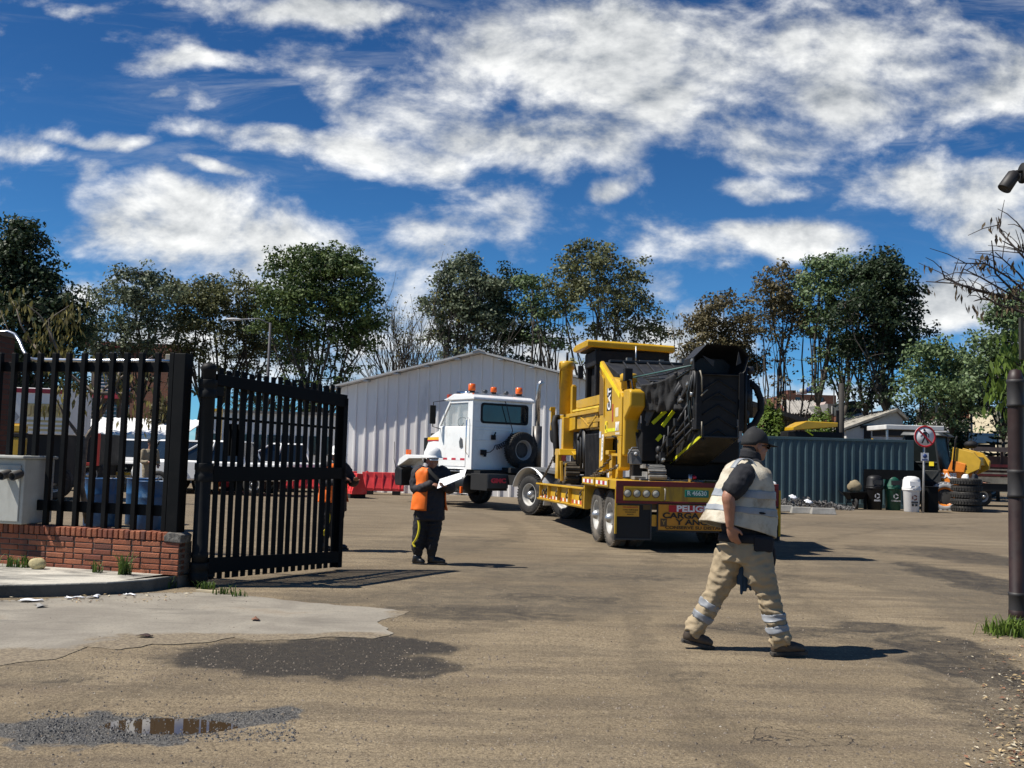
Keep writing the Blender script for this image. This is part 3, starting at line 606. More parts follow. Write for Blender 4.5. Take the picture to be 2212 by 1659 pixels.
# fence panel
fx0=at(8,1100,0) if False else None
def wx(u,off=.12): # local x on the wall line for a picture column, at mid height
    d=ray(u,1000); n=Vector((-wd_.y,wd_.x,0)).normalized(); o=Vector((0,0,CAMH)); tt=((WL+n*off)-o).dot(n)/d.dot(n); p=o+d*tt; return (p-WL).dot(wd_.normalized())
def wz(u,v,off=.12):
    d=ray(u,v); n=Vector((-wd_.y,wd_.x,0)).normalized(); o=Vector((0,0,CAMH)); tt=((WL+n*off)-o).dot(n)/d.dot(n); return (o+d*tt).z
fence=thing('metal_fence',(WL.x,WL.y,0),wa,'black steel picket fence panel standing on the low brick wall','fence')
ztop=wz(200,763); rail_t=wz(200,782); rail_tb=wz(200,803); rail_b=wz(200,1085); rail_bb=wz(200,1108)
us=[82,143,205,265,325,383,442,500,560,620,680,738]
us=[(q/2.212)/1.823 for q in (-420,-290,-160,-40,85,190,310,440,560,695,820,945,1070,1200,1340,1470)]
for i,u in enumerate(us):
    x=wx(u); m_=MB(); m_.beam((x,.10,WTOP-.03),(x,.10,ztop+.0),.058,.055,(0,1,0)); m_.build('picket',fence,BLACK,bevel=.004,seg=1)
x1=wx(388); 
for z0,z1 in ((rail_bb,rail_b),(rail_tb,rail_t)):
    m_=MB(); m_.box((X0,.125,z0),(x1-.06,.175,z1)); 
    m_.build('rail',fence,BLACK,bevel=.004,seg=1)
m_=MB(); m_.box((x1-.07,.02,WTOP-.02),(x1+.075,.17,wz(390,765))); m_.build('corner_post',fence,BLACK,bevel=.008)
for q in range(5): 
    pass
# electricity cabinet on the wall end at the left edge
cab=thing('meter_cabinet',(WL.x,WL.y,0),wa,'grey concrete coloured meter cabinet with two round spouts on the brick wall','cabinet')
cz0=wz(40,1133,-.10); cz1=wz(40,991,-.10); cx0=-.75; cx1=wx(54,-.10)+.02
GREYC=mat('cabinet_grey_paint',(.40,.40,.36),.75,var=.12,vs=3,dirt=(.15,.14,.11),da=.45,ds=2.2,streak=True)
m_=MB(); m_.box((cx0,-.10,cz0),(cx1-.02,.38,cz1)); m_.build('cabinet_body',cab,GREYC,bevel=.012)
m_=MB(); m_.box((cx0,-.118,cz0+.03),(cx1-.06,-.102,cz1-.07)); m_.build('cabinet_door',cab,GREYC,bevel=.006)
m_=MB(); m_.box((cx0-.03,-.16,cz1),(cx1+.01,.40,cz1+.035)); m_.build('cabinet_lid',cab,GREYC,bevel=.01)
for u in (14,38):
    x=wx(u,-.16); m_=MB(); m_.lathe([(.0,-.02),(.045,-.02),(.05,.0),(.05,.11),(.043,.12),(.035,.11),(.035,.03),(0,.03)],14,(x,-.12,cz1-.17),(0,-1,-.25)); m_.build('spout',cab,mat('dark_pipe',(.05,.045,.04),.7))
# yellow can
p=at(38,958,13.2); t0=thing('tool_box',(p.x,p.y,0),0,'small yellow box with black band behind the first fence pickets','box'); m_=MB()
z0=at(38,986,13.2).z; m_.box((-.085,-.1,z0),(.085,.1,z0+.25)); m_.build('box_body',t0,YEL,bevel=.02); m_=MB(); m_.box((-.09,-.105,z0+.25),(.09,.105,z0+.31)); m_.build('band',t0,BLACKM,bevel=.01)
m_=MB(); m_.box((-.085,-.1,z0+.31),(.085,.1,z0+.42)); m_.build('lid',t0,YEL,bevel=.02); m_=MB(); m_.beam((-.05,0,z0+.42),(.05,0,z0+.42),.03,.03); m_.build('handle',t0,YEL)
m_=MB(); m_.box((-.2,-.2,0),(.2,.2,z0-.004)); m_.build('plinth',t0,BLACKM,bevel=.01)
# brick pillar and conduit at the left edge
pz=at(8,712,13.3).z; px1=at(22,900,13.9).x
pil=thing('brick_pillar',(px1-.3,13.6,0),0,'dark brick pillar at the left edge of the picture','pillar'); m_=MB(); m_.box((-.3,-.3,0),(.3,.3,pz-.06)); m_.build('pillar_shaft',pil,BRKP,bevel=.008)
m_=MB(); m_.box((-.33,-.33,pz-.06),(.33,.33,pz)); m_.build('cap',pil,mat('pillar_cap',(.16,.13,.11),.9),bevel=.01)
m_=MB(); pts=[at(u,v,13.2+(12.18-13.2)*min(1,max(0,(u-20)/80)) - .0*u + (.42-.0018*u if u>60 else .3)) for u,v in ((-60,716),(0,717),(18,716),(32,722),(42,738),(50,757),(58,770),(70,776),(100,777),(200,779),(300,779),(372,780))]
base=pts[0].copy(); m_.tube([p for p in pts],.022,8); 
o=m_.build('conduit_pipe',None,mat('silver_conduit',(.62,.63,.64),.25,.9)); tag(o,'silver conduit pipe curving down from the brick pillar onto the fence rail','pipe')
c=at(385,776,12.0); m_=MB(); m_.box((-.085,-.06,-.055),(.075,.06,.055)); o=m_.build('junction_box',None,mat('beige_plastic',(.45,.40,.30),.6),bevel=.006,loc=at(376,776,12.0)); tag(o,'small beige junction box on the fence rail beside the corner post','box')
# ---------------------------------------------------------------- gate
h0=G(428,1266); h1=G(742,1229)
gd=(h1-h0); gl=gd.length; ga=math.atan2(gd.y,gd.x); gn_=Vector((-gd.y,gd.x,0)).normalized()
def gpos(u,v):
    d=ray(u,v); o=Vector((0,0,CAMH)); tt=(h0-o).dot(gn_)/d.dot(gn_); p=o+d*tt; return (p-h0).dot(gd.normalized()),p.z
GREYB=mat('dark_post_paint',(.008,.0085,.009),.6,var=.3,vs=5,dirt=(.035,.032,.03),da=.35,ds=3,spec=.2)
post=thing('gate_post',(h0.x,h0.y,0),ga,'thick round black hinge post between the fence and the open gate','post')
zt_=gpos(428,780)[1]
m_=MB(); m_.lathe([(.0,0),(.085,0),(.085,.30),(.092,.31),(.092,.36),(.085,.37),(.082,zt_-.10),(.088,zt_-.09),(.088,zt_-.05),(.06,zt_-.012),(.0,zt_)],18); m_.build('pipe',post,GREYB)
for v in (838,1020,1235):
    z=gpos(428,v)[1]; m_=MB(); m_.lathe([(.084,-.10),(.102,-.10),(.102,-.03),(.096,-.02),(.096,.02),(.102,.03),(.102,.10),(.084,.10)],18,(0,0,z)); m_.box((.06,-.035,z-.07),(.20,.035,z+.07)); m_.build('hinge_band',post,GREYB,bevel=.004)
gate=thing('metal_gate',(h0.x,h0.y,0),ga,'open black steel picket gate leaf swung into the yard','gate')
def RZ(x,y): return ((x/2.304+700)/1.823,(y/2.304+1600)/1.823)
xL=gpos(452,1000)[0]; xE=gpos(738,1000)[0]
def railz(va,vb): 
    za=gpos(440,va)[1]; zb=gpos(738,vb)[1]; return za,zb
for n_,(a0,a1,b0,b1) in dict(t=(805,830,853,880),m=(1007,1041,1010,1034),b=(1205,1238,1190,1213)).items():
    za0,zb0=railz(a0,b0); za1,zb1=railz(a1,b1); m_=MB(); m_.hexa([(.08,-.06,za1),(xE,-.06,zb1),(xE,-.005,zb1),(.08,-.005,za1)],[(.08,-.06,za0),(xE,-.06,zb0),(xE,-.005,zb0),(.08,-.005,za0)]); m_.build('rail',gate,BLACK,bevel=.004,seg=1)
NP=19
for i in range(NP):
    f=i/(NP-1); x=xL+(xE-.1-xL)*f; fx=x/xE
    zt0=gpos(450,792)[1]; zt1=gpos(735,836)[1]; zb0=gpos(450,1252)[1]; zb1=gpos(735,1224)[1]
    m_=MB(); w_=.066 if i%6!=4 else .09; m_.box((x-w_/2,.0,max(.03,zb0+(zb1-zb0)*f)),(x+w_/2,.02,zt0+(zt1-zt0)*f+.012*math.sin(i*2.3))); m_.build('picket',gate,BLACK,bevel=.003,seg=1)
m_=MB(); m_.box((xE-.06,-.06,gpos(738,1224)[1]),(xE+.02,.06,gpos(738,860)[1])); m_.build('end_stile',gate,BLACK,bevel=.006)
# lower rear frame bars seen between the pickets
for (va,vb) in ((900,925),):
    za,zb=railz(va,vb); m_=MB(); m_.beam((.1,.10,za),(xE,.10,zb),.04,.03); m_.build('brace_bar',gate,BLACK)
m_=MB(); m_.box((gpos(500,1000)[0],.05,gpos(500,985)[1]),(gpos(530,1000)[0],.10,gpos(500,915)[1])); m_.build('lock_box',gate,BLACK,bevel=.01)
# right hand round post (twin of the hinge post)
PB=mat('red_brown_pipe',(.026,.012,.010),.55,var=.3,vs=4,dirt=(.03,.026,.025),da=.5,ds=3)
rp=G(2198,1345); zt_=at(2198,797,rp.y).z; sc=rp.y/2160; rr=16*sc
post2=thing('gate_post',(rp.x,rp.y,0),0,'red brown round pipe post with dark bands at the right edge','post')
m_=MB(); m_.lathe([(0,0),(rr*1.1,0),(rr*1.1,.12),(rr,.13),(rr,zt_-.16),(rr*1.04,zt_-.15),(rr*1.04,zt_-.1),(rr*.7,zt_-.015),(0,zt_)],20); m_.build('pipe',post2,PB)
for v in (850,1045,1310):
    z=at(2198,v,rp.y).z; m_=MB(); m_.lathe([(rr,-.14),(rr*1.13,-.14),(rr*1.13,-.11),(rr*1.06,-.1),(rr*1.06,.1),(rr*1.13,.11),(rr*1.13,.14),(rr,.14)],20,(0,0,z)); m_.build('band',post2,mat('dark_band',(.022,.020,.020),.6,var=.3))
# second gate leaf folded behind the post: dark frame tube just visible left of it
# floodlight on its bracket (top right)
D=9.5; fl=thing('flood_light',at(2216,380,D),0,'dark cylinder lamp on a wall bracket in the top right corner','lamp')
def L_(u,v,dy=0): return at(u,v,D+dy)-fl.location
m_=MB(); a=L_(2190,372); b2=L_(2165,408); dv=(b2-a).normalized(); m_.lathe([(0,0),(.035,.0),(.062,.03),(.066,.20),(.062,.205),(.055,.19),(0,.185)],16,L_(2192,375)-dv*.015,dv); m_.build('lamp_head',fl,mat('dark_bronze',(.020,.018,.017),.55,var=.3))
m_=MB(); m_.tube([L_(2192,376),L_(2196,371),L_(2203,370),L_(2240,371)],.018,8); m_.build('arm',fl,BLACKM)
m_=MB(); m_.lathe([(0,-.01),(.10,-.01),(.10,.01),(0,.01)],18,L_(2210,374),(1,0,0)); m_.build('flange',fl,BLACKM)
m_=MB(); m_.box((L_(2240,371).x,-.08,-fl.location.z),(L_(2240,371).x+.15,.08,.4)); m_.build('lamp_column',fl,BLACKM,bevel=.01)
D=9.6; a=at(2207,690,D); b2=at(2207,772,D)
o=MB(); o.box((0,-.012,b2.z-a.z),(.45,.012,0)); sg=thing('notice_board',a,0,'edge of a pale framed board at the right border','sign'); o.build('panel',sg,mat('cream_panel',(.55,.52,.40),.6)); o=MB(); 
for z in (b2.z-a.z,0): o.box((-.02,-.02,z-.02),(.47,.02,z+.02))
o.box((-.02,-.02,b2.z-a.z+.02),(.01,.02,-.02)); o.build('frame',sg,mat('dark_frame',(.03,.028,.02),.6)); o=MB(); o.beam((.3,.03,b2.z-a.z),(.3,.03,-a.z),.05,.05); o.build('pole',sg,BLACKM)
# ---------------------------------------------------------------- warehouse
A0=Vector((-6.9,39.6,0)); ang=math.atan2(-.20,.98)
RIBW=mat('ribbed_white_sheet',(.74,.715,.68),.5,var=.04,vs=.6,dirt=(.36,.36,.35),da=.25,ds=.9,streak=True)
wh=thing('warehouse',A0,ang,'long white ribbed sheet metal warehouse with a low gable behind the tractor','warehouse')
EV=4.05; RG=5.45; WD=11.6; DP=22
m_=MB(); 
def topz(x): return EV+(RG-EV)*(1-abs(x-WD/2)/(WD/2))
x=0; pitch=.42; prof=[(0,0),(.30,0),(.325,.05),(.395,.05)]
px_=[]; 
while x<WD-.01:
    for a,dpt in prof:
        if x+a<WD: px_.append((x+a,-dpt))
    x+=pitch
px_.append((WD,0)); n=len(px_)
m_.add([(a,b,0) for a,b in px_]+[(a,b,topz(a)) for a,b in px_],[(i,i+1,n+i+1,n+i) for i in range(n-1)],False)
m_.box((0,.06,0),(.08,DP,EV)); m_.box((WD-.08,.06,0),(WD,DP,EV)); m_.build('gable_wall',wh,RIBW)
ROOFM=mat('roof_sheet_grey',(.40,.40,.39),.5,var=.1)
for s in (0,1):
    m_=MB(); xe=-.30 if s==0 else WD+.30; ze=EV-.30*(RG-EV)/(WD/2); y0=-.46; th=.07
    m_.prism([(xe,y0,ze+.02),(WD/2,y0,RG+.02),(WD/2,y0,RG+.02+th),(xe,y0,ze+.02+th)],(0,DP+.8,0)); 
    # corrugation ends under the eave edge
    for k in range(5):
        f=(k+.3)/5; xx=xe+(WD/2-xe)*f; zz=ze+(RG-ze)*f; m_.box((xx-.10,y0-.0+.02,zz-.06),(xx+.10,y0+.4,zz+.0))
    m_.build('roof_slope',wh,ROOFM)
m_=MB(); m_.prism([(WD/2-.25,-.50,RG+.03),(WD/2,-.50,RG+.10),(WD/2+.25,-.50,RG+.03),(WD/2,-.50,RG+.16)],(0,DP,0)); m_.build('ridge_cap',wh,ROOFM)
# ---------------------------------------------------------------- red water barriers
def barrier(p,rz,label):
    t0=thing('road_barrier',p,rz,label,'barrier','red plastic road barriers'); L=.80
    m_=MB(); pr=[(-.26,.14),(-.26,.24),(-.13,.62),(-.10,.82),(.10,.82),(.13,.62),(.26,.24),(.26,.14)]
    m_.prism([(-L+.03,y,z) for y,z in pr],(2*L-.06,0,0))
    for k in range(5):
        x=-L+.18+k*.31
        for s in (-1,1): m_.prism([(x-.03,s*.262,.2),(x+.03,s*.262,.2),(x+.03,s*.115,.8),(x-.03,s*.115,.8)],(0,s*.02,.006))
    m_.build('barrier_body',t0,REDP,bevel=.02)
    for x in (-.5,.5): 
        f=MB(); f.box((x-.14,-.27,0),(x+.14,.27,.14)); f.build('foot',t0,mat('red_shadow_foot',(.30,.02,.02),.6) if False else BLACKM,bevel=.01)
    c_=MB(); c_.lathe([(0,0),(.05,0),(.05,.03),(0,.035)],12,(-.6,0,.82)); c_.build('filler_cap',t0,REDP)
    return t0
b0=G(828,1068); B0=barrier((b0.x,b0.y-.2,0),R(3),'red plastic barrier between the standing guard and the gate, left of the front wheel')
b1=G(766,1072); dup(B0,(b1.x+.05,b1.y-1.0,0),R(-62),'red plastic barrier turned end on beside the gate edge')
for i,u in enumerate((725,660,595,520)):
    p=at(u,1055,37.5-i*.2); dup(B0,(p.x,p.y,0),R(4+i*3),['red barrier seen through the last gate pickets behind the half hidden guard','red barrier seen through the middle of the gate, second from its free end','red barrier seen through the gate pickets, third from its free end','red barrier seen through the gate nearest to its hinge post'][i])
# ---------------------------------------------------------------- street lamp
p=at(572,960,50); T0=thing('street_lamp',(p.x,p.y,0),0,'grey street lamp with a long arm to the left rising behind the gate','street lamp'); zt_=at(572,697,50).z
m_=MB(); m_.tube([(0,0,0),(0,0,zt_)],[.10,.06],10); m_.build('pole',T0,mat('lamp_pole_grey',(.05,.048,.055),.7))
m_=MB(); e=at(520,687,50)-p; e.z=at(520,690,50).z; m_.tube([(0,0,zt_-.05),(e.x*.4,0,zt_+.2),(e.x,0,e.z)],.028,6); m_.build('arm',T0,mat('lamp_arm_grey',(.16,.16,.17),.6))
m_=MB(); m_.ell((e.x-.35,0,e.z),(.42,.13,.07)); m_.build('lamp_head',T0,mat('pale_grey_plastic',(.5,.5,.5),.5))
# ---------------------------------------------------------------- brick office building at the left
D=66; a=at(192,900,D); b2=at(392,900,D); O=thing('office_building',(a.x,D,0),R(-6),'three storey brick building with red sun canopies behind the left fence','building'); W_=(b2-a).length-.4; Hh=at(290,745,D).z
split=W_*.53
m_=MB(); m_.box((0,0,0),(split,2.2,Hh-.25)); m_.build('plaster_wall',O,mat('brown_plaster',(.11,.085,.07),.85,var=.15))
m_=MB(); m_.box((split+.003,-.5,0),(W_,2.2,Hh)); m_.build('brick_wing',O,BRKF)
m_=MB(); m_.box((-.6,-.7,Hh-.25),(split+.1,2.4,Hh+.05)); m_.build('roof_band',O,mat('dark_red_fascia',(.20,.02,.025),.6))
m_=MB(); m_.box((-.1,-.55,at(250,862,D).z),(split-.0,-.003,at(250,849,D).z)); m_.build('canopy',O,mat('red_canopy',(.32,.02,.04),.5))
WB=mat('white_blind_slats',(.75,.75,.78),.4)
for (ua,ub,va,vb) in ((214,256,873,922),(270,290,873,925),(214,256,808,848),(272,290,806,846),(218,262,758,785),(345,356,790,812),(345,360,850,868)):
    x0=at(ua,900,D).x-a.x; x1=at(ub,900,D).x-a.x; z1=at(230,va,D).z; z0=at(230,vb,D).z
    f=MB(); f.box((x0,-.05,z0),(x1,.04,z1)); f=f.build('window',O,mat('navy_glass',(.012,.016,.04),.1,spec=.8))
    s_=MB(); k=5; pl=[]; sp=(x0+x1)/2
    for j in range(k):
        z=z0+(z1-z0)*(j+.8)/(k+.6); pl+=[(sp+.015,-.075,z),(x1-.06,-.075,z),(x1-.06,-.075,z+.05),(sp+.015,-.075,z+.05)]
    q=list(pl)
    for p_ in reversed(pl): q.append((2*sp-p_[0],p_[1],p_[2]))
    s_.prism(q,(0,.015,0))
    s_.build('blind_slats',f,WB); s_=MB()
    for (p0,p1) in (((x0,z0),(x1,z0)),((x0,z1),(x1,z1)),((x0,z0),(x0,z1)),((x1,z0),(x1,z1))): s_.beam((p0[0],-.055,p0[1]),(p1[0],-.055,p1[1]),.05,.06)
    s_.build('frame',f,mat('grey_window_frame',(.10,.09,.075),.7))
# ---------------------------------------------------------------- wheels
RIM=mat('rim_white_steel',(.42,.41,.38),.5,var=.1,dirt=(.12,.10,.08),da=.45,ds=6)
RIMK=mat('rim_dark',(.035,.034,.033),.6,var=.3)
def wheel(parent,c,rad,w_,s,rimr=.53,lug=44,rub=None,dual=False,deep=.12,hub=True,rimm=None,rz=0,lugd=.03,name='wheel'):
    """wheel whose axle is local y; s is the side (+1 outer face towards +y)"""
    W=thing(name,c,rz); W.parent=parent; m_=MB(); r0=rad*rimr; prof=[(r0,-w_/2+.02),(r0+.03,-w_/2),(rad*.82,-w_/2+.004),(rad*.95,-w_/2+.03),(rad-lugd,-w_/2+.045),(rad-lugd,w_/2-.045),(rad*.95,w_/2-.03),(rad*.82,w_/2-.004),(r0+.03,w_/2),(r0,w_/2-.02)]
    offs=[0] if not dual else [0,-s*(w_+.06)]
    for of in offs:
        m_.lathe([(a,b+of) for a,b in prof],40,(0,0,0),(0,1,0),True,True)
        if lug:
            for k in range(lug):
                for q in (-1,1):
                    a=2*PI*(k+.25*q)/lug; da=.30*2*PI/lug; 
                    def pt(an,r_,yy): return (r_*math.cos(an),yy+of,r_*math.sin(an))
                    y0,y1=(.02*q,q*(w_/2-.012)); sk=.25*2*PI/lug
                    b4=[pt(a-da,rad-lugd-.006,y0),pt(a+da,rad-lugd-.006,y0),pt(a+da+sk,rad-lugd-.012,y1),pt(a-da+sk,rad-lugd-.012,y1)]
                    t4=[pt(a-da,rad,y0),pt(a+da,rad,y0),pt(a+da+sk,rad-.012,y1),pt(a-da+sk,rad-.012,y1)]
                    m_.hexa(b4,t4) if q>0 else m_.hexa(b4[::-1],t4[::-1])
    m_.build('tyre',W,rub or RUB)
    m_=MB(); o=s*(w_/2-.02); d=s*deep
    m_.lathe([(r0+.012,o+s*.006),(r0-.012,o+s*.006),(r0-.03,o-d*.5),(r0-.06,o-d),(r0*.45,o-d-s*.01),(r0*.42,o-d)],32,(0,0,0),(0,1,0))
    m_.mat(rimm or RIM); 
    m_.build('rim',W,rimm or RIM)
    m_=MB(); m_.lathe([(r0-.05,o-d),(r0*.42,o-d+s*.01),(0,o-d+s*.01)],28,(0,0,0),(0,1,0)); 
    for k in range(8):
        a=2*PI*k/8; x=r0*.62*math.cos(a); z=r0*.62*math.sin(a); m_.cyl((x,o-d,z),(x,o-d+s*.045,z),.018,n=6)
    m_.build('disc',W,RIMK)
    if hub:
        m_=MB(); m_.lathe([(r0*.36,o-d),(r0*.36,o-d+s*.10),(r0*.28,o-d+s*.16),(r0*.13,o-d+s*.19),(0,o-d+s*.195)],20,(0,0,0),(0,1,0)); m_.build('hub',W,STEEL)
    return W
# ---------------------------------------------------------------- tractor unit
KA=R(36); KO=Vector((1.497,27.137,0))
K=thing('tractor_truck',KO,KA+PI/2,'white conventional cab tractor truck with amber beacons hauling the yellow machine','truck')
def hx(m_,pts,y0,y1): # profile in x,z extruded across y
    return m_.prism([(x,y0,z) for x,z in pts],(0,y1-y0,0))
YC=1.08
# cab shell made of panels so that the glass openings are real
m_=MB(); t=.05
xB,xF=2.95,4.55
hx(m_,[(xB,1.12),(4.72,1.12),(4.78,2.38),(xB,2.38)],YC-t,YC)                    # left lower side
hx(m_,[(xB,2.38),(3.20,2.38),(3.20,3.12),(xB,3.12)],YC-t,YC)                     # rear quarter
hx(m_,[(3.20,3.06),(4.15,3.06),(4.13,3.14),(3.20,3.14)],YC-t,YC)
m_.beam((4.76,YC-.025,2.38),(4.17,YC-.025,3.12),.07,.05,(0,1,0))
hx(m_,[(xB,1.12),(4.72,1.12),(4.78,2.38),(xB,2.38)],-YC,-YC+t); hx(m_,[(xB,2.38),(3.20,2.38),(3.20,3.12),(xB,3.12)],-YC,-YC+t); hx(m_,[(3.20,3.06),(4.15,3.06),(4.13,3.14),(3.20,3.14)],-YC,-YC+t)
m_.beam((4.76,-YC+.025,2.38),(4.17,-YC+.025,3.12),.07,.05,(0,1,0))
# rear wall around the window
m_.box((xB,-YC+t,1.12),(xB+.05,YC-t,2.52)); m_.box((xB,-YC+t,3.02),(xB+.05,YC-t,3.14)); m_.box((xB,-YC+t,2.52),(xB+.05,-.86,3.02)); m_.box((xB,.74,2.52),(xB+.05,YC-t,3.02))
for z in (2.36,2.28,1.98): m_.box((xB-.014,-.98,z-.012),(xB+.0,.98,z+.012))
m_.box((4.70,-YC+t,1.12),(4.76,YC-t,2.36)); m_.box((xB+.05,-YC+t,1.12),(4.7,YC-t,1.18))
m_.build('cab_shell',K,WHITE,bevel=.012)
m_=MB(); hx(m_,[(2.86,3.14),(4.12,3.14),(4.30,3.19),(4.22,3.25),(3.95,3.34),(3.05,3.30),(2.88,3.22)],-YC-.04,YC+.04); m_.build('cab_roof',K,WHITE,bevel=.03)
m_=MB(); hx(m_,[(4.22,3.18),(4.50,3.14),(4.52,3.19),(4.25,3.25)],-YC,YC); m_.build('sun_visor',K,WHITE,bevel=.01)
m_=MB(); m_.box((xB+.012,-.90,2.49),(xB+.03,.78,3.05)); g=m_.build('rear_window',K,GLASS)
m_=MB(); pts=[]; 
def rr(y0,y1,z0,z1,r_,k=5):
    o=[]
    for cx,cz,a0 in ((y1-r_,z1-r_,0),(y0+r_,z1-r_,90),(y0+r_,z0+r_,180),(y1-r_,z0+r_,270)):
        for i in range(k+1): a=R(a0+90*i/k); o.append((cx+r_*math.cos(a),cz+r_*math.sin(a)))
    return o
a_=rr(-.92,.80,2.47,3.07,.10); b_=rr(-.86,.74,2.53,3.01,.08); n=len(a_)
m_.add([(xB-.02,y,z) for y,z in a_]+[(xB-.02,y,z) for y,z in b_]+[(xB+.03,y,z) for y,z in b_]+[(xB+.01,y,z) for y,z in a_],[(i,(i+1)%n,n+(i+1)%n,n+i) for i in range(n)]+[(n+i,n+(i+1)%n,2*n+(i+1)%n,2*n+i) for i in range(n)]+[(3*n+i,3*n+(i+1)%n,(i+1)%n,i) for i in range(n)]); m_.build('rubber_seal',g,BLACKM)
CLR,t_,b_=P('clear_glass'); b_.inputs['Base Color'].default_value=(.55,.62,.62,1); b_.inputs['Roughness'].default_value=.03; b_.inputs['Alpha'].default_value=.35
m_=MB(); m_.quad((3.24,YC-.03,2.40),(4.70,YC-.03,2.40),(4.16,YC-.03,3.06),(3.24,YC-.03,3.06)); m_.build('side_window',K,CLR)
m_=MB(); m_.quad((3.24,-YC+.03,2.40),(4.70,-YC+.03,2.40),(4.16,-YC+.03,3.06),(3.24,-YC+.03,3.06)); m_.build('side_window',K,CLR)
m_=MB(); m_.quad((4.77,-YC+.06,2.40),(4.77,YC-.06,2.40),(4.19,YC-.06,3.12),(4.19,-YC+.06,3.12)); m_.build('windscreen',K,CLR)
# door with handle and stripe
m_=MB(); hx(m_,[(3.26,1.20),(4.62,1.20),(4.70,2.36),(3.26,2.36)],YC+.002,YC+.016); dr=m_.build('door',K,WHITE,bevel=.006)
m_=MB(); m_.prism([(3.38,YC+.018,1.78),(3.52,YC+.018,1.74),(3.56,YC+.018,1.92),(3.50,YC+.018,2.05),(3.42,YC+.018,2.00)],(0,.03,0)); m_.build('handle',dr,mat('grey_handle',(.12,.12,.12),.4,.4),bevel=.006)
m_=MB(); TAPE=[mat('red_tape',(.45,.02,.04),.5),mat('white_tape',(.8,.8,.8),.5)]
for k in range(6): m_.mat(TAPE[k%2]).box((3.28+k*.235,YC+.017,1.38),(3.28+(k+1)*.235-.004,YC+.020,1.44))
m_.build('reflective_tape',dr)
m_=MB(); m_.tube([(3.12,YC+.03,1.55),(3.12,YC+.09,1.62),(3.12,YC+.09,2.55),(3.12,YC+.03,2.62)],.018,8); m_.build('grab_handle',K,CHROME)
# mirror
m_=MB(); m_.box((4.60,YC+.22,2.44),(4.66,YC+.42,3.0)); mi=m_.build('mirror',K,BLACKM,bevel=.02); m_=MB(); m_.tube([(4.66,YC,2.30),(4.64,YC+.30,2.36),(4.64,YC+.30,3.10),(4.42,YC,3.16)],.015,6); m_.build('bracket',mi,BLACKM)
m_=MB(); m_.box((4.54,-YC-.42,2.44),(4.60,-YC-.22,3.0)); mi=m_.build('mirror',K,BLACKM,bevel=.02); m_=MB(); m_.tube([(4.62,-YC,2.30),(4.58,-YC-.30,2.36),(4.58,-YC-.30,3.10),(4.42,-YC,3.16)],.015,6); m_.build('bracket',mi,BLACKM)
# hood, fender, bumper
m_=MB(); m_.hexa([(4.76,-.98,1.5),(6.35,-.66,1.5),(6.35,.66,1.5),(4.76,.98,1.5)],[(4.76,-.95,2.36),(6.02,-.62,2.12),(6.02,.62,2.12),(4.76,.95,2.36)]); h=m_.build('hood',K,WHITE,bevel=.07,seg=3)
def hoody(x,z): return None
m_=MB(); SY=[mat('stripe_yellow',(.80,.45,.01),.4),mat('stripe_red',(.40,.01,.02),.4)]
for i,(z0,z1) in enumerate(((1.98,2.06),(1.94,1.98))):
    f=lambda x,z:(.98-.32*(x-4.76)/1.59+.0*z)*1.0 if False else (.975-(.34)*(x-4.76)/1.26*(z-1.5)/.86-.32*(x-4.76)/1.59*(1-(z-1.5)/.86))+.006
    m_.mat(SY[i]).quad((4.80,f(4.80,z0),z0),(6.05,f(6.05,z0)+.012,z0),(6.05,f(6.05,z1)+.012,z1),(4.80,f(4.80,z1),z1))
m_.build('hood_stripe',h)
m_=MB(); m_.box((6.30,-.60,1.25),(6.42,.60,2.05)); 
for k in range(9): m_.box((6.41,-.55,1.32+k*.08),(6.44,.55,1.35+k*.08))
m_.build('grille',K,mat('grille_black',(.02,.02,.02),.4,.5),bevel=.01)
m_=MB(); m_.box((5.95,-.5,2.09),(6.2,.5,2.2)); m_.build('hood_deflector',K,BLACKM,bevel=.03)
for s in (1,-1):
    m_=MB(); ya,yb=(.70,1.20) if s>0 else (-1.20,-.70); pr=[(4.86,1.22),(4.86,1.50),(6.55,1.50),(6.90,1.36),(7.02,1.16),(6.96,1.13),(6.30,1.38),(5.30,1.40),(4.95,1.22)]
    hx(m_,pr,ya,yb); hx(m_,[(6.30,1.38),(6.96,1.13),(6.85,.95),(6.2,1.2)],ya,ya+.03); m_.build('front_fender',K,WHITE,bevel=.02)
    m_=MB(); m_.box((6.62,s*1.0-.08,1.5),(6.72,s*1.0+.08,1.66)); m_.build('turn_signal',K,ORL,bevel=.02)
    m_=MB(); m_.ell((6.98,s*.95,1.02),(.07,.13,.12),14,8); m_.build('headlight',K,mat('lamp_glass',(.55,.55,.55),.1))
m_=MB(); hx(m_,[(6.72,.52),(7.12,.52),(7.18,.70),(7.18,1.0),(7.05,1.14),(6.75,1.05)],-1.2,1.2); m_.build('bumper',K,mat('bumper_black',(.012,.012,.012),.5),bevel=.03)
m_=MB(); m_.tube([(7.15,1.15,1.0),(7.3,1.17,1.35),(7.25,1.2,1.9)],.012,6); m_.build('marker_rod',K,BLACKM)
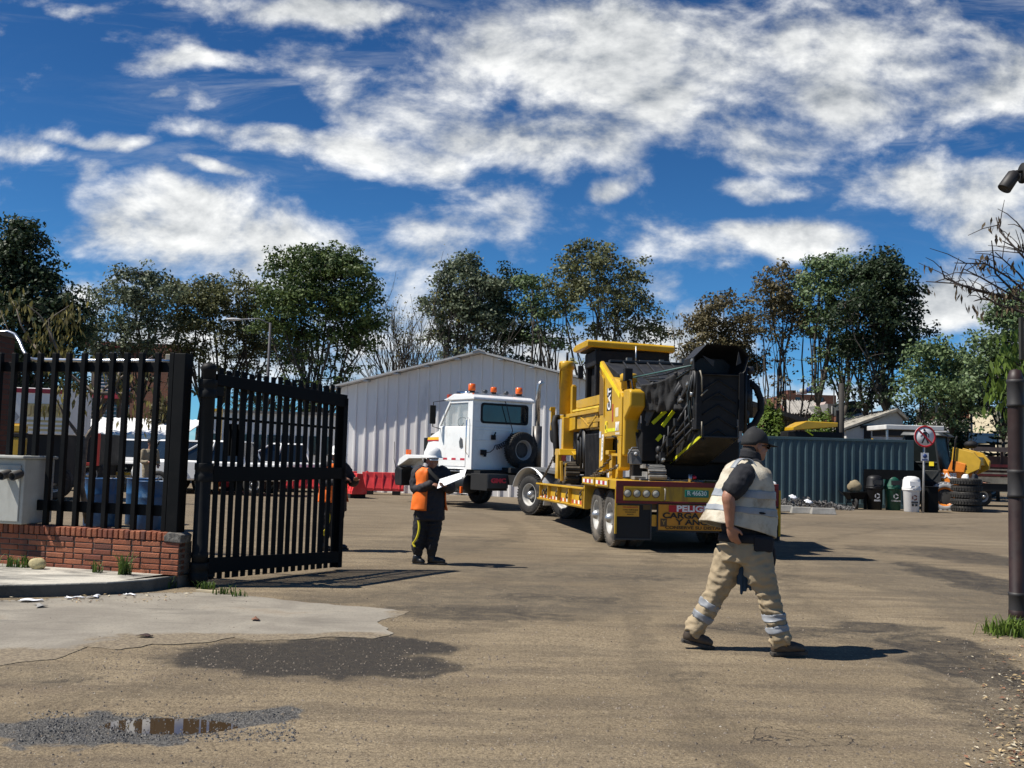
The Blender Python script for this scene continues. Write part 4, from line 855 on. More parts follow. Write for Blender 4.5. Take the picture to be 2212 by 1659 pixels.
# frame, tanks, steps
m_=MB(); 
for s in (-1,1): m_.box((-2.0,s*.42-.05,.72),(6.9,s*.42+.05,1.0))
m_.box((-2.0,-.37,.78),(-1.9,.37,.95)); m_.box((2.6,-1.0,.95),(4.7,1.0,1.1)); m_.build('chassis_frame',K,BLACKM)
m_=MB(); m_.lathe([(0,-.62),(.28,-.62),(.30,-.60),(.30,.60),(.28,.62),(0,.62)],24,(3.85,.86,.72),(1,0,0)); tk=m_.build('fuel_tank',K,mat('tank_grey',(.022,.024,.026),.45,.3))
for z,x0,x1 in ((1.06,3.3,4.55),(.38,3.3,4.5)): m_=MB(); m_.box((x0,.95,z-.015),(x1,1.17,z+.015)); m_.build('step_plate',K,CHROME,bevel=.004)
m_=MB(); m_.box((3.28,1.12,.42),(3.36,1.19,.62)); m_.build('side_marker',K,ORL,bevel=.01)
m_=MB(); 
for k in range(4): m_.box((3.35+k*.33,YC+.02,1.14),(3.5+k*.33,YC+.03,1.18))
# battery box with lettered rear plate
m_=MB(); m_.box((2.02,.45,.55),(2.85,1.15,1.02)); bb=m_.build('battery_box',K,BLACKM,bevel=.01)
m_=MB(); m_.box((1.97,.46,.62),(1.985,1.16,1.02)); fp=m_.build('mud_flap',K,mat('flap_slate',(.035,.042,.048),.6,var=.2),bevel=.003)
text('lettering','GMC',.17,frame((1.962,.80,.83),(0,-1,0),(-1,0,0)),mat('red_letters',(.62,.05,.08),.5),fp,.004,.010,1.35)
# rear fender arc and wheels
m_=MB(); P0=[]; rr_=.70
for i in range(19):
    a=R(200-i*(185)/18); P0.append((0+rr_*math.cos(a),.54+rr_*math.sin(a)))
n=len(P0); m_.add([(x,.62,z) for x,z in P0]+[(x,1.24,z) for x,z in P0]+[(x*1.03,1.24,.54+(z-.54)*1.03) for x,z in P0]+[(x*1.03,.62,.54+(z-.54)*1.03) for x,z in P0],[(i,i+1,n+i+1,n+i) for i in range(n-1)]+[(n+i,n+i+1,2*n+i+1,2*n+i) for i in range(n-1)]+[(2*n+i,2*n+i+1,3*n+i+1,3*n+i) for i in range(n-1)],True); m_.build('rear_fender',K,mat('fender_alu',(.55,.55,.53),.35,.6,dirt=(.2,.17,.13),da=.4))
m_=MB(); m_.hexa([(-1.1,.55,1.10),(-.1,.55,1.18),(-.1,1.2,1.18),(-1.1,1.2,1.10)],[(-1.1,.55,1.20),(-.1,.55,1.26),(-.1,1.2,1.26),(-1.1,1.2,1.20)]); m_.build('deck_plate',K,mat('plate_grey',(.16,.16,.155),.5,.3),bevel=.01)
for x in (0,-1.42):
    for s in (1,-1): wheel(K,(x,s*1.06,.54),.54,.30,s,dual=True,deep=.15)
for s in (1,-1): wheel(K,(5.55,s*1.02,.54),.54,.31,s,deep=.02,rz=R(0))
for x in (0,-1.42,5.55): m_=MB(); m_.cyl((x,-1,.54),(x,1,.54),.08); m_.build('axle',K,BLACKM)
m_=MB(); m_.lathe([(0,-.05),(.42,-.05),(.46,0),(.42,.05),(0,.05)],24,(-.6,0,1.16)); m_.build('fifth_wheel',K,BLACKM)
# spare wheel upright behind the cab
sw=wheel(K,(2.58,-.42,1.72),.54,.28,-1,deep=.10,hub=False,rimm=mat('rim_spare',(.30,.29,.27),.5),rz=PI/2,name='spare_wheel')
sw.rotation_euler=(0,0,-PI/2)
m_=MB(); m_.box((2.35,-.9,1.05),(2.8,.1,1.2)); m_.box((2.30,-.72,1.2),(2.40,-.2,1.35)); m_.build('wheel_carrier',K,BLACKM,bevel=.01)
# exhaust stack
m_=MB(); m_.cyl((2.60,-1.02,1.1),(2.60,-1.02,2.45),.14,n=18); m_.build('muffler',K,mat('burnt_steel',(.10,.095,.09),.45,.7,var=.3)); m_=MB(); m_.tube([(2.6,-1.02,2.45),(2.6,-1.02,3.55),(2.57,-1.03,3.68),(2.47,-1.08,3.80)],.075,14); m_.build('exhaust_stack',K,mat('stack_steel',(.42,.41,.40),.25,.9,var=.2))
# coiled air lines on the rear wall
m_=MB(); pts=[]
pts+=[(2.9,.70,1.62),(2.86,.62,1.62),(2.84,.50,1.64),(2.82,.40,1.72)]
for i in range(90):
    f=i/89; a=f*2*PI*8; c=Vector((2.78,.36-.62*f,1.78+.42*f-.10*math.sin(f*PI))); pts.append(c+Vector((math.cos(a)*.06,0,math.sin(a)*.07)))
pts+=[(2.80,-.25,2.30),(2.86,-.2,2.55),(2.84,-.05,3.0),(2.9,0,3.2)]
m_.tube(pts,.014,6); m_.build('coiled_hose',K,mat('hose_dark',(.02,.018,.025),.5))
m_=MB(); m_.box((2.87,.60,1.55),(2.95,.78,1.70)); m_.box((2.84,.63,1.50),(2.90,.70,1.60)); m_.build('hose_socket',K,BLACKM,bevel=.01); m_=MB(); m_.box((2.88,.28,2.0),(2.95,.42,2.14)); m_.tube([(2.9,.35,2.1),(2.86,.33,2.18),(2.88,.3,2.22)],.025,6); m_.build('hose_socket',K,BLACKM,bevel=.01)
# roof lights
m_=MB(); m_.tube([(3.3,-1.02,3.36),(3.3,1.02,3.38)],.016,6); m_.tube([(3.3,1.0,3.36),(3.3,1.0,3.3)],.014,6); m_.build('roof_bar',K,STEEL)
for y,rd,h_,sq in ((.90,.112,.25,1),(.12,.098,.20,0),(-.82,.112,.24,1)):
    m_=MB(); m_.lathe([(0,0),(rd*.8,0),(rd*.8,.06),(0,.06)],16,(3.30,y,3.36)); bs=m_.build('beacon',K,BLACKM); m_=MB(); m_.lathe([(rd*.9,.06),(rd,.08),(rd*.95,h_),(rd*.7,h_+.015),(0,h_+.02)],4 if False else 16,(3.30,y,3.36)); m_.build('lens',bs,ORL)
for y in (.45,-.32): m_=MB(); m_.cyl((3.22,y,3.42),(3.36,y,3.42),.055,n=14); m_.build('roof_lamp',K,mat('lamp_grey',(.06,.065,.07),.4))
m_=MB(); m_.box((4.30,.92,3.20),(4.42,1.06,3.34)); m_.build('corner_marker',K,mat('red_amber',(.35,.04,.01),.3),bevel=.02); m_=MB(); m_.cyl((3.75,.55,3.40),(4.30,.75,3.40),.05,n=12); m_.build('air_horn',K,CHROME)
# steering wheel, seats, driver
m_=MB(); c=[(4.30+.10*math.sin(a)*.5,.5+.20*math.cos(a),2.50+.17*math.sin(a)) for a in [2*PI*i/20 for i in range(21)]]; m_.tube(c,.014,6,False); m_.tube([(4.3,.5,2.5),(4.6,.5,2.2)],.02,6); m_.build('steering_wheel',K,BLACKM)
for y in (.5,-.5): m_=MB(); m_.box((3.15,y-.24,1.5),(3.75,y+.24,1.75)); m_.box((3.12,y-.24,1.75),(3.28,y+.24,2.55)); m_.build('seat',K,mat('seat_cloth',(.05,.05,.055),.9),bevel=.05)
# ---------------------------------------------------------------- low bed trailer
TA=R(8); TO=Vector((3.17,16.75,0))
T=thing('lowbed_trailer',TO,TA+PI/2,'yellow low bed trailer with warning board, spotted tail lamps and twin axles','trailer')
MAR=mat('maroon_paint',(.16,.012,.012),.5,var=.2,dirt=(.08,.05,.03),da=.4)
# rear deck over the wheels
m_=MB(); m_.box((0.03,-1.38,1.02),(2.62,1.40,1.17)); m_.build('rear_deck',T,YELT,bevel=.008)
m_=MB(); m_.box((0.03,-.95,.70),(2.6,.95,1.02)); m_.build('bogie_frame',T,mat('dark_yellow_rust',(.10,.06,.02),.8,var=.4))
m_=MB(); m_.box((-.012,-1.385,1.085),(.028,1.42,1.17)); m_.box((-.012,-1.385,.80),(.028,1.42,.845)); m_.box((-.012,1.30,.845),(.028,1.42,1.085)); m_.box((-.012,-1.385,.845),(.028,-1.30,1.085)); m_.build('bumper_frame',T,MAR,bevel=.005)
m_=MB(); m_.box((-.004,-1.30,.845),(.027,1.30,1.085)); bp=m_.build('bumper_panel',T,YELT)
for s in (1,-1):
    m_=MB(); m_.box((-.02,s*1.29,.86),(-.0045,s*.66,1.07)); lp=m_.build('lamp_panel',T,YELT,bevel=.004)
    for k in range(4):
        y=s*(1.235-.16*k); m_=MB(); m_.lathe([(0,.0),(.058,0),(.062,.012),(.050,.022),(0,.026)],20,(-.02,y,.965),(-1,0,0)); lm=m_.build('tail_lamp',lp,mat('lamp_frost',(.42,.40,.33),.35,var=.15)); m_=MB(); m_.lathe([(.058,0),(.068,.0),(.068,.02),(.058,.02)],20,(-.02,y,.965),(-1,0,0),True,True)
        m_.build('lamp_ring',lp,mat('rusty_ring',(.11,.07,.03),.7))
    m_=MB(); m_.tube([(-.02,s*.60,1.05),(-.055,s*.60,1.03),(-.055,s*.60,.88),(-.02,s*.60,.86)],.014,6); m_.build('grab_loop',T,mat('worn_steel',(.25,.22,.17),.6))
    # mud flap with yellow label
    m_=MB(); m_.box((.04,s*1.43,.20),(.06,s*.80,.80)); fl=m_.build('mud_flap',T,mat('flap_black',(.010,.010,.010),.7,var=.3),bevel=.01); m_=MB()
    for (a,b) in (((.80,.2),(1.43,.225)),((.80,.775),(1.43,.80)),((.80,.225),(.825,.775)),((1.405,.225),(1.43,.775))): m_.box((.028,s*a[0],a[1]),(.039,s*b[0],b[1]))
    m_.build('flap_frame',fl,mat('flap_rim',(.035,.035,.035),.5))
    y0,y1=(1.42,1.02); m_=MB(); m_.box((.012,s*y0,.585),(.027,s*y1,.765)); lb=m_.build('warning_label',fl,mat('label_orange',(.70,.33,.02),.5),bevel=.003)
    text('red_text','NO ADELANTE',.038,frame((.010,s*1.17 if s>0 else -1.17,.735),(0,-1,0),(-1,0,0)),mat('label_red',(.55,.03,.02),.6),lb,.001,.0006)
    for j in range(3): text('label_text',('DOBLE REMOLQUE','TRANSPORTE','PESADO')[j],.03,frame((.010,s*1.17 if s>0 else -1.17,.692-j*.038),(0,-1,0),(-1,0,0)),mat('label_black',(.05,.035,.01),.6),lb,.001,.0004)
# warning board
m_=MB(); m_.box((.0,-.70,.37),(.025,.70,.795)); wb=m_.build('warning_board',T,mat('board_orange',(.66,.27,.015),.5,var=.12,dirt=(.25,.12,.03),da=.3,ds=4),bevel=.004)
m_=MB(); 
for (a,b) in (((-.72,.795),(.72,.815)),((-.72,.345),(.72,.368)),((-.72,.368),(-.70,.795)),((.70,.368),(.72,.795))): m_.box((-.012,a[0],a[1]),(.03,b[0],b[1]))
m_.build('board_frame',wb,mat('frame_black',(.02,.018,.015),.6))
m_=MB(); m_.box((-.008,-.54,.67),(-.001,.52,.785)); m_.build('red_band',wb,mat('band_red',(.55,.015,.02),.5))
LK=mat('letter_black',(.022,.016,.008),.6); LW=mat('letter_white',(.8,.78,.75),.5)
FR=lambda z:frame((-.010,0,z),(0,-1,0),(-1,0,0))
FR=lambda z,y=0:frame((-.010,y,z),(0,-1,0),(-1,0,0))
text('peligro_text','PELIGRO',.138,FR(.727,.03),LW,wb,.002,.005,1.34); text('carga_text','CARGA LARGA',.126,FR(.610),LK,wb,.002,.0042,1.46); text('ancha_text','Y ANCHA',.126,FR(.505),LK,wb,.002,.0042,1.40); text('distance_text','CONSERVE SU DISTANCIA',.070,FR(.415),mat('letter_faded',(.09,.05,.012),.7),wb,.002,.002,1.4)
m_=MB(); m_.box((-.006,.55,.43),(-.001,.66,.56)); m_.build('emblem_square',wb,mat('emblem_brown',(.10,.055,.02),.6)); text('emblem','Y',.09,frame((-.008,.605,.495),(0,-1,0),(-1,0,0)),mat('emblem_tan',(.45,.25,.05),.6),wb,.001,.003)
m_=MB(); m_.box((-.018,-.16,.92),(-.0045,.25,1.04)); pl=m_.build('number_plate',T,mat('plate_green',(.01,.16,.115),.4),bevel=.012); text('plate_text','R 46630',.105,frame((-.021,.045,.985),(0,-1,0),(-1,0,0)),mat('plate_white',(.62,.70,.66),.5),pl,.001,.0025,.95)
m_=MB(); m_.box((.02,.72,.43),(.034,.80,.62)); m_.build('side_label',T,mat('label_orange',(.70,.33,.02),.5))
for s in (1,-1):
    # beacon stub on the deck
    pass
m_=MB(); m_.cyl((.12,.12,1.17),(.12,.12,1.30),.035,n=12); bs=m_.build('rear_beacon',T,STEEL); m_=MB(); m_.cyl((.12,.02,1.25),(.12,.08,1.25),.03,n=12); m_.build('red_lens',bs,mat('red_lens',(.6,.02,.05),.2))
# side plates above the wheels with reflective tape
for s in (1,-1):
    m_=MB(); 
    for (a,b) in ((2.62,1.62),(1.50,.55)): m_.mat(YELT).box((b,s*1.40,1.05),(a,s*1.43,1.165))
    m_.build('side_plate',T); m_=MB()
    for (a,b) in ((2.55,1.70),(1.45,.62)):
        for k in range(5): m_.mat(TAPE[(k+1)%2]).box((b+(a-b)*k/5,s*1.4305,1.075),(b+(a-b)*(k+1)/5-.01,s*1.433,1.14))
    m_.build('reflective_tape',T)
    m_=MB(); m_.box((-.0,s*1.40,.3),(.03,s*1.43,1.07)); m_.build('flap_hanger',T,YELT)
for x in (.99,2.02):
    for s in (1,-1): wheel(T,(x,s*1.17,.495),.495,.25,s,dual=True,lug=52,deep=.11,rub=RUBD,hub=True,lugd=.012)
for x in (.99,2.02): m_=MB(); m_.cyl((x,-1.1,.495),(x,1.1,.495),.07); m_.build('axle',T,BLACKM)
# low deck with side beam, tie-down rings and tape
m_=MB(); m_.hexa([(2.63,-1.36,.57),(8.1,-1.36,.52),(8.1,1.30,.52),(2.63,1.30,.57)],[(2.63,-1.36,.93),(8.0,-1.36,.87),(8.0,1.30,.87),(2.63,1.30,.93)]); m_.build('deck_bed',T,mat('deck_boards',(.10,.075,.05),.9,var=.3,dirt=(.16,.13,.10),da=.5))
m_=MB(); m_.hexa([(2.56,1.30,.56),(8.1,1.30,.50),(8.1,1.36,.50),(2.56,1.36,.56)],[(2.56,1.30,.60),(8.1,1.30,.54),(8.1,1.38,.54),(2.56,1.38,.60)]); m_.hexa([(2.56,1.30,.60),(8.1,1.30,.54),(8.1,1.325,.54),(2.56,1.325,.60)],[(2.56,1.30,.93),(8.0,1.30,.87),(8.0,1.325,.87),(2.56,1.325,.93)]); m_.hexa([(2.56,1.30,.93),(8.0,1.30,.87),(8.0,1.42,.87),(2.56,1.42,.93)],[(2.56,1.30,.965),(8.0,1.30,.905),(8.0,1.42,.905),(2.56,1.42,.965)])
for x in (2.75,4.1,5.3,6.5,7.6): m_.box((x-.012,1.325,.60),(x+.012,1.40,.93))
m_.box((2.55,.9,.57),(2.62,1.40,1.05)); m_.build('side_beam',T,YELT,bevel=.006)
m_=MB(); 
for k in range(26):
    x=2.72+k*.2; z=.625-.011*(x-2.6)
    if k%2==0 or True: m_.mat(TAPE[k%2]).box((x,1.3255,z),(x+.11,1.329,z+.07))
m_.build('reflective_tape',T)
for x,z in ((7.05,.70),(6.68,.74),(5.34,.75),(4.19,.76),(2.85,.78)):
    m_=MB(); m_.lathe([(.055,-.012),(.075,-.012),(.075,.012),(.055,.012)],16,(x,1.40,z),(.5,.85,.1),True,True); m_.cyl((x,1.32,z+.04),(x,1.42,z+.05),.022,n=8); rg=m_.build('tie_ring',T,mat('ring_dark',(.05,.04,.03),.6,.3))
    m_=MB(); m_.hexa([(x-.09,1.326,z-.10),(x+.05,1.326,z-.10),(x+.05,1.332,z-.10),(x-.09,1.332,z-.10)],[(x-.09,1.326,z+.02),(x+.05,1.326,z+.02),(x+.05,1.332,z+.02),(x-.09,1.332,z+.02)]); m_.build('ring_recess',T,mat('recess_dark',(.06,.035,.01),.8))
# nose plate and gooseneck
m_=MB(); m_.prism([(8.0,1.30,.52),(8.75,1.05,.44),(8.80,1.05,.72),(8.55,1.2,.88),(8.0,1.30,.90)],(0,-.05,0)); m_.prism([(8.0,-1.30,.52),(8.75,-1.05,.44),(8.80,-1.05,.72),(8.55,-1.2,.88),(8.0,-1.30,.90)],(0,.05,0)); m_.box((8.0,-1.25,.46),(8.72,1.0,.56)); m_.build('nose_plate',T,YELT,bevel=.008)
m_=MB(); 
for s in (-.42,.42): m_.prism([(8.0,s,.60),(8.55,s,.62),(8.75,s,1.02),(10.4,s,1.06),(10.4,s,1.26),(8.4,s,1.24),(8.0,s,.92)],(0,.14,0))
m_.box((8.4,-.42,1.20),(10.4,.5,1.28)); m_.build('gooseneck',T,mat('deck_boards',(.1,.075,.05),.9),bevel=.01)
# ---------------------------------------------------------------- road milling machine on the trailer
def trw(x,y,z):
    c,s=math.cos(TA),math.sin(TA); return Vector((TO.x-s*x-c*y,TO.y+c*x-s*y,z))
MBASE=Vector((3.4,0,.97))
MC=thing('milling_machine',trw(*MBASE),TA+PI/2,'yellow road milling machine with canopy and folded black conveyor riding on the trailer','milling machine')
def MM():
    m=MB(); m.T=Matrix.Translation(-MBASE); return m
YM=YEL; YD=mat('yellow_paint_worn',(.45,.26,.02),.5,var=.2,dirt=(.16,.10,.05),da=.5,ds=4)
DK=mat('machine_black',(.010,.010,.011),.65,var=.4,vs=5,dirt=(.05,.045,.04),da=.3,ds=4,spec=.3)
DK2=mat('machine_charcoal',(.017,.0175,.019),.55,var=.3,vs=6,dirt=(.09,.08,.07),da=.3,ds=5)
TARP=mat('black_canvas',(.022,.0215,.0215),.75,var=.3,vs=4,bump=.3,bs=25,dirt=(.10,.095,.09),da=.3,ds=3)
BELT=mat('conveyor_rubber',(.014,.0135,.013),.8,var=.3,vs=6,dirt=(.05,.045,.04),da=.4,ds=5)
YP=1.12
# left outer panel
m_=MM(); m_.prism([(.92,YP,1.93),(2.60,YP,1.93),(2.63,YP,3.37),(2.58,YP,3.40),(1.04,YP,2.70),(.92,YP,2.62)],(0,-.06,0)); sp=m_.build('side_panel',MC,YM,bevel=.012)
m_=MM(); m_.prism([(2.28,YP,1.27),(2.58,YP,1.27),(2.58,YP,1.93),(2.20,YP,1.93)],(0,-.18,0)); m_.build('panel_leg',MC,YM,bevel=.01); m_=MM(); m_.prism([(.93,YP,1.38),(1.13,YP,1.32),(1.20,YP,1.93),(.92,YP,1.93)],(0,-.20,0)); m_.build('panel_leg',MC,YM,bevel=.01)
m_=MM(); m_.prism([(1.2,YP-.02,1.90),(2.2,YP-.02,1.90),(2.2,YP-.02,1.98),(1.2,YP-.02,1.98)],(0,-.25,0)); 
for z in (1.60,): m_.beam((1.1,YP-.06,z),(2.0,YP-.06,z),.05,.05)
m_.prism([(1.72,YP-.04,1.05),(1.92,YP-.04,1.05),(1.92,YP-.04,1.62),(1.72,YP-.04,1.62)],(0,-.08,0)); m_.box((1.75,YP-.12,1.60),(1.98,YP+.02,1.68)); m_.prism([(1.28,YP-.04,1.05),(1.48,YP-.04,1.05),(1.42,YP-.04,1.36),(1.28,YP-.04,1.36)],(0,-.1,0)); m_.build('step_ladder',MC,YM,bevel=.008)
m_=MM(); m_.prism([(2.60,YP+.004,3.385),(2.63,YP+.004,3.29),(1.06,YP+.004,2.60),(1.05,YP+.004,2.69)],(0,.006,0)); m_.build('yellow_stripe',sp,mat('bright_yellow_band',(.80,.60,.01),.4))
m_=MM(); m_.prism([(2.22,YP+.006,2.36),(2.60,YP+.006,2.36),(2.61,YP+.006,3.16),(2.27,YP+.006,2.98)],(0,.004,0))
for k in range(9): x=2.24+k*.04; m_.box((x,YP+.01,2.37),(x+.022,YP+.018,2.98+.04*k*.9))
m_.build('vent_grille',sp,mat('tan_grille',(.28,.17,.05),.7))
m_=MM(); m_.prism([(2.20,YP+.006,2.30),(2.23,YP+.006,2.30),(2.28,YP+.006,3.0),(2.60,YP+.006,3.17),(2.60,YP+.006,3.21),(2.25,YP+.006,3.04)],(0,.012,0)); m_.build('grille_trim',sp,YM)
V4=lambda x,z,sc=1: frame((x-MBASE.x,YP+.008,z-MBASE.z),(0,0,1),(0,1,0))
m_=MM(); m_.box((1.66,YP+.001,2.41),(2.02,YP+.004,2.83)); m_.build('logo_plate',sp,mat('logo_black',(.012,.011,.01),.5))
text('brand_letters','CAT',.33,frame((1.82-MBASE.x,YP+.006,2.62-MBASE.z),(0,0,1),(0,1,0)),mat('letter_white',(.8,.78,.75),.5),sp,.002,.011,.62)
m_=MM(); m_.prism([(1.83,YP+.0045,2.60),(1.99,YP+.0045,2.53),(1.99,YP+.0045,2.67)],(0,.005,0)); m_.build('logo_triangle',sp,YM)
m_=MM(); m_.box((1.52,YP+.001,2.20),(1.60,YP+.004,2.52)); m_.build('red_sticker',sp,mat('sticker_red',(.35,.02,.03),.5))
m_=MM(); m_.box((1.14,YP+.001,2.28),(1.36,YP+.004,2.44)); m_.build('pale_sticker',sp,mat('sticker_pale',(.60,.52,.36),.5))
text('side_letters','IMY',.20,frame((1.20-MBASE.x,YP+.004,2.10-MBASE.z),(-1,0,0),(0,1,0)),mat('letter_white',(.8,.78,.75),.5),sp,.002,.012,.8)
m_=MM(); m_.box((1.03,YP+.001,1.96),(1.33,YP+.004,2.0)); m_.build('white_sticker',sp,mat('sticker_white',(.70,.62,.52),.5))
m_=MM(); m_.box((1.95,YP+.001,2.0),(2.14,YP+.005,2.22)); st_=m_.build('notice_sticker',sp,mat('sticker_lemon',(.80,.62,.02),.5)); m_=MM(); m_.lathe([(0,0),(.045,0),(.045,.003),(0,.003)],14,(2.06,YP+.005,2.11),(0,1,0)); m_.box((1.955,YP+.006,2.15),(1.99,YP+.008,2.2)); m_.box((1.955,YP+.006,2.02),(1.99,YP+.008,2.06)); m_.build('sticker_symbol',st_,mat('symbol_dark',(.06,.05,.01),.6))
m_=MM(); m_.box((1.35,YP+.001,2.02),(1.94,YP+.004,2.08)); m_.build('lime_band',sp,HIVY)
m_=MM(); m_.prism([(2.27,YP+.002,1.52),(2.42,YP+.002,1.47),(2.36,YP+.002,1.98),(2.22,YP+.002,1.98)],(0,.004,0)); wd2=m_.build('white_strip',sp,mat('strip_white',(.80,.79,.76),.45))
m_=MM(); 
for z in (1.93,1.86,1.80,1.76,1.66,1.58): m_.box((2.295,YP+.007,z-.018),(2.315,YP+.009,z+.018))
m_.build('strip_marks',wd2,mat('mark_grey',(.12,.12,.14),.6))
m_=MM(); m_.box((2.42,YP+.001,1.92),(2.56,YP+.01,2.04)); m_.build('white_lamp',sp,mat('sticker_white2',(.6,.6,.62),.3))
m_=MM(); m_.tube([(1.35,YP,1.93),(1.35,YP+.05,1.93),(1.1,YP+.05,1.90)],.018,6); m_.build('latch_handle',sp,BLACKM)
# sloping top cover, round cap, rounded side box
m_=MM(); m_.hexa([(.92,.78,2.55),(1.06,YP-.01,2.62),(1.9,YP-.01,2.98),(1.9,.78,2.8)],[(.90,.78,2.78),(1.04,YP-.004,2.695),(1.85,YP-.004,3.05),(1.85,.78,3.02)]); m_.build('sloped_cover',MC,YM,bevel=.02)
m_=MM(); m_.lathe([(0,0),(.13,0),(.13,.12),(.15,.125),(.155,.25),(.13,.275),(0,.28)],20,(1.05,.97,2.76)); m_.build('round_cap',MC,YM)
m_=MM(); m_.prism([(.88,YP-.01,1.58),(.80,YP-.01,1.58),(.78,YP-.01,2.22),(.42,YP-.01,2.42),(.40,YP-.01,2.68),(.46,YP-.01,2.73),(.88,YP-.01,2.74)],(0,-.28,0)); m_.build('side_box',MC,YM,bevel=.035,seg=3)
m_=MM(); m_.box((.66,1.0,2.88),(.80,1.14,3.10)); m_.tube([(.74,1.06,2.9),(.74,1.04,2.72)],.03,8); m_.tube([(.70,1.06,2.9),(.55,1.05,2.88),(.46,1.05,2.75),(.46,1.05,2.65)],.018,6); m_.build('work_light',MC,DK,bevel=.02)
# black ribbed hood
m_=MM(); m_.hexa([(1.15,-.95,2.70),(2.64,-.95,3.05),(2.64,YP-.07,3.05),(1.15,.80,2.60)],[(1.15,-.95,2.80),(2.60,-.9,3.40),(2.62,YP-.07,3.385),(1.15,.80,2.80)]); 
for k in range(7): y=-.75+k*.24; m_.beam((1.2,y,2.84),(2.58,y,3.405),.03,.03)
m_.box((2.55,-.9,3.38),(2.70,.95,3.43)); m_.build('ribbed_hood',MC,DK2,bevel=.008)
m_=MM(); 
for (x,y,s) in ((2.66,.55,.05),(2.66,-.1,.04),(2.66,-.55,.07),(2.6,-.75,.06)): m_.box((x-s,y-s,3.43),(x+s,y+s,3.43+s*1.2))
m_.box((2.60,-.25,3.43),(2.66,.35,3.45)); m_.build('hood_fittings',MC,mat('fitting_grey',(.14,.14,.13),.5))
# chassis body and dark engine bay
m_=MM(); m_.box((.95,-1.05,1.42),(6.3,.92,2.30)); m_.box((1.0,-1.0,2.30),(2.6,.9,2.78)); m_.build('engine_body',MC,DK,bevel=.02)
m_=MM(); m_.box((2.75,.93,1.12),(4.15,1.05,2.02)); 
for k in range(11): m_.box((2.8+k*.12,1.05,1.15),(2.86+k*.12,1.062,2.0))
m_.build('rubber_skirt',MC,DK,bevel=.01)
m_=MM(); 
for (x,z0,z1,r_) in ((4.35,1.3,2.1,.05),(4.5,1.5,2.15,.035),(4.75,1.3,2.2,.03),(4.95,1.4,2.05,.05)): m_.tube([(x,1.0,z0),(x,1.02,z1)],r_,8)
m_.tube([(4.3,1.0,2.12),(3.6,1.02,2.14),(2.9,1.0,2.12)],.03,6); m_.tube([(5.2,1.0,1.4),(5.0,1.05,1.9),(4.4,1.05,2.2)],.025,6); m_.build('hydraulic_hose',MC,DK2)
m_=MM(); m_.box((2.9,.95,2.10),(3.7,1.06,2.16)); m_.box((2.65,.95,2.24),(4.1,1.10,2.31)); m_.build('step_bar',MC,YD,bevel=.006)
# platform with boxes
m_=MM(); m_.box((2.66,-1.0,2.42),(6.75,1.14,2.50)); m_.build('platform_floor',MC,YM,bevel=.01)
m_=MM(); m_.prism([(6.35,1.12,2.42),(4.95,1.12,2.42),(4.95,1.12,2.14),(5.75,1.12,2.10)],(0,-.3,0)); m_.build('tool_bin',MC,YM,bevel=.012)
m_=MM(); m_.box((2.9,.9,2.14),(4.85,1.09,2.42)); m_.beam((4.5,1.10,2.40),(3.6,1.10,2.16),.02,.04); m_.beam((3.0,1.10,2.36),(3.6,1.10,2.18),.02,.04); m_.build('storage_box',MC,YD,bevel=.01)
m_=MM(); m_.box((2.68,1.03,2.58),(4.95,1.10,2.76)); m_.box((4.80,.9,2.50),(4.95,1.10,2.62)); m_.build('low_guard',MC,YM,bevel=.01)
m_=MM(); m_.beam((2.66,1.1,2.53),(5.2,1.1,2.545),.05,.04); m_.build('floor_lip',MC,mat('lip_yellow',(.72,.50,.05),.5))
# operator station
m_=MM(); m_.box((4.0,-.55,2.50),(4.95,.55,3.30)); m_.box((3.98,.72,2.76),(4.85,.80,3.62)); 
for x,y in ((4.03,.85),(4.9,.85),(4.03,-.6),(4.9,-.6)): m_.box((x-.06,y-.06,2.5),(x+.06,y+.06,3.84))
m_.box((3.96,-.66,3.45),(5.0,.92,3.76)); m_.box((4.85,-.6,2.5),(4.95,.8,3.84)); m_.build('operator_station',MC,DK,bevel=.02)
m_=MM(); m_.box((4.98,.95,3.24),(5.06,1.06,3.52)); m_.tube([(5.0,.9,3.6),(5.02,1.0,3.5)],.015,6); m_.build('mirror',MC,DK2,bevel=.015)
m_=MM(); m_.prism([(3.86,1.12,3.82),(5.18,1.12,3.82),(5.34,1.12,3.86),(5.34,1.12,3.92),(5.10,1.12,3.965),(3.90,1.12,3.965),(3.84,1.12,3.93)],(0,-1.86,-.055)); m_.build('canopy_roof',MC,YM,bevel=.02,seg=3)
m_=MM(); m_.prism([(3.95,1.0,3.79),(5.1,1.0,3.79),(5.1,1.0,3.82),(3.95,1.0,3.82)],(0,-1.55,-.05)); m_.build('canopy_lining',MC,DK)
m_=MM(); m_.tube([(3.82,.10,3.86),(3.83,.10,3.42)],.016,6); m_.build('canopy_strut',MC,STEEL)
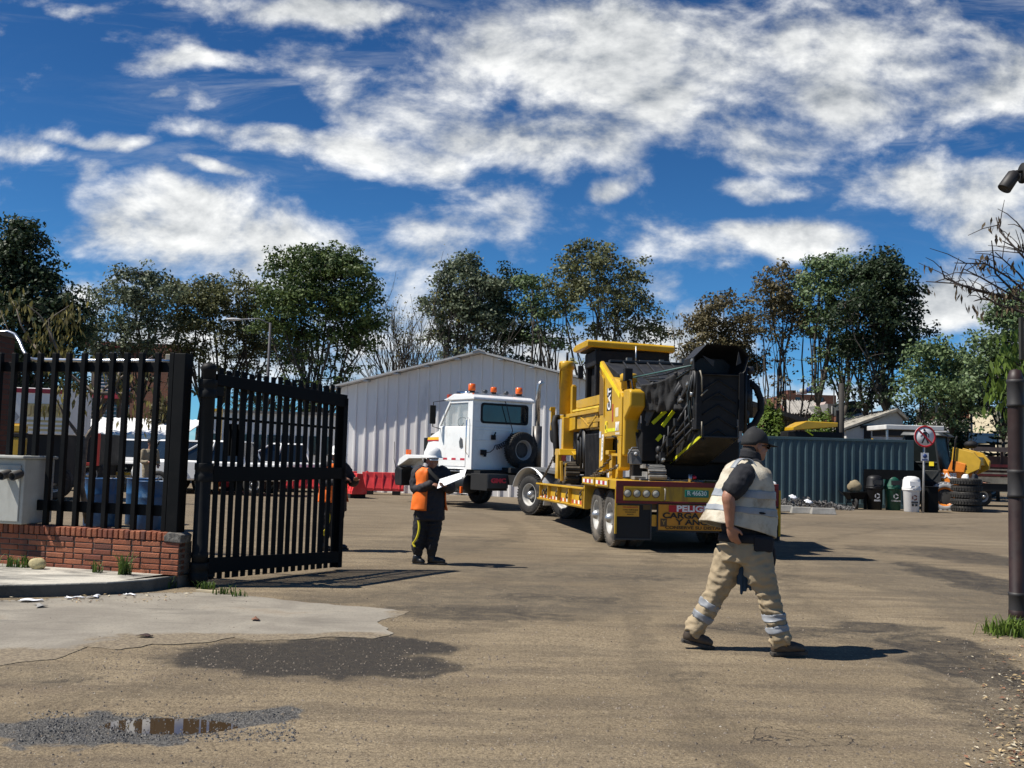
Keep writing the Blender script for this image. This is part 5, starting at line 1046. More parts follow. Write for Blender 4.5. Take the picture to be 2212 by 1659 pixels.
# exhaust / dust cylinder
m_=MM(); m_.lathe([(0,2.50),(.145,2.50),(.145,3.50),(.15,3.505),(.175,3.52),(.178,3.66),(.15,3.70),(0,3.71)],22,(6.0,1.12,0)); cy=m_.build('dust_cylinder',MC,YM)
m_=MM(); m_.box((5.92,1.255,3.56),(6.02,1.30,3.66)); m_.prism([(6.0,1.26,3.5),(5.95,1.27,3.5),(5.98,1.27,3.05)],(0,.02,0)); m_.build('clamp',cy,YM,bevel=.006)
m_=MM(); m_.cyl((5.95,1.12,3.7),(5.95,1.12,3.90),.028,n=8); m_.build('tailpipe',cy,DK)
m_=MM(); m_.box((5.30,1.02,2.5),(5.48,1.12,3.10)); m_.cyl((5.39,1.07,3.1),(5.39,1.07,3.13),.05,n=10); m_.build('side_post',MC,YM,bevel=.01)
m_=MM(); m_.tube([(6.30,1.2,2.45),(6.35,1.28,2.44),(6.3,1.32,2.30),(6.2,1.30,2.0),(6.15,1.28,1.7),(6.2,1.25,1.42)],[.06,.075,.08,.075,.07,.09],10); m_.build('intake_hose',MC,DK)
m_=MM(); m_.box((6.72,1.22,2.15),(6.78,1.32,2.62)); m_.prism([(6.70,1.22,2.60),(6.95,1.22,2.64),(6.70,1.22,2.70)],(0,.12,0)); m_.build('lamp_bracket',MC,YM,bevel=.01)
m_=MM(); m_.lathe([(0,-.06),(.26,-.06),(.30,0),(.26,.06),(0,.06)],20,(7.2,1.15,2.15),(0,1,0)); m_.build('fan_guard',MC,DK)
# crawler tracks on their legs
def track(x,y,s,dust,ln=.62):
    m_=MM(); N=22; R0=.19; L=ln/2
    P_=[]; per=4*L+2*PI*R0
    def pos(t):
        t%=per
        if t<2*L: return (-L+t,R0,0)
        t-=2*L
        if t<PI*R0: a=PI/2-t/R0; return (L+R0*math.cos(a),R0*math.sin(a),t/R0)
        t-=PI*R0
        if t<2*L: return (L-t,-R0,PI)
        t-=2*L; a=-PI/2-t/R0; return (-L+R0*math.cos(a),R0*math.sin(a),PI+t/R0)
    for k in range(N):
        a,z,an=pos(per*k/N); M_=Matrix.Translation((x+a-MBASE.x,y-MBASE.y,z+R0+.045+.97-MBASE.z))@Matrix.Rotation(an,4,'Y'); m_.T=M_; m_.box((-per/N*.42,-.155,-.02),(per/N*.42,.155,.035)); m_.box((-.012,-.155,.035),(.03,.155,.055))
    m_.T=Matrix.Translation(-MBASE); m_.box((x-L-.05,y-.12,1.05),(x+L+.05,y+.12,1.32)); m_.build('crawler_track',MC,dust,bevel=.006,seg=1)
TRK=mat('track_shoe',(.075,.060,.042),.85,var=.4,vs=7,dirt=(.17,.14,.10),da=.6,ds=4); TRG=mat('track_grey_dust',(.17,.165,.155),.95,var=.35,vs=5,dirt=(.26,.25,.23),da=.6,ds=4)
track(5.62,1.10,1,TRK,.55); track(5.62,-.95,-1,TRK,.55); track(.60,.66,1,TRG,.40); track(.62,-.85,-1,TRK,.55)
m_=MM(); m_.box((5.50,1.28,1.06),(5.78,1.37,1.66)); m_.prism([(5.35,.98,1.58),(5.95,.98,1.58),(5.88,.98,1.72),(5.42,.98,1.72)],(0,.38,0)); m_.prism([(5.30,.92,1.48),(5.34,.92,1.56),(5.34,.99,1.68),(5.20,.95,1.60)],(0,.12,0)); m_.beam((5.25,.93,1.35),(5.3,1.0,1.68),.05,.05); m_.box((5.52,1.02,1.7),(5.72,1.26,2.42)); m_.build('track_leg',MC,YM,bevel=.015)
m_=MM(); m_.beam((5.3,1.30,1.02),(5.34,1.32,1.45),.06,.06); m_.beam((5.25,1.22,1.02),(5.2,1.24,1.40),.045,.05); m_.build('leg_guard',MC,YD,bevel=.01)
# work light low on the rear
m_=MM(); m_.hexa([(.24,.92,1.44),(.40,.92,1.44),(.40,1.10,1.44),(.24,1.10,1.44)],[(.28,.95,1.66),(.40,.95,1.70),(.40,1.12,1.70),(.26,1.12,1.64)]); m_.tube([(.3,1.14,1.46),(.28,1.15,1.62),(.3,1.08,1.72),(.3,.98,1.72)],.018,6); wl_=m_.build('rear_lamp',MC,mat('lamp_housing',(.10,.10,.10),.5),bevel=.03)
m_=MM(); m_.ell((.255,1.03,1.62),(.02,.03,.03)); m_.build('lens',wl_,mat('lamp_glass',(.55,.55,.55),.1))
m_=MM(); m_.box((.75,-1.0,1.20),(.97,.95,1.50)); m_.box((.55,-.9,1.5),(.98,.85,2.6)); m_.build('rear_block',MC,DK,bevel=.02)
m_=MM(); m_.box((.5,.35,1.18),(.75,.98,1.24)); m_.box((.35,-.2,1.16),(.5,.9,1.20)); m_.build('scraper_bar',MC,TRG,bevel=.01)
# folded conveyor: lower trough rising to the rear, upper part upright with the belt facing backwards
CV=thing('conveyor',(0,0,0)); CV.parent=MC
def trough():
    m_=MM(); A=Vector((1.45,0,1.36)); B=Vector((.55,0,1.50)); Cc=Vector((-.92,0,1.90)); w_=.305; yo=-.025
    for s in (1,-1):
        y0=yo+s*w_; pr=[(A.x,A.z),(B.x,B.z-.03),(Cc.x,Cc.z),(Cc.x+.0,Cc.z+.19),(Cc.x+.16,Cc.z+.24),(B.x,B.z+.19),(A.x,A.z+.17)]
        m_.prism([(x,y0,z) for x,z in pr],(0,-s*.035,0))
    m_.prism([(A.x,yo-w_+.035,A.z),(B.x,yo-w_+.035,B.z-.03),(Cc.x,yo-w_+.035,Cc.z),(Cc.x,yo-w_+.035,Cc.z+.03),(B.x,yo-w_+.035,B.z),(A.x,yo-w_+.035,A.z+.03)],(0,2*w_-.07,0))
    tr_=m_.build('lower_trough',CV,DK2,bevel=.01)
    m_=MM(); y0=yo+w_+.002
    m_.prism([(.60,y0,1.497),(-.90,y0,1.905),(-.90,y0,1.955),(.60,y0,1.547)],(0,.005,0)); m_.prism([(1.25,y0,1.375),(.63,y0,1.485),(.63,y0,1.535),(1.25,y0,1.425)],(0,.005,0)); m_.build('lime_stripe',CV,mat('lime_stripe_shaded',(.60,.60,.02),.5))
trough()
# upright part
yo=.0; xr=-.90
m_=MM(); n=10; BT=[]
m_.grid(lambda i,j:(xr+.05*abs(i-.5)*0+.10*(4*(i-.5)**2-1)*-.4+.02,.30-.62*i+(-.03+.06*j)*0,1.90+1.02*j),8,14); bl=m_.build('belt',CV,BELT)
m_=MM()
for k in range(5):
    z=1.86+k*.20
    for s in (-1,1):
        pts=[]
        for q in range(5):
            f=q/4; y=-.01+s*.27*f; xx=xr+.10*(4*((y-.30)/-.62-.5)**2-1)*-.4+.012
            pts.append((xx,y,z+.17-.17*f))
        m_.tube(pts,.016,5)
m_.build('cleats',CV,BELT)
m_=MM()
for s,ya in ((1,.34),(-1,-.36)):
    m_.box((xr-.02,ya-.025,2.02),(xr+.30,ya+.025,2.96)); m_.box((xr-.035,ya-.045,2.02),(xr-.015,ya+.045,2.94))
m_.box((xr+.22,-.34,1.98),(xr+.28,.33,2.95)); m_.box((xr+.05,-.33,2.50),(xr+.10,.32,2.56)); m_.build('frame',CV,DK,bevel=.01)
m_=MM(); P8=[(.43,3.17),(.22,3.385),(-.32,3.375),(-.49,3.22),(-.42,2.98),(-.33,2.90),(.35,2.90),(.42,2.98)]; P7=[(y*.72-.01,2.93+(z-2.93)*.62) for y,z in P8]
n=8; m_.add([(xr-.02,y,z) for y,z in P8]+[(xr+.55,y*.96,z) for y,z in P8]+[(xr+.02,y*.95,3.13+(z-3.13)*.93) for y,z in P8]+[(xr+.50,y,z) for y,z in P7],
 [(i,(i+1)%n,n+(i+1)%n,n+i) for i in range(n)]+[(2*n+i,2*n+(i+1)%n,(i+1)%n,i) for i in range(n)]+[(3*n+i,3*n+(i+1)%n,2*n+(i+1)%n,2*n+i) for i in range(n)]+[tuple(3*n+i for i in range(n)),tuple(n+i for i in range(n))[::-1]],False); m_.build('discharge_hood',CV,mat('hood_black',(.012,.012,.012),.5,var=.2))
m_=MM(); m_.prism([(xr-.04,.30,3.20),(xr-.05,.12,3.02),(xr-.05,.10,3.12)],(.02,0,0)); m_.build('rubber_flap',CV,DK2); m_=MM(); m_.prism([(xr-.05,-.30,3.28),(xr-.06,-.26,3.06),(xr-.06,-.34,3.10)],(.02,0,0)); m_.build('rubber_flap',CV,DK2)
# struts, rams and hoses
m_=MM()
ST=[((-.86,.38,2.98),(-.80,.36,2.55),.03),((-.84,.40,2.96),(-.70,.42,2.50),.022),((-.80,.36,2.9),(-.25,.46,2.45),.030),((-.4,.44,2.75),(.25,.52,2.42),.045),((-.25,.45,2.72),(.1,.5,2.50),.03),((-.75,.34,2.20),(.3,.48,1.74),.026),((-.85,.33,2.12),(.55,.50,1.50),.02),((-.55,.38,2.45),(.1,.5,1.95),.022),((-.35,.42,2.30),(.45,.55,1.70),.020),((-.7,.36,2.5),(-.6,.36,2.05),.016),((-.45,.4,2.35),(-.40,.4,1.85),.014),((-.1,.45,2.2),(-.05,.45,1.72),.014),((.15,.5,2.1),(.2,.5,1.6),.014),((.3,.52,1.95),(.42,.55,1.45),.02),((.45,.56,1.75),(.55,.58,1.38),.02),((.62,.6,1.42),(.50,.56,1.24),.022),((.5,.55,1.24),(.35,.5,1.38),.02),((-.2,.43,2.0),(.3,.5,1.9),.02),((0,.47,2.05),(.5,.58,1.62),.018),((-.6,.37,2.28),(-.2,.43,2.02),.022)]
for a,b,r_ in ST: m_.tube([a,b],r_,7)
m_.tube([(-.35,.44,2.80),(0,.49,2.55),(.1,.50,2.48)],.055,10); m_.box((-.2,.42,2.10),(-.1,.50,2.22)); m_.box((.05,.46,1.76),(.15,.54,1.90)); m_.box((.32,.50,1.52),(.42,.58,1.66)); m_.ell((.45,.58,1.70),(.06,.05,.07)); m_.ell((.5,.56,1.58),(.05,.05,.06))
m_.build('ram_linkage',CV,DK2)
m_=MM()
for pts,r_ in (([(.7,.75,2.93),(.2,.6,2.90),(-.2,.5,2.86),(-.6,.42,2.97),(-.82,.40,3.02)],.014),([(.7,.8,2.95),(0,.6,2.96),(-.7,.44,3.05)],.012),([(.6,.7,2.88),(.1,.55,2.82),(-.5,.42,2.95)],.014),([(-.8,.38,3.0),(-.7,.40,2.7),(-.66,.40,2.4),(-.7,.38,2.2)],.018),([(-.74,.40,2.9),(-.6,.42,2.6),(-.62,.40,2.25),(-.66,.38,2.05)],.014),([(-.80,.37,2.8),(-.76,.37,2.5),(-.80,.35,2.15)],.015)): m_.tube(pts,r_,6)
m_.build('hoses',CV,mat('hose_teal_black',(.018,.024,.024),.45))
m_=MM(); 
for (a,b) in (((-.62,.42,2.78),(-.56,.42,2.72)),((-.40,.45,2.53),(-.32,.46,2.49)),((-.76,.40,2.62),(-.74,.40,2.55)),((.30,.53,1.55),(.34,.54,1.50)),((-.83,.42,3.14),(-.78,.42,3.08)),((-.88,.30,2.68),(-.88,.30,2.60))): m_.tube([a,b],.03,8)
m_.build('ram_ends',CV,mat('fitting_bright',(.35,.36,.36),.3,.6))
m_=MM(); m_.tube([(-.83,.40,3.05),(.9,.92,2.96)],.014,6); m_.build('stay_cable',CV,mat('teal_cable',(.05,.12,.11),.5))
# right hand side pipes and big hose loop
m_=MM()
for y,x,z0,z1,r_ in ((-.52,-.70,2.0,3.1,.03),(-.60,-.62,2.15,2.95,.022),(-.66,-.55,2.25,2.85,.04),(-.70,-.5,2.35,2.86,.02)): m_.tube([(x,y,z0),(x+.02,y,z1)],r_,8)
m_.tube([(-.6,-.45,2.98),(-.58,-.60,3.05),(-.55,-.66,2.9)],.025,6); m_.ell((-.62,-.62,3.02),(.06,.07,.07)); m_.ell((-.60,-.55,2.30),(.07,.08,.09)); m_.ell((-.62,-.60,2.6),(.05,.06,.1)); m_.build('right_rams',CV,DK2)
m_=MM(); m_.tube([(-.55,-.66,2.82),(-.55,-.76,2.74),(-.56,-.83,2.56),(-.57,-.83,2.36),(-.58,-.72,2.16),(-.6,-.56,2.06),(-.6,-.42,2.02)],.055,10); m_.build('big_hose',CV,DK)
m_=MM(); m_.prism([(-.90,-.31,2.20),(-.90,-.38,2.22),(-.90,-.40,1.88),(-.90,-.33,1.84)],(.03,0,0)); m_.build('white_bracket',CV,mat('bracket_pale',(.30,.29,.27),.6))
m_=MM()
for s in (1,-1): m_.tube([(-.93,.33*s,2.96),(-.94,.30*s,2.85),(-.94,.30*s,2.62)],.014,5) if s>0 else None
m_.tube([(-.93,.31,2.55),(-.935,.25,2.62),(-.935,.20,2.66)],.012,5); m_.tube([(-.93,.29,2.15),(-.93,.29,1.93)],.012,5); m_.build('worn_edge',CV,mat('worn_edge_steel',(.26,.23,.17),.5))
# lime reflective bars
for a,b in (((.50,.68,2.15),(.50,.45,2.37)),((.30,.56,2.10),(.30,.37,2.36)),((.50,.60,1.86),(.50,.52,1.955))):
    m_=MM(); m_.beam(a,b,.02,.062,(0,1,1)); m_.build('reflective_bar',CV,HIVY)
# canvas covers
def cloth(name,p,nu,nv,amp,seed,m,fr=6):
    a,b,c,d=[Vector(q) for q in p]; m_=MM(); n_=(b-a).cross(d-a).normalized()
    def f(i,j):
        q=(a*(1-i)+b*i)*(1-j)+(d*(1-i)+c*i)*j; w=mnoise.noise(Vector((i*fr+seed,j*1.6,seed)))+.5*mnoise.noise(Vector((i*fr*2.2,j*3+seed,1)))
        return q+n_*amp*w*(.3+.7*j)+Vector((0,0,-.05*math.sin(i*PI)*1))
    m_.grid(f,nu,nv); o=m_.build(name,CV,m); s=o.modifiers.new('thickness','SOLIDIFY'); s.thickness=.006; return o
cloth('canvas_cover',[(.42,.92,2.80),(-.30,.50,2.98),(-.10,.46,2.38),(.60,.84,2.40)],26,16,.10,3,TARP)
cloth('canvas_cover',[(-.1,.50,3.0),(-.78,.38,3.05),(-.62,.36,2.45),(-.10,.46,2.36)],22,16,.08,8,TARP)
cloth('canvas_cover',[(.62,.78,2.62),(.30,.60,2.60),(.55,.72,2.12),(.62,.93,2.05)],12,12,.06,5,mat('canvas_grey',(.075,.073,.07),.7,var=.25,bump=.3),3)
cloth('canvas_cover',[(.62,.96,2.78),(.35,.72,2.86),(.45,.74,2.50),(.62,.84,2.46)],12,10,.05,12,mat('canvas_grey',(.075,.073,.07),.7),3)
m_=MM(); m_.box((.58,.80,2.15),(.60,.87,2.28)); m_.build('white_tag',CV,mat('sticker_white',(.70,.62,.52),.5))
cloth('rubber_sheet',[(.78,.9,2.0),(.72,.40,2.05),(.72,.40,1.55),(.78,.86,1.45)],14,12,.08,21,DK,4)
# red gas bottle crate on the gooseneck
p=trw(8.9,.62,1.28); t0=thing('jerry_can',p,TA+PI/2,'faded red jerry can standing on the trailer neck behind the yellow machine','jerry can'); m_=MB(); m_.box((-.08,-.11,0),(.08,.11,.40)); m_.build('can_body',t0,mat('faded_red',(.50,.09,.06),.5,dirt=(.3,.15,.1),da=.4),bevel=.04); m_=MB(); m_.tube([(0,-.08,.40),(0,-.06,.46),(0,.06,.46),(0,.08,.40)],.018,6); m_.build('handle',t0,mat('faded_red',(.5,.09,.06),.5))
# tie-down chains
def chain(a,b,label,nl=None):
    a=trw(*a); b=trw(*b); d=b-a; L=d.length; n=nl or int(L/.075); m_=MB(); q=d.to_track_quat('X','Z').to_matrix().to_4x4()
    for k in range(n):
        sag=-.0; f=(k+.5)/n; M_=Matrix.Translation(d*f+Vector((0,0,-.05*L*.3*math.sin(f*PI))))@q@Matrix.Rotation(PI/2*(k%2)+.3,4,'X'); m_.T=M_; l=L/n*.72
        m_.tube([(l*math.cos(t)+(0),.026*math.sin(t),0) for t in [2*PI*i/10 for i in range(11)]],.009,5,False)
    o=m_.build('tie_down_chain',None,mat('chain_rust',(.07,.055,.04),.6,.4,var=.4),loc=a); tag(o,label,'chain','chains tying the machine to the trailer')
chain((2.75,1.40,1.03),(1.55,1.15,1.52),'slack chain from the rear deck edge up to the ladder of the yellow machine'); chain((2.0,1.38,1.19),(1.0,1.1,1.42),'chain over the reflective side plates to the rear of the yellow machine')
chain((7.6,1.38,.92),(6.1,1.34,1.55),'chain from the front of the low deck to the front crawler'); chain((2.85,1.42,.86),(2.62,1.2,1.15),'short chain hanging at the rear end of the low deck')
# ---------------------------------------------------------------- people
def spline(P_,k=5):
    P_=[Vector(p) for p in P_]; out=[]; n=len(P_)
    for i in range(n-1):
        a=P_[max(i-1,0)];b=P_[i];c=P_[i+1];d=P_[min(i+2,n-1)]
        for j in range(k):
            t=j/k; out.append(.5*((2*b)+(c-a)*t+(2*a-5*b+4*c-d)*t*t+(3*b-a-3*c+d)*t**3))
    out.append(P_[-1]); return out
def lerps(v,k=5):
    o=[]; f=lambda q:(q,q) if isinstance(q,(int,float)) else q
    for i in range(len(v)-1):
        a=f(v[i]);b=f(v[i+1])
        for j in range(k): t=j/k; t=t*t*(3-2*t); o.append((a[0]+(b[0]-a[0])*t,a[1]+(b[1]-a[1])*t))
    o.append(f(v[-1])); return o
def limb(m,P_,r,n=14,k=5,cap=True):
    S_=spline(P_,k); R_=lerps(r,k)
    if cap:
        d0=(S_[0]-S_[1]).normalized(); d1=(S_[-1]-S_[-2]).normalized(); a=R_[0];b=R_[-1]
        S_=[S_[0]+d0*min(a)*.8,S_[0]+d0*min(a)*.5]+S_+[S_[-1]+d1*min(b)*.5,S_[-1]+d1*min(b)*.8]; R_=[(a[0]*.3,a[1]*.3),(a[0]*.8,a[1]*.8)]+R_+[(b[0]*.8,b[1]*.8),(b[0]*.3,b[1]*.3)]
    m.tube(S_,R_,n,True)
def ringloft(m,rings,n=28,k=4,a0=0,a1=2*PI,scale=1.,caps=False):
    """rings: (centre, forward semi vector, side semi vector)"""
    C=spline([r_[0] for r_ in rings],k); A=spline([r_[1] for r_ in rings],k); B=spline([r_[2] for r_ in rings],k); full=abs(a1-a0-2*PI)<1e-6
    nn=n if full else n+1; vs=[]
    for c,a,b in zip(C,A,B):
        for j in range(nn):
            t=a0+(a1-a0)*j/n; ct,st=math.cos(t),math.sin(t); e=.82; ct=math.copysign(abs(ct)**e,ct); st=math.copysign(abs(st)**e,st)
            vs.append(c+a*(ct*scale)+b*(st*scale))
    q=len(C); fs=[(i*nn+j,i*nn+(j+1)%nn,(i+1)*nn+(j+1)%nn,(i+1)*nn+j) for i in range(q-1) for j in range(n)]
    m.add(vs,fs,True)
    if caps:
        o=len(m.V)-len(vs); m.F+=[tuple(o+j for j in range(nn))[::-1],tuple(o+(q-1)*nn+j for j in range(nn))]; m.I+=[m.mi]*2; m.S+=[True]*2
    return C,A,B
def fold(me,amp,fr,seed,stretch=(1,1,1),zr=None):
    n=len(me.vertices)
    for v in me.vertices:
        p=v.co; q=Vector((p.x*stretch[0],p.y*stretch[1],p.z*stretch[2]))*fr
        w=1-abs(mnoise.noise(q+Vector((seed,0,0))))*2.2; w2=mnoise.noise(q*2.3+Vector((0,seed,0)))
        k=amp if zr is None else amp*(.4+1.4*max(0,min(1,(zr[1]-p.z)/(zr[1]-zr[0]))))
        v.co=p+v.normal*k*(w*.8+w2*.5-.3)
def solid(m,name,parent,mt,vox=.01,sm=4,folds=None):
    o=m.build(name,None,mt); md=o.modifiers.new('r','REMESH'); md.mode='VOXEL'; md.voxel_size=vox; md.use_smooth_shade=True
    s=o.modifiers.new('s','SMOOTH'); s.factor=.5; s.iterations=sm
    me=bpy.data.meshes.new_from_object(o.evaluated_get(bpy.context.evaluated_depsgraph_get())); old=o.data; o.modifiers.clear(); o.data=me; bpy.data.meshes.remove(old)
    me.name=name
    if not me.materials: me.materials.append(mt)
    if folds: fold(me,*folds)
    me.polygons.foreach_set('use_smooth',[True]*len(me.polygons)); me.update(); o.parent=parent; return o
def head(m,c,f,up=None,s=1.):
    f=Vector(f).normalized(); up=Vector(up or (0,0,1)); sd=f.cross(up).normalized(); up=sd.cross(f).normalized()
    M3=Matrix((sd,f,up)).transposed(); P3=lambda x,y,z:Vector(c)+M3@Vector((x*s,y*s,z*s))
    m.ell(P3(0,-.012,.03),(.076*s,.097*s,.10*s),20,14,M3); m.ell(P3(0,.02,-.035),(.062*s,.072*s,.085*s),18,12,M3); m.ell(P3(0,.052,-.085),(.034*s,.034*s,.028*s),12,8,M3)
    m.ell(P3(0,.092,-.02),(.014*s,.022*s,.026*s),10,8,M3); m.ell(P3(0,.088,.0),(.009*s,.016*s,.03*s),10,8,M3); m.ell(P3(0,.080,.022),(.052*s,.014*s,.010*s),10,6,M3)
    for q in (1,-1): m.ell(P3(q*.074,-.012,-.012),(.010*s,.02*s,.033*s),10,8,M3); m.ell(P3(q*.036,.06,-.03),(.022*s,.02*s,.018*s),10,6,M3)
    m.ell(P3(0,.084,-.062),(.024*s,.012*s,.009*s),10,6,M3)
    return M3,P3
def hand(m,w,d,nrm,side,curl=.5,s=1.,thumb=1):
    """palm from wrist w along d; nrm points out of the palm; side towards the thumb"""
    d=Vector(d).normalized(); nrm=Vector(nrm).normalized(); sd=nrm.cross(d).normalized()*side; w=Vector(w)
    M3=Matrix((sd,d,nrm)).transposed(); c=w+d*.048*s; m.ell(c,(.040*s,.056*s,.017*s),14,10,M3); m.ell(w+d*.062*s+sd*.006*s,(.040*s,.036*s,.015*s),12,8,M3)
    for i,L in enumerate((.070,.078,.073,.058)):
        b=w+d*(.085-.004*abs(i-1.2))*s+sd*(.029-.0195*i)*s; cu=curl*(.8+.12*i); pts=[b-d*.02*s,b]; dd=d.copy()
        for j in range(3):
            a=cu*.75; dd=(dd*math.cos(a)+nrm*math.sin(a)).normalized(); pts.append(pts[-1]+dd*L*s*(.45,.31,.24)[j])
        limb(m,pts,[.0098*s,.0098*s,.0090*s,.0082*s,.0070*s],8,2)
    tb=w+d*.025*s+sd*.030*s; td=(d*.70+sd*.72*thumb+nrm*.25).normalized(); limb(m,[w+d*.012*s+sd*.01*s,tb,tb+td*.038*s,tb+(td+d*.35).normalized()*.066*s],[.014*s,.0135*s,.0105*s,.0078*s],8,2)
SKIN=mat('skin_tan',(.33,.155,.095),.5,var=.12,vs=9)
SKIND=mat('skin_shade_tan',(.26,.125,.08),.5,var=.12,vs=9)
NAVY=mat('navy_shirt',(.010,.0105,.014),.85,var=.3,vs=12,bump=.2,bs=90)
KHAKI=mat('khaki_trousers',(.34,.265,.165),.85,var=.10,vs=5,bump=.25,bs=160,dirt=(.15,.105,.06),da=.30,ds=4)
VESTC=mat('cream_vest',(.52,.475,.375),.8,var=.10,vs=5,bump=.25,bs=120,dirt=(.21,.15,.085),da=.62,ds=4)
GREYR=mat('grey_reflective_tape',(.27,.29,.31),.45,var=.15,vs=8,dirt=(.16,.15,.13),da=.3)
SILV=mat('silver_reflective_tape',(.25,.26,.275),.45,var=.12,vs=8)
BOOT=mat('brown_boot_leather',(.060,.042,.028),.6,var=.3,vs=14,dirt=(.15,.115,.075),da=.45,ds=9)
SOLE=mat('boot_sole',(.035,.032,.028),.9,dirt=(.15,.12,.09),da=.5)
CAPM=mat('charcoal_cap',(.013,.0135,.015),.85,var=.25,vs=20)
ORANGE=mat('orange_vest',(.92,.17,.008),.6,var=.08,vs=6)
BLK=mat('black_uniform',(.011,.0105,.013),.8,var=.3,vs=8)
HAT=mat('white_helmet',(.82,.82,.80),.3,var=.03)
def boot(parent,heel,toe,ank,mt=BOOT,ms=SOLE,vox=.008,pitch=0,s=1.):
    heel=Vector(heel);toe=Vector(toe);ank=Vector(ank); d=(toe-heel).normalized(); up=Vector((0,0,1)); sd=d.cross(up).normalized(); up=sd.cross(d); L=(toe-heel).length
    m=MB(); M3=Matrix((sd,d,up)).transposed()
    limb(m,[heel+d*.035+up*.055,heel+d*L*.45+up*.062,heel+d*L*.72+up*.052,toe-d*.045+up*.045],[(.040*s,.045*s),(.045*s,.050*s),(.050*s,.040*s),(.045*s,.032*s)],14,4)
    limb(m,[heel+d*.05+up*.06,heel+d*.07+up*.12,ank],[.048*s,.050*s,.055*s],14,3)
    b=solid(m,'boot',parent,mt,vox,3,(.003,14,3)); m=MB(); pr=[]
    for x,wd in ((0,.026),(.03,.038),(.10,.036),(.55,.040),(.75,.050),(.9,.042),(1.0,.02)): pr.append((x*L,wd*s))
    pts=[heel+d*x+sd*w_ for x,w_ in pr]+[heel+d*x-sd*w_ for x,w_ in reversed(pr)]
    m.prism([p for p in pts],up*.028); 
    m.build('sole',b,ms,bevel=.006); return b
# ------------------------------------------------ man walking in front
PB_=Vector((1.90,8.1,0))
def Q(x,y,dy=0): return at((x/1.659+2600)/1.823,(y/1.659+1650)/1.823,8.1+dy)-PB_
MAN=thing('person',PB_,0,'man in dark cap, dirty cream vest and khaki trousers striding right across the yard','person')
F1=Vector((.88,.475,0)); S1=Vector((.475,-.88,0))
def fwd(a,b): # forward semi vector from two profile points
    v=(b-a)/2; return F1*(v.x/F1.x)+Vector((0,0,v.z))
m=MB()
M3,P3=head(m,Q(622,178,.05),(.93,.36,-.04),None,1.04)
limb(m,[Q(560,300,.03),Q(590,240,.04),Q(612,205,.05)],[.075,.062,.062])
ringloft(m,[(Q(545,850,0),F1*.12,S1*.13),(Q(550,700,0),F1*.145,S1*.155),(Q(555,500,0),F1*.155,S1*.19),(Q(560,380,0),F1*.12,S1*.19),(Q(565,310,0),F1*.08,S1*.13)],20,3,caps=True)
SHR,ELR,WRR=Q(540,375,-.19),Q(447,505,-.30),Q(455,700,-.27)
limb(m,[SHR,Q(488,440,-.26),ELR+Vector((.0,0,.0)),Q(450,560,-.30),Q(453,640,-.285),WRR],[.062,.056,.052,(.050,.046),(.040,.036),(.032,.027)])
hand(m,WRR,Q(487,800,-.25)-WRR,Vector((.55,.80,.1)),-1,.42,1.08)
SHL,ELL,WRL=Q(600,370,.20),Q(625,560,.27),Q(668,720,.22)
limb(m,[SHL,ELL,WRL],[.06,.05,.032]); hand(m,WRL,Vector((.2,0,-1)),Vector((-.3,-.9,0)),1,.5)
limb(m,[Q(600,880,-.09),Q(706,1140,-.11),Q(775,1440,-.12)],[.10,.06,.045]); limb(m,[Q(470,870,.08),Q(372,1130,.10),Q(222,1390,.12)],[.10,.06,.045])
solid(m,'body',MAN,SKIN,.0058,3)
# trousers
m=MB()
ringloft(m,[(Q(556,770,0),F1*.190,S1*.185),(Q(556,840,0),F1*.200,S1*.195),(Q(552,930,0),F1*.185,S1*.18)],22,3,caps=True)
limb(m,[Q(622,880,-.085),Q(650,1000,-.10),Q(702,1140,-.11),Q(732,1250,-.115),Q(765,1380,-.12),Q(785,1440,-.12)],[(.135,.135),(.118,.12),(.088,.088),(.086,.084),(.084,.08),(.088,.085)],18)
limb(m,[Q(462,880,.07),Q(420,1010,.085),Q(362,1140,.10),Q(300,1250,.11),Q(238,1345,.12),Q(222,1375,.12)],[(.130,.13),(.112,.115),(.090,.090),(.080,.082),(.084,.08),(.086,.08)],18)
solid(m,'trousers',MAN,KHAKI,.010,3,(.016,9,4,(1,1,1.6),(0,.9)))
def band(P_,r,w,name,parent,mt,off=.006,f0=.5):
    pass
TRO=bpy.data.objects['trousers']
def legband(a,b,r,name):
    m=MB(); a=Vector(a);b=Vector(b); k=5; m.tube([a.lerp(b,i/k) for i in range(k+1)],[r]*(k+1),28,False); o=m.build(name,MAN,SILV); w=o.modifiers.new('fit','SHRINKWRAP'); w.target=TRO; w.wrap_method='NEAREST_SURFACEPOINT'; w.wrap_mode='ABOVE_SURFACE'; w.offset=.004; s=o.modifiers.new('thickness','SOLIDIFY'); s.thickness=.003; return o
legband(Q(738,1270,-.116),Q(745,1312,-.117),.094,'reflective_band'); legband(Q(757,1345,-.118),Q(768,1388,-.119),.094,'reflective_band')
legband(Q(318,1190,.108),Q(296,1228,.11),.082,'reflective_band'); legband(Q(272,1265,.115),Q(250,1302,.117),.082,'reflective_band')
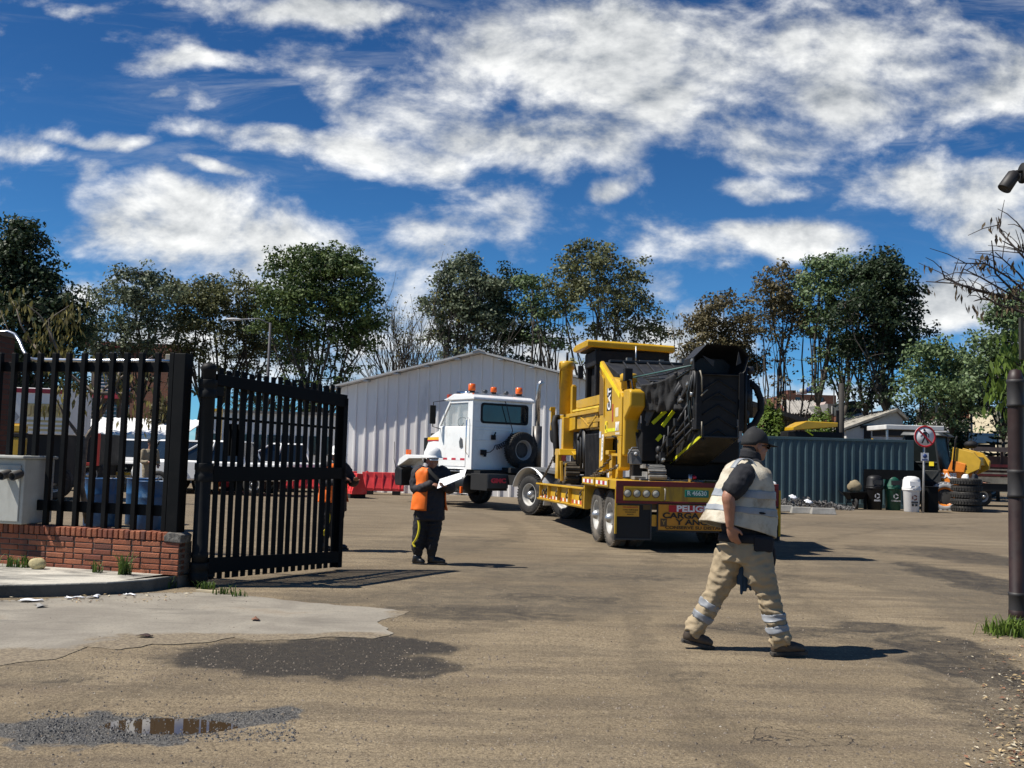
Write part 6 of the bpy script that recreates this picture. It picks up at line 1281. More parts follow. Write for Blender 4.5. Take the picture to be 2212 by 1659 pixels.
# shirt
m=MB()
ringloft(m,[(Q(552,780,0),F1*.165,S1*.165),(Q(552,640,0),F1*.175,S1*.185),(Q(558,480,0),F1*.165,S1*.20),(Q(562,370,0),F1*.135,S1*.205),(Q(572,310,.02),F1*.10,S1*.14),(Q(586,258,.03),F1*.078,S1*.082)],22,3,caps=True)
limb(m,[SHR+Vector((.03,.06,.02)),SHR+Vector((-.005,-.01,0)),Q(505,425,-.255),Q(470,468,-.285)],[.090,.092,.088,.084]); limb(m,[SHL,SHL.lerp(ELL,.7)],[.085,.08])
solid(m,'shirt',MAN,NAVY,.010,3,(.009,12,7))
m=MB(); C=Q(590,252,.035); m.grid(lambda i,j:C+F1*(.082*math.cos(i*2*PI)*(1+.12*j))+S1*(.080*math.sin(i*2*PI)*(1+.12*j))+Vector((0,0,.045-.07*j+.025*math.cos(i*2*PI)*-1)),24,4); o=m.build('collar',MAN,NAVY); o.modifiers.new('t','SOLIDIFY').thickness=.006
# vest
m=MB()
VR=[(Q(520,268),Q(612,300),.100),(Q(492,300),Q(648,340),.185),(Q(452,365),Q(680,400),.224),(Q(405,450),Q(708,470),.232),(Q(355,545),Q(722,580),.238),(Q(318,610),Q(728,690),.243),(Q(287,655),Q(722,785),.248)]
VR=[((a+b)/2,fwd(a,b),S1*h) for a,b,h in VR]
ringloft(m,VR,40,6)
v=m.build('vest',MAN,VESTC); fold(v.data,.018,7,2,(1,1,.45)); fold(v.data,.007,19,5,(1,1,.7)); v.modifiers.new('t','SOLIDIFY').thickness=.009
def vring(s):
    i=min(int(s),len(VR)-2); t=s-i; return tuple(VR[i][q].lerp(VR[i+1][q],t) for q in range(3))
for s0,s1 in ((3.02,3.50),(4.12,4.60)):
    m=MB(); ringloft(m,[vring(s0),vring((s0+s1)/2),vring(s1)],40,4,scale=1.022); o=m.build('reflective_band',v,GREYR); fold(o.data,.018,7,2,(1,1,.45)); fold(o.data,.007,19,5,(1,1,.7)); o.modifiers.new('t','SOLIDIFY').thickness=.005
m=MB(); pa=[Q(470,330,-.16),Q(505,282,-.13),Q(545,268,-.12),Q(590,285,-.12),Q(622,340,-.14)]; 
S_=spline(pa,5); m.add([q+Vector((0,-.012,.015))+S1*w_ for q in S_ for w_ in (-.028,.028)],[(2*i,2*i+1,2*i+3,2*i+2) for i in range(len(S_)-1)],True); o=m.build('shoulder_band',v,GREYR); o.modifiers.new('t','SOLIDIFY').thickness=.006
m=MB(); c0=Q(640,612,-.225); m.ell(c0,(.062,.012,.011),18,8,Matrix.Rotation(R(6),3,'Y')); m.build('pocket_slit',v,mat('slit_black',(.01,.01,.01),.9))
m=MB(); c0=Q(378,662,-.17); m.prism([c0+Vector((-.02,0,.02)),c0+Vector((.02,0,.018)),c0+Vector((.018,0,-.012)),c0+Vector((0,0,-.022))],(0,-.006,0)); m.build('tear_hole',v,mat('slit_black',(.01,.01,.01),.9))
# belt, pouch, hanging jacket sleeve, gloves
m=MB(); ringloft(m,[(Q(556,745,0),F1*.195,S1*.20),(Q(556,800,0),F1*.205,S1*.206)],24,2); o=m.build('belt',MAN,BLK); o.modifiers.new('t','SOLIDIFY').thickness=.01
m=MB(); c0=Q(668,812,-.17); m.hexa([c0+Vector((-.075,-.05,-.065)),c0+Vector((.075,-.04,-.07)),c0+Vector((.08,.06,-.07)),c0+Vector((-.075,.05,-.065))],[c0+Vector((-.08,-.05,.06)),c0+Vector((.09,-.04,.045)),c0+Vector((.09,.06,.045)),c0+Vector((-.08,.05,.06))]); m.build('pouch',MAN,BLK,bevel=.02)
m=MB(); limb(m,[Q(705,790,-.02),Q(728,870,-.03),Q(734,930,-.02),Q(730,962,-.02)],[(.045,.03),(.05,.03),(.04,.025),(.02,.02)]); solid(m,'hanging_cloth',MAN,BLK,.009,2,(.006,12,4))
m=MB(); 
for k,(a,b) in enumerate((((518,960),(508,1075)),((535,960),(530,1140)),((552,970),(556,1120)),((566,975),(572,1095)),((590,1030),(590,1115)))): limb(m,[Q(a[0]+10,a[1]-40,.0),Q(*a,.0),Q(*b,.02)],[.014,.016,.013],8,3)
solid(m,'work_gloves',MAN,mat('blue_gloves',(.008,.045,.10),.7,var=.3),.007,2)
m=MB(); limb(m,[Q(372,822,-.12),Q(430,818,-.17),Q(470,840,-.18)],[.006,.009,.007],8); m.build('belt_strap',MAN,KHAKI)
# cap
m=MB(); cc=P3(0,-.008,.058); hv=[]
for i in range(9):
    a=i/8*PI/2
    for j in range(28):
        t=2*PI*j/28; rr_=math.cos(a); hv.append(cc+M3@Vector((.090*rr_*math.sin(t),(.112 if math.cos(t)>0 else .112)*rr_*math.cos(t),-.035+.122*math.sin(a)-(.022 if math.cos(t)<-.3 else 0)*(1-a))))
m.add(hv,[(i*28+j,i*28+(j+1)%28,(i+1)*28+(j+1)%28,(i+1)*28+j) for i in range(8) for j in range(28)],True); o=m.build('cap',MAN,CAPM); o.modifiers.new('t','SOLIDIFY').thickness=.006
m=MB(); bl_=[]
for k in range(11):
    t=(k/10-.5)*2*R(62); bl_.append((math.sin(t)*.088,math.cos(t)*.110))
top=[P3(x,y-.008,.024) for x,y in bl_]+[P3(x*1.02,.095+.095*math.cos(math.asin(max(-1,min(1,x/.09)))*.92)**.8,.008-.9*x*x) for x,y in reversed(bl_)]
m.prism(top,(0,0,.005)); m.build('peak',o,CAPM); m=MB(); m.ell(P3(0,-.008,.152),(.010,.010,.006)); m.build('button',o,CAPM)
m=MB(); 
for q in (1,-1): m.tube([P3(q*.074,.005,.004),P3(q*.070,.07,.006),P3(q*.050,.094,.006)],.004,5); m.ell(P3(q*.036,.098,-.002),(.026,.008,.018),10,6,M3)
m.build('sunglasses',MAN,mat('sunglass_black',(.008,.008,.008),.15))
m=MB(); m.ell(P3(0,-.055,-.03),(.068,.055,.055),14,10,M3); m.build('hair',MAN,mat('short_dark_hair',(.03,.024,.02),.8,var=.4,vs=40))
boot(MAN,Q(722,1545,-.12),Q(962,1535,-.10),Q(782,1440,-.12)); boot(MAN,Q(135,1455,.12),Q(352,1508,.12),Q(222,1390,.12))
# ------------------------------------------------ guard with clipboard
GB=Vector((-1.05,13.94,0))
def Q2(x,y,dy=0): return at((x/2.963+1550)/1.823,(y/2.963+1700)/1.823,13.94+dy)-GB
GU=thing('person',GB,0,'guard in white helmet and orange vest standing and reading white papers before the tractor','person')
F2=Vector((.30,-.95,0)).normalized(); S2=Vector((-F2.y*1.0,F2.x,0)); S2=Vector((.95,.30,0)).normalized()  # towards the viewer's right
m=MB(); M3,P3=head(m,Q2(452,345,-.02),(.22,-.95,-.25),None,1.03)
limb(m,[Q2(465,440,0),Q2(458,385,0)],[.06,.055])
ringloft(m,[(Q2(410,920),F2*.12,S2*.17),(Q2(420,700),F2*.12,S2*.17),(Q2(435,500),F2*.11,S2*.19),(Q2(450,435),F2*.07,S2*.12)],18,3,caps=True)
SA,EA,WA=Q2(282,475,0),Q2(262,660,-.05),Q2(430,610,-.24); SB,EB,WB_=Q2(590,480,.02),Q2(660,660,-.06),Q2(600,640,-.26)
limb(m,[SA,EA,WA],[.05,.045,.03]); limb(m,[SB,EB,WB_],[.05,.045,.03]); hand(m,WA,Vector((.85,-.3,-.1)),Vector((.1,.3,-.9)),-1,.7,.95); hand(m,WB_,Vector((-.3,-.6,.1)),Vector((0,-.1,.99)),1,.6,.95)
limb(m,[Q2(330,930),Q2(300,1220),Q2(285,1480)],[.09,.06,.045]); limb(m,[Q2(480,930),Q2(455,1220),Q2(430,1470)],[.09,.06,.045])
solid(m,'body',GU,SKIND,.008,3)
m=MB(); ringloft(m,[(Q2(415,890),F2*.15,S2*.195),(Q2(412,980),F2*.15,S2*.19)],18,3,caps=True)
limb(m,[Q2(335,950),Q2(315,1100),Q2(295,1240),Q2(282,1340),Q2(285,1430)],[(.115,.12),(.105,.11),(.092,.095),(.088,.09),(.060,.06)]); limb(m,[Q2(485,950),Q2(470,1100),Q2(455,1240),Q2(445,1330),Q2(440,1430)],[(.115,.12),(.105,.11),(.092,.09),(.085,.085),(.060,.06)])
solid(m,'trousers',GU,BLK,.012,3,(.012,9,4,(1,1,1.6)))
m=MB(); pts=[Q2(280,975,-.07),Q2(296,1060,-.08),Q2(300,1120,-.085),Q2(288,1190,-.08),Q2(262,1255,-.07),Q2(232,1300,-.05),Q2(250,1345,-.06)]; S_=spline(pts,4); m.add([q+Vector((0,-.03,0))+Vector((w_,0,0)) for q in S_ for w_ in (-.016,.016)],[(2*i,2*i+1,2*i+3,2*i+2) for i in range(len(S_)-1)],True); o=m.build('yellow_stripe',GU,mat('yellow_piping',(.75,.62,.03),.6)); o.modifiers.new('t','SOLIDIFY').thickness=.006
m=MB(); ringloft(m,[(Q2(425,1030),F2*.16,S2*.20),(Q2(420,900),F2*.165,S2*.205),(Q2(425,720),F2*.155,S2*.20),(Q2(435,560),F2*.14,S2*.205),(Q2(440,480),F2*.12,S2*.205),(Q2(455,430),F2*.085,S2*.12),(Q2(460,400),F2*.075,S2*.085)],20,3,caps=True)
limb(m,[SA+Vector((.05,0,.02)),SA,Q2(258,570,-.02),EA,Q2(340,655,-.15),WA],[.085,.088,.082,.080,.068,.055]); limb(m,[SB+Vector((-.05,0,.02)),SB,Q2(640,580,0),EB,Q2(640,655,-.15),WB_],[.085,.085,.08,.075,.066,.055])
solid(m,'jacket',GU,mat('plum_black_jacket',(.016,.014,.018),.75,var=.3,vs=8),.010,3,(.010,11,5))
m=MB(); VR2=[(Q2(440,425),F2*.105,S2*.14),(Q2(432,470),F2*.135,S2*.20),(Q2(428,600),F2*.152,S2*.212),(Q2(418,760),F2*.172,S2*.228),(Q2(412,915),F2*.185,S2*.245)]
ringloft(m,VR2,36,5,R(62),R(346)); v=m.build('vest',GU,ORANGE); fold(v.data,.016,9,6,(1,1,.6)); v.modifiers.new('t','SOLIDIFY').thickness=.008
m=MB(); S_=spline([Q2(405,425,-.16),Q2(432,470,-.19),Q2(480,520,-.21),Q2(520,560,-.22)],4); m.add([q+Vector((0,-.01,0))+Vector((w_,0,w_*.8)) for q in S_ for w_ in (-.018,.018)],[(2*i,2*i+1,2*i+3,2*i+2) for i in range(len(S_)-1)],True); m.build('radio_strap',GU,BLACKM)
m=MB(); m.lathe([(.150,-.012),(.160,-.008),(.128,.004),(.124,.03),(.118,.075),(.095,.115),(.055,.138),(.02,.145),(0,.146)],24,P3(0,.0,.058),(0,0,1)); hm=m.build('helmet',GU,HAT); m=MB(); m.prism([P3(-.07,.10,.062),P3(.07,.10,.062),P3(.05,.155,.052),P3(-.05,.155,.052)],(0,0,.008)); m.build('brim',hm,HAT); m=MB(); m.tube([P3(0,.10,.11),P3(0,.05,.18),P3(0,-.03,.20),P3(0,-.10,.15)],.012,6); m.build('ridge',hm,HAT)
m=MB(); a=Q2(508,668,-.36); b=Q2(800,545,-.30); d=(b-a); n_=Vector((-.25,.55,.8)); m.prism([a,b,b+Vector((.04,.13,.09)),a+Vector((.02,.16,.12))],n_*.012); pp=m.build('papers',GU,mat('white_paper',(.82,.83,.86),.6),bevel=.003); pp.name='clipboard'
m=MB(); m.prism([b+Vector((-.02,.02,.015)),b+Vector((.03,-.01,.03)),b+Vector((.05,.09,.12)),b+Vector((-.04,.10,.10))],(0,0,.006)); m.build('curled_sheet',pp,mat('white_paper',(.82,.83,.86),.6))
BB=mat('black_boot',(.012,.012,.013),.4)
boot(GU,Q2(215,1560,0),Q2(378,1560,-.06),Q2(285,1470),BB,BB,.01); boot(GU,Q2(392,1552,.02),Q2(622,1552,-.04),Q2(436,1465),BB,BB,.01)
G2=dup(GU,G(722,1189),R(38),'guard in white helmet half hidden behind the free end of the open gate')
for o in list(G2.children):
    if o.name.startswith('clipboard'):
        for q in list(o.children): bpy.data.objects.remove(q)
        bpy.data.objects.remove(o)
# ------------------------------------------------ small figures further away
def figure(label,loc,face,top,bottom,hat,hatname='cap',skin=SKIND,pose='stand',sc=1.,arms=(.25,.25)):
    t0=thing('person',loc,0,label,'person'); f=Vector((face[0],face[1],0)).normalized(); s=Vector((f.y,-f.x,0)); Z=lambda x,y,z:(s*x+f*y)*sc+Vector((0,0,z*sc))
    m=MB(); M3,P3=head(m,Z(0,.04,1.60),f,None,sc); limb(m,[Z(0,0,1.42),Z(0,.02,1.54)],[.06*sc,.055*sc],10,3)
    hz=.92; limb(m,[Z(0,0,hz),Z(0,0,1.2),Z(0,0,1.42)],[.13*sc,.13*sc,.08*sc],10,3)
    if pose=='sit': legs=[[Z(q*.1,0,hz),Z(q*.12,.42,hz),Z(q*.12,.45,hz-.4)] for q in (1,-1)]
    else: legs=[[Z(q*.09,0,hz),Z(q*.10,.02,.5),Z(q*.10,0,.08)] for q in (1,-1)]
    for L in legs: limb(m,L,[.08*sc,.055*sc,.04*sc],10,3)
    AR=[]
    for q,af in zip((1,-1),arms): A=[Z(q*.19,0,1.40),Z(q*.25,.02,1.12),Z(q*.20,af,1.02+af*.3)]; AR.append(A); limb(m,A,[.05*sc,.042*sc,.03*sc],10,3); hand(m,A[2],(A[2]-A[1]),Vector((0,0,-1)),q,.5,sc)
    solid(m,'body',t0,skin,.013,2)
    m=MB(); ringloft(m,[(Z(0,0,.86),f*.13*sc,s*.18*sc),(Z(0,0,1.1),f*.135*sc,s*.185*sc),(Z(0,0,1.34),f*.125*sc,s*.20*sc),(Z(0,0,1.45),f*.07*sc,s*.11*sc)],16,3,caps=True)
    for A in AR: limb(m,[A[0],A[1],A[1].lerp(A[2],.8)],[.07*sc,.062*sc,.05*sc],10,3)
    solid(m,'jacket',t0,top,.014,2,(.008,9,3))
    m=MB(); ringloft(m,[(Z(0,0,.84),f*.12*sc,s*.165*sc),(Z(0,0,.95),f*.12*sc,s*.165*sc)],14,2,caps=True)
    for L in legs: limb(m,L,[.105*sc,.08*sc,.07*sc],10,3)
    solid(m,'trousers',t0,bottom,.014,2,(.008,8,5))
    for L in legs: boot(t0,L[2]-f*.06*sc-Vector((0,0,.08*sc)),L[2]+f*.19*sc-Vector((0,0,.08*sc)),L[2]+Vector((0,0,.06)),BB,BB,.014,s=sc)
    m=MB(); m.lathe([(.098*sc,-.005),(.10*sc,.0),(.098*sc,.03*sc),(.08*sc,.075*sc),(.045*sc,.10*sc),(0,.11*sc)],18,P3(0,-.01,.045),(0,0,1)); h=m.build(hatname,t0,hat); m=MB(); m.prism([P3(-.07,.06,.04),P3(.07,.06,.04),P3(.055,.165,.03),P3(-.055,.165,.03)],(0,0,.006)); m.build('peak',h,hat)
    return t0
BEIGE=mat('beige_overall',(.25,.205,.135),.85,var=.1); WSH=mat('white_shirt',(.70,.70,.68),.8,var=.05); NV2=mat('grey_navy_jacket',(.025,.028,.036),.8,var=.2)
p=at(318,1085,27); figure('person in beige work clothes and dark cap standing before the white pickup behind the fence',(p.x,27,0),(.8,-.6),BEIGE,BEIGE,CAPM,arms=(.3,.1))
p=at(2088,1080,36.95); figure('person in white sleeved top with dark hair bending behind the tyre stack',(p.x,37.05,0),(.9,-.1),WSH,NV2,CAPM,sc=.93,arms=(.3,.35))
p=at(2107,1080,36.95); figure('person in white cap and dark jacket behind the tyre stack',(p.x,37.0,0),(.8,-.5),NV2,NV2,HAT,sc=.94,arms=(.35,.4))
DRV=figure('driver in dark top seated at the wheel of the white tractor truck',(0,0,0),(-.59,.81),NV2,NV2,CAPM,pose='sit',sc=.92,arms=(.42,.42))
c_,s_=math.cos(KA),math.sin(KA); kw=lambda x,y,z:Vector((KO.x-s_*x-c_*y,KO.y+c_*x-s_*y,z)); DRV.location=kw(3.60,.52,1.02)
# ---------------------------------------------------------------- container and things before it
pr=at(1974,1000,37.0); pr.z=0; CL_=7.6; dr_=Vector((1.0,.015,0)).normalized(); pl_=pr-dr_*CL_; ca=math.atan2(dr_.y,dr_.x); CH=at(1974,951,37.0).z
TEAL=mat('container_teal',(.043,.080,.092),.55,var=.12,vs=1.2,dirt=(.05,.07,.08),da=.3,ds=1.5,streak=True)
CT=thing('shipping_container',(pl_.x,pl_.y,0),ca,'dark teal corrugated shipping container behind the bins','container')
m_=MB(); pts=[]; x=.12
while x<CL_-.35: pts+=[(x,0),(x+.075,0),(x+.095,.036),(x+.225,.036)]; x+=.29
pts=[(.12,.0)]+pts+[(CL_-.25,.0)]; z0,z1=.16,CH-.10; n=len(pts)
m_.add([(a,b,z0) for a,b in pts]+[(a,b,z1) for a,b in pts],[(i,i+1,n+i+1,n+i) for i in range(n-1)],False); m_.build('corrugated_side',CT,TEAL)
m_=MB(); m_.box((0,-.01,0),(.12,.12,CH)); m_.box((CL_-.25,-.012,.0),(CL_,.12,CH)); m_.box((.12,-.012,0),(CL_-.25,.10,.16)); m_.box((.12,-.012,CH-.10),(CL_-.25,.10,CH)); m_.build('frame',CT,TEAL,bevel=.01)
m_=MB(); m_.box((.02,.10,.02),(CL_-.02,2.42,CH-.02)); m_.build('box_shell',CT,TEAL)
def up_(u,v,d): p=at(u,v,d); return Vector((p.x,p.y,0))
# bins
def bin_(u,v0,mt,label,emb,dark=False):
    p=G(u,v0); sc=p.y/2160; t0=thing('litter_bin',p,0,label,'bin','waste bins before the container'); m=MB(); m.lathe([(0,0),(.235,0),(.25,.02),(.275,.70),(.30,.74),(.315,.76),(.315,.80),(0,.80)],24); m.build('bin_body',t0,mt)
    m=MB(); m.lathe([(.315,.80),(.325,.82),(.30,.86),(.285,1.10),(.24,1.19),(.12,1.235),(0,1.24)],24); m.build('lid',t0,mt)
    m=MB(); m.prism([(-.17,-.285,.90),(.17,-.285,.90),(.17,-.275,1.06),(-.17,-.275,1.06)],(0,-.02,0)); m.build('opening_flap',t0,mat('bin_hole',(.02,.02,.02),.6) if dark else mat('bin_flap_white',(.75,.75,.75),.4))
    m=MB(); N=16
    for k in range(3):
        a0=R(k*120+15); ring=[]; 
        for i in range(7): a=a0+R(90)*i/6; ring.append((a,.075)); 
        m.add([(r_*math.cos(a),-.285-.0,.50+r_*math.sin(a)) for a,_ in ring for r_ in (.055,.095)],[(2*i,2*i+1,2*i+3,2*i+2) for i in range(6)],False)
    mm=emb; m.build('recycling_emblem',t0,mm); return t0
WB=mat('white_bin_plastic',(.72,.71,.69),.45,var=.05,dirt=(.4,.38,.34),da=.3)
b1=bin_(1889,1101,mat('black_bin_plastic',(.010,.010,.011),.5,spec=.3),'black litter bin with white emblem, left of the green bin',mat('emblem_white',(.7,.7,.7),.5),True)
b2=bin_(1929,1102,mat('green_bin_plastic',(.006,.075,.045),.45,var=.1),'dark green litter bin between the black and the white bin',mat('emblem_white',(.7,.7,.7),.5),True)
b3=bin_(1969,1106,WB,'white litter bin beside the no walking sign pole',mat('emblem_maroon',(.10,.02,.02),.5))
text('bin_text','Ordinario',.085,frame((0,-.278,.34),(1,0,0),(0,-1,0)),mat('emblem_white',(.7,.7,.7),.5),b2,.001,.002)
for b in (b1,b3):
    m=MB(); mm=mat('emblem_white',(.7,.7,.7),.5) if b is b1 else mat('emblem_black',(.02,.02,.02),.5)
    for k in range(5): m.box((-.11+k*.046,-.274,.31),(-.075+k*.046,-.270,.37))
    if b is b3: m.box((-.10,-.274,.21),(-.02,-.27,.29)); m.box((.02,-.274,.21),(.10,-.27,.29))
    m.build('label_print',b,mm)
p=up_(1866,1030,36.0); q=up_(1996,1030,35.6); rk=thing('bin_rack',p,math.atan2(q.y-p.y,q.x-p.x),'dark steel rack whose beam runs above the three bins','rack'); L=(q-p).length; zt=at(1930,1015,35.8).z; zb=at(1930,1036,35.8).z
m=MB(); m.box((0,-.04,zb),(L,.04,zt)); m.build('beam',rk,BLACK)
for x in (.05,L-.05): m=MB(); m.box((x-.05,-.05,0),(x+.05,.04-.001,zb)); m.build('post',rk,BLACK)
# black crate beside the sign
p=up_(2016,1100,35.0); t0=thing('metal_locker',p,R(2),'black box standing right of the sign pole before the backhoe wheel','box'); m=MB(); m.box((-.27,-.2,0),(.09,.3,.86)); m.build('box_body',t0,BLACK,bevel=.015); m=MB(); m.box((-.29,-.22,.86),(.11,.32,.90)); m.build('lid',t0,BLACK,bevel=.01)
# wheelbarrow with a sack
p=up_(1846,1100,35.9); wb_=thing('wheelbarrow',p,R(8),'black wheelbarrow standing against the container','wheelbarrow'); m=MB(); m.hexa([(-.22,-.22,.36),(.22,-.22,.36),(.22,.22,.36),(-.22,.22,.36)],[(-.34,-.3,.60),(.34,-.3,.64),(.34,.3,.64),(-.34,.3,.60)]); m.build('tray',wb_,BLACK,bevel=.02)
m=MB(); m.lathe([(.10,-.04),(.17,-.045),(.20,0),(.17,.045),(.10,.04)],16,(-.1,-.25,.20),(1,0,0),True,True); m.cyl((-.13,-.25,.2),(-.07,-.25,.2),.11); m.build('wheel',wb_,RUB)
for s in (-1,1): m=MB(); m.tube([(-.1+.06*s,-.25,.2),(.02+.2*s,.1,.36),(.02+.26*s,.75,.62)],.02,6); m.tube([(.02+.2*s,.2,.36),(.02+.22*s,.25,.0)],.018,6); m.build('handle',wb_,BLACK)
sk=MB(); sk.ell((0,0,0),(.25,.2,.22),16,10); o=sk.build('sack',None,mat('tan_sack',(.25,.20,.12),.85,var=.2,bump=.5,bs=12),loc=(p.x,p.y,.80)); fold(o.data,.04,5,3); tag(o,'tan crumpled sack lying in the wheelbarrow','sack')
# no walking sign
p=up_(1994,1108,34.4); pt=at(1997,943,34.4); sg=thing('road_sign',p,0,'round no walking sign on a grey pole beside the white bin','sign'); rr_=.375; c=Vector((pt.x-p.x,-.03,pt.z))
m=MB(); m.tube([(0,0,0),(c.x*.9,0,pt.z+.1)],.035,10); m.build('pole',sg,mat('pole_grey',(.36,.35,.33),.5,.3))
FACE=mat('sign_white',(.62,.62,.63),.45,var=.05); SRED=mat('sign_red',(.42,.012,.018),.45); SBLK=mat('sign_black',(.012,.012,.012),.5)
m=MB(); m.lathe([(0,0),(rr_,0),(rr_,.02),(0,.02)],40,c,(0,-1,0)); ds=m.build('sign_disc',sg,FACE)
m=MB(); m.lathe([(rr_*.84,.021),(rr_*1.0,.021),(rr_*1.0,.026),(rr_*.84,.026)],40,c,(0,-1,0),True,True); m.build('red_ring',ds,SRED)
y=c.y-.0265; X=lambda a,b:(c.x+a*rr_,y,c.z+b*rr_)
m=MB(); m.prism([X(-.66,.56),X(-.56,.66),X(.66,-.56),X(.56,-.66)],(0,-.003,0)); m.build('red_slash',ds,SRED)
y=c.y-.0225; m=MB(); m.lathe([(0,0),(.10*rr_,0),(.10*rr_,.003),(0,.003)],16,X(-.07,.60),(0,-1,0))
for a,b,w0 in (((-.02,.42),(.06,-.10),.30),((-.02,-.05),(-.28,-.62),.14),((.06,-.05),(.30,-.62),.15),((-.10,.40),(-.32,.05),.09),((-.30,.06),(-.42,.02),.08),((.10,.40),(.34,.18),.09),((.33,.20),(.34,-.08),.09)): m.beam(X(*a),X(*b),w0*rr_,.003,(0,1,0)) 
m.build('walking_figure',ds,SBLK)
z=at(1995,987,34.4).z; m=MB(); m.box((c.x*.8-.13,-.06,z-.14),(c.x*.8+.13,-.045,z+.14)); sp_=m.build('small_plate',sg,FACE); m=MB(); m.lathe([(0,0),(.075,0),(.075,.003),(0,.003)],18,(c.x*.8,-.061,z+.03),(0,-1,0)); m.box((c.x*.8-.10,-.064,z-.12),(c.x*.8+.10,-.061,z-.075)); m.build('blue_mask_symbol',sp_,mat('sign_blue',(.02,.045,.16),.5))
# tyres
def tread_tyre(r_,w_,mt): 
    m=MB(); m.lathe([(r_*.55,.02),(r_*.6,0),(r_*.9,.005),(r_*.975,.03),(r_*.975,w_-.03),(r_*.9,w_-.005),(r_*.6,w_),(r_*.55,w_-.02)],36,(0,0,0),(0,0,1),True,True)
    N=34
    for k in range(N):
        for q in (0,1):
            a=2*PI*(k+.5*q)/N; b=a+.10; z0,z1=(.03,w_*.46) if q==0 else (w_*.54,w_-.03); da=.055
            P_=lambda an,zz,rad:(rad*math.cos(an),rad*math.sin(an),zz); s=1 if q==0 else -1
            m.hexa([P_(a-da,z0,r_*.97),P_(a+da,z0,r_*.97),P_(a+da+.06*s,z1,r_*.97),P_(a-da+.06*s,z1,r_*.97)],[P_(a-da,z0,r_*1.01),P_(a+da,z0,r_*1.01),P_(a+da+.06*s,z1,r_*1.01),P_(a-da+.06*s,z1,r_*1.01)])
    return m
p=up_(2088,1108,36.4); TY=None; LB=['lowest tyre of the black stack, resting on the dirt','second tyre from the ground in the black stack','middle tyre of the black stack beside the backhoe','fourth tyre from the ground in the black stack','topmost tyre of the black stack, just below the crouching people']
RB5=mat('stack_tyre_rubber',(.022,.021,.020),.8,var=.3,dirt=(.10,.09,.075),da=.4,ds=4)
for k in range(5):
    if k==0: TY=tread_tyre(.53,.235,RB5).build('truck_tyre',None,RB5,loc=p); tag(TY,LB[0],'tyre','tyres in the black stack'); o=TY
    else: o=TY.copy(); col.objects.link(o); o['label']=LB[k]; o.location=p+Vector((random.uniform(-.03,.03),random.uniform(-.03,.03),k*.242)); o.rotation_euler.z=k*1.1
# backhoe loader
p=up_(2000,1090,38.6); BK=thing('backhoe_loader',p,R(-38),'orange and yellow backhoe loader with dark glass cab behind the bins','backhoe')
ORP=mat('loader_orange',(.68,.20,.015),.45,var=.1,dirt=(.2,.1,.04),da=.3); YLP=mat('loader_yellow',(.50,.30,.02),.5,var=.1,dirt=(.2,.12,.05),da=.35)
bx=lambda u:(at(u,1000,38.6).x-p.x)*1.03
m=MB(); m.box((-.8,-.95,.55),(.9,.95,1.05)); m.build('chassis',BK,DK,bevel=.02)
m=MB()
for x,xt in ((-.55,-.55),(.75,.55)):
    for y in (-.8,.8): m.beam((x,y,1.05),(xt,y,2.75),.07,.07)
m.box((-.55,-.82,1.05),(.75,.82,1.45)); 
for y in (-.8,.8): m.beam((-.55,y,1.75),(.68,y,1.75),.05,.05); m.beam((.75,y,1.5),(.4,y,1.05),.1,.06)
m.build('cab_frame',BK,mat('cab_dark_grey',(.022,.024,.024),.5),bevel=.01)
m=MB(); m.hexa([(-.53,-.79,1.45),(.73,-.79,1.45),(.73,.79,1.45),(-.53,.79,1.45)],[(-.53,-.79,2.74),(.54,-.79,2.74),(.54,.79,2.74),(-.53,.79,2.74)]); m.build('cab_glass',BK,mat('dim_cab_glass',(.010,.013,.013),.4,spec=.08))
m=MB(); m.hexa([(-.7,-.92,2.75),(.85,-.92,2.75),(.85,.92,2.75),(-.7,.92,2.75)],[(-.6,-.85,2.90),(.70,-.85,2.88),(.70,.85,2.88),(-.6,.85,2.90)]); m.build('cab_roof',BK,mat('roof_grey_green',(.045,.05,.048),.5),bevel=.04); m=MB(); m.box((.3,-.3,2.89),(.85,.1,2.96)); m.build('roof_vent',BK,mat('vent_grey',(.25,.25,.25),.5),bevel=.02)
m=MB(); m.box((.86,.25,1.02),(1.0,.40,2.05)); m.build('exhaust_pipe',BK,BLACKM)
m=MB(); m.prism([(-.75,-.70,.62),(1.55,-.70,.62),(1.62,-.70,1.22),(1.5,-.70,1.42),(.78,-.70,1.52),(.70,-.70,1.22),(-.75,-.70,1.22)],(0,1.4,0)); hd=m.build('hood',BK,ORP,bevel=.04)
text('brand_letters','CASE',.25,frame((.98,-.716,1.27),(1,0,0),(0,-1,0)),mat('letter_white',(.8,.78,.75),.5),hd,.004,.012,1.05)
m=MB(); m.box((-.7,-.712,1.03),(-.40,-.702,1.12)); m.box((1.5,-.712,1.03),(1.75,-.702,1.10)); m.build('reflective_band',hd,HIVY)
m=MB(); m.prism([(.98,-.705,1.43),(1.15,-.705,1.86),(1.65,-.705,1.72),(1.58,-.705,1.41)],(0,-.12,0)); 
m.build('tool_flap',BK,ORP,bevel=.02); m=MB(); m.box((.35,-.83,1.62),(.52,-.82,1.78)); m.build('sticker',BK,mat('sticker_lemon',(.80,.62,.02),.5))
for y in (-.78,.62):
    m=MB(); m.prism([(1.10,y,1.55),(1.18,y,2.34),(1.9,y,2.16),(2.15,y,1.85),(2.1,y,1.55),(1.7,y,1.35),(1.4,y,1.45)],(0,.16,0)); m.build('loader_arm',BK,YLP,bevel=.02)
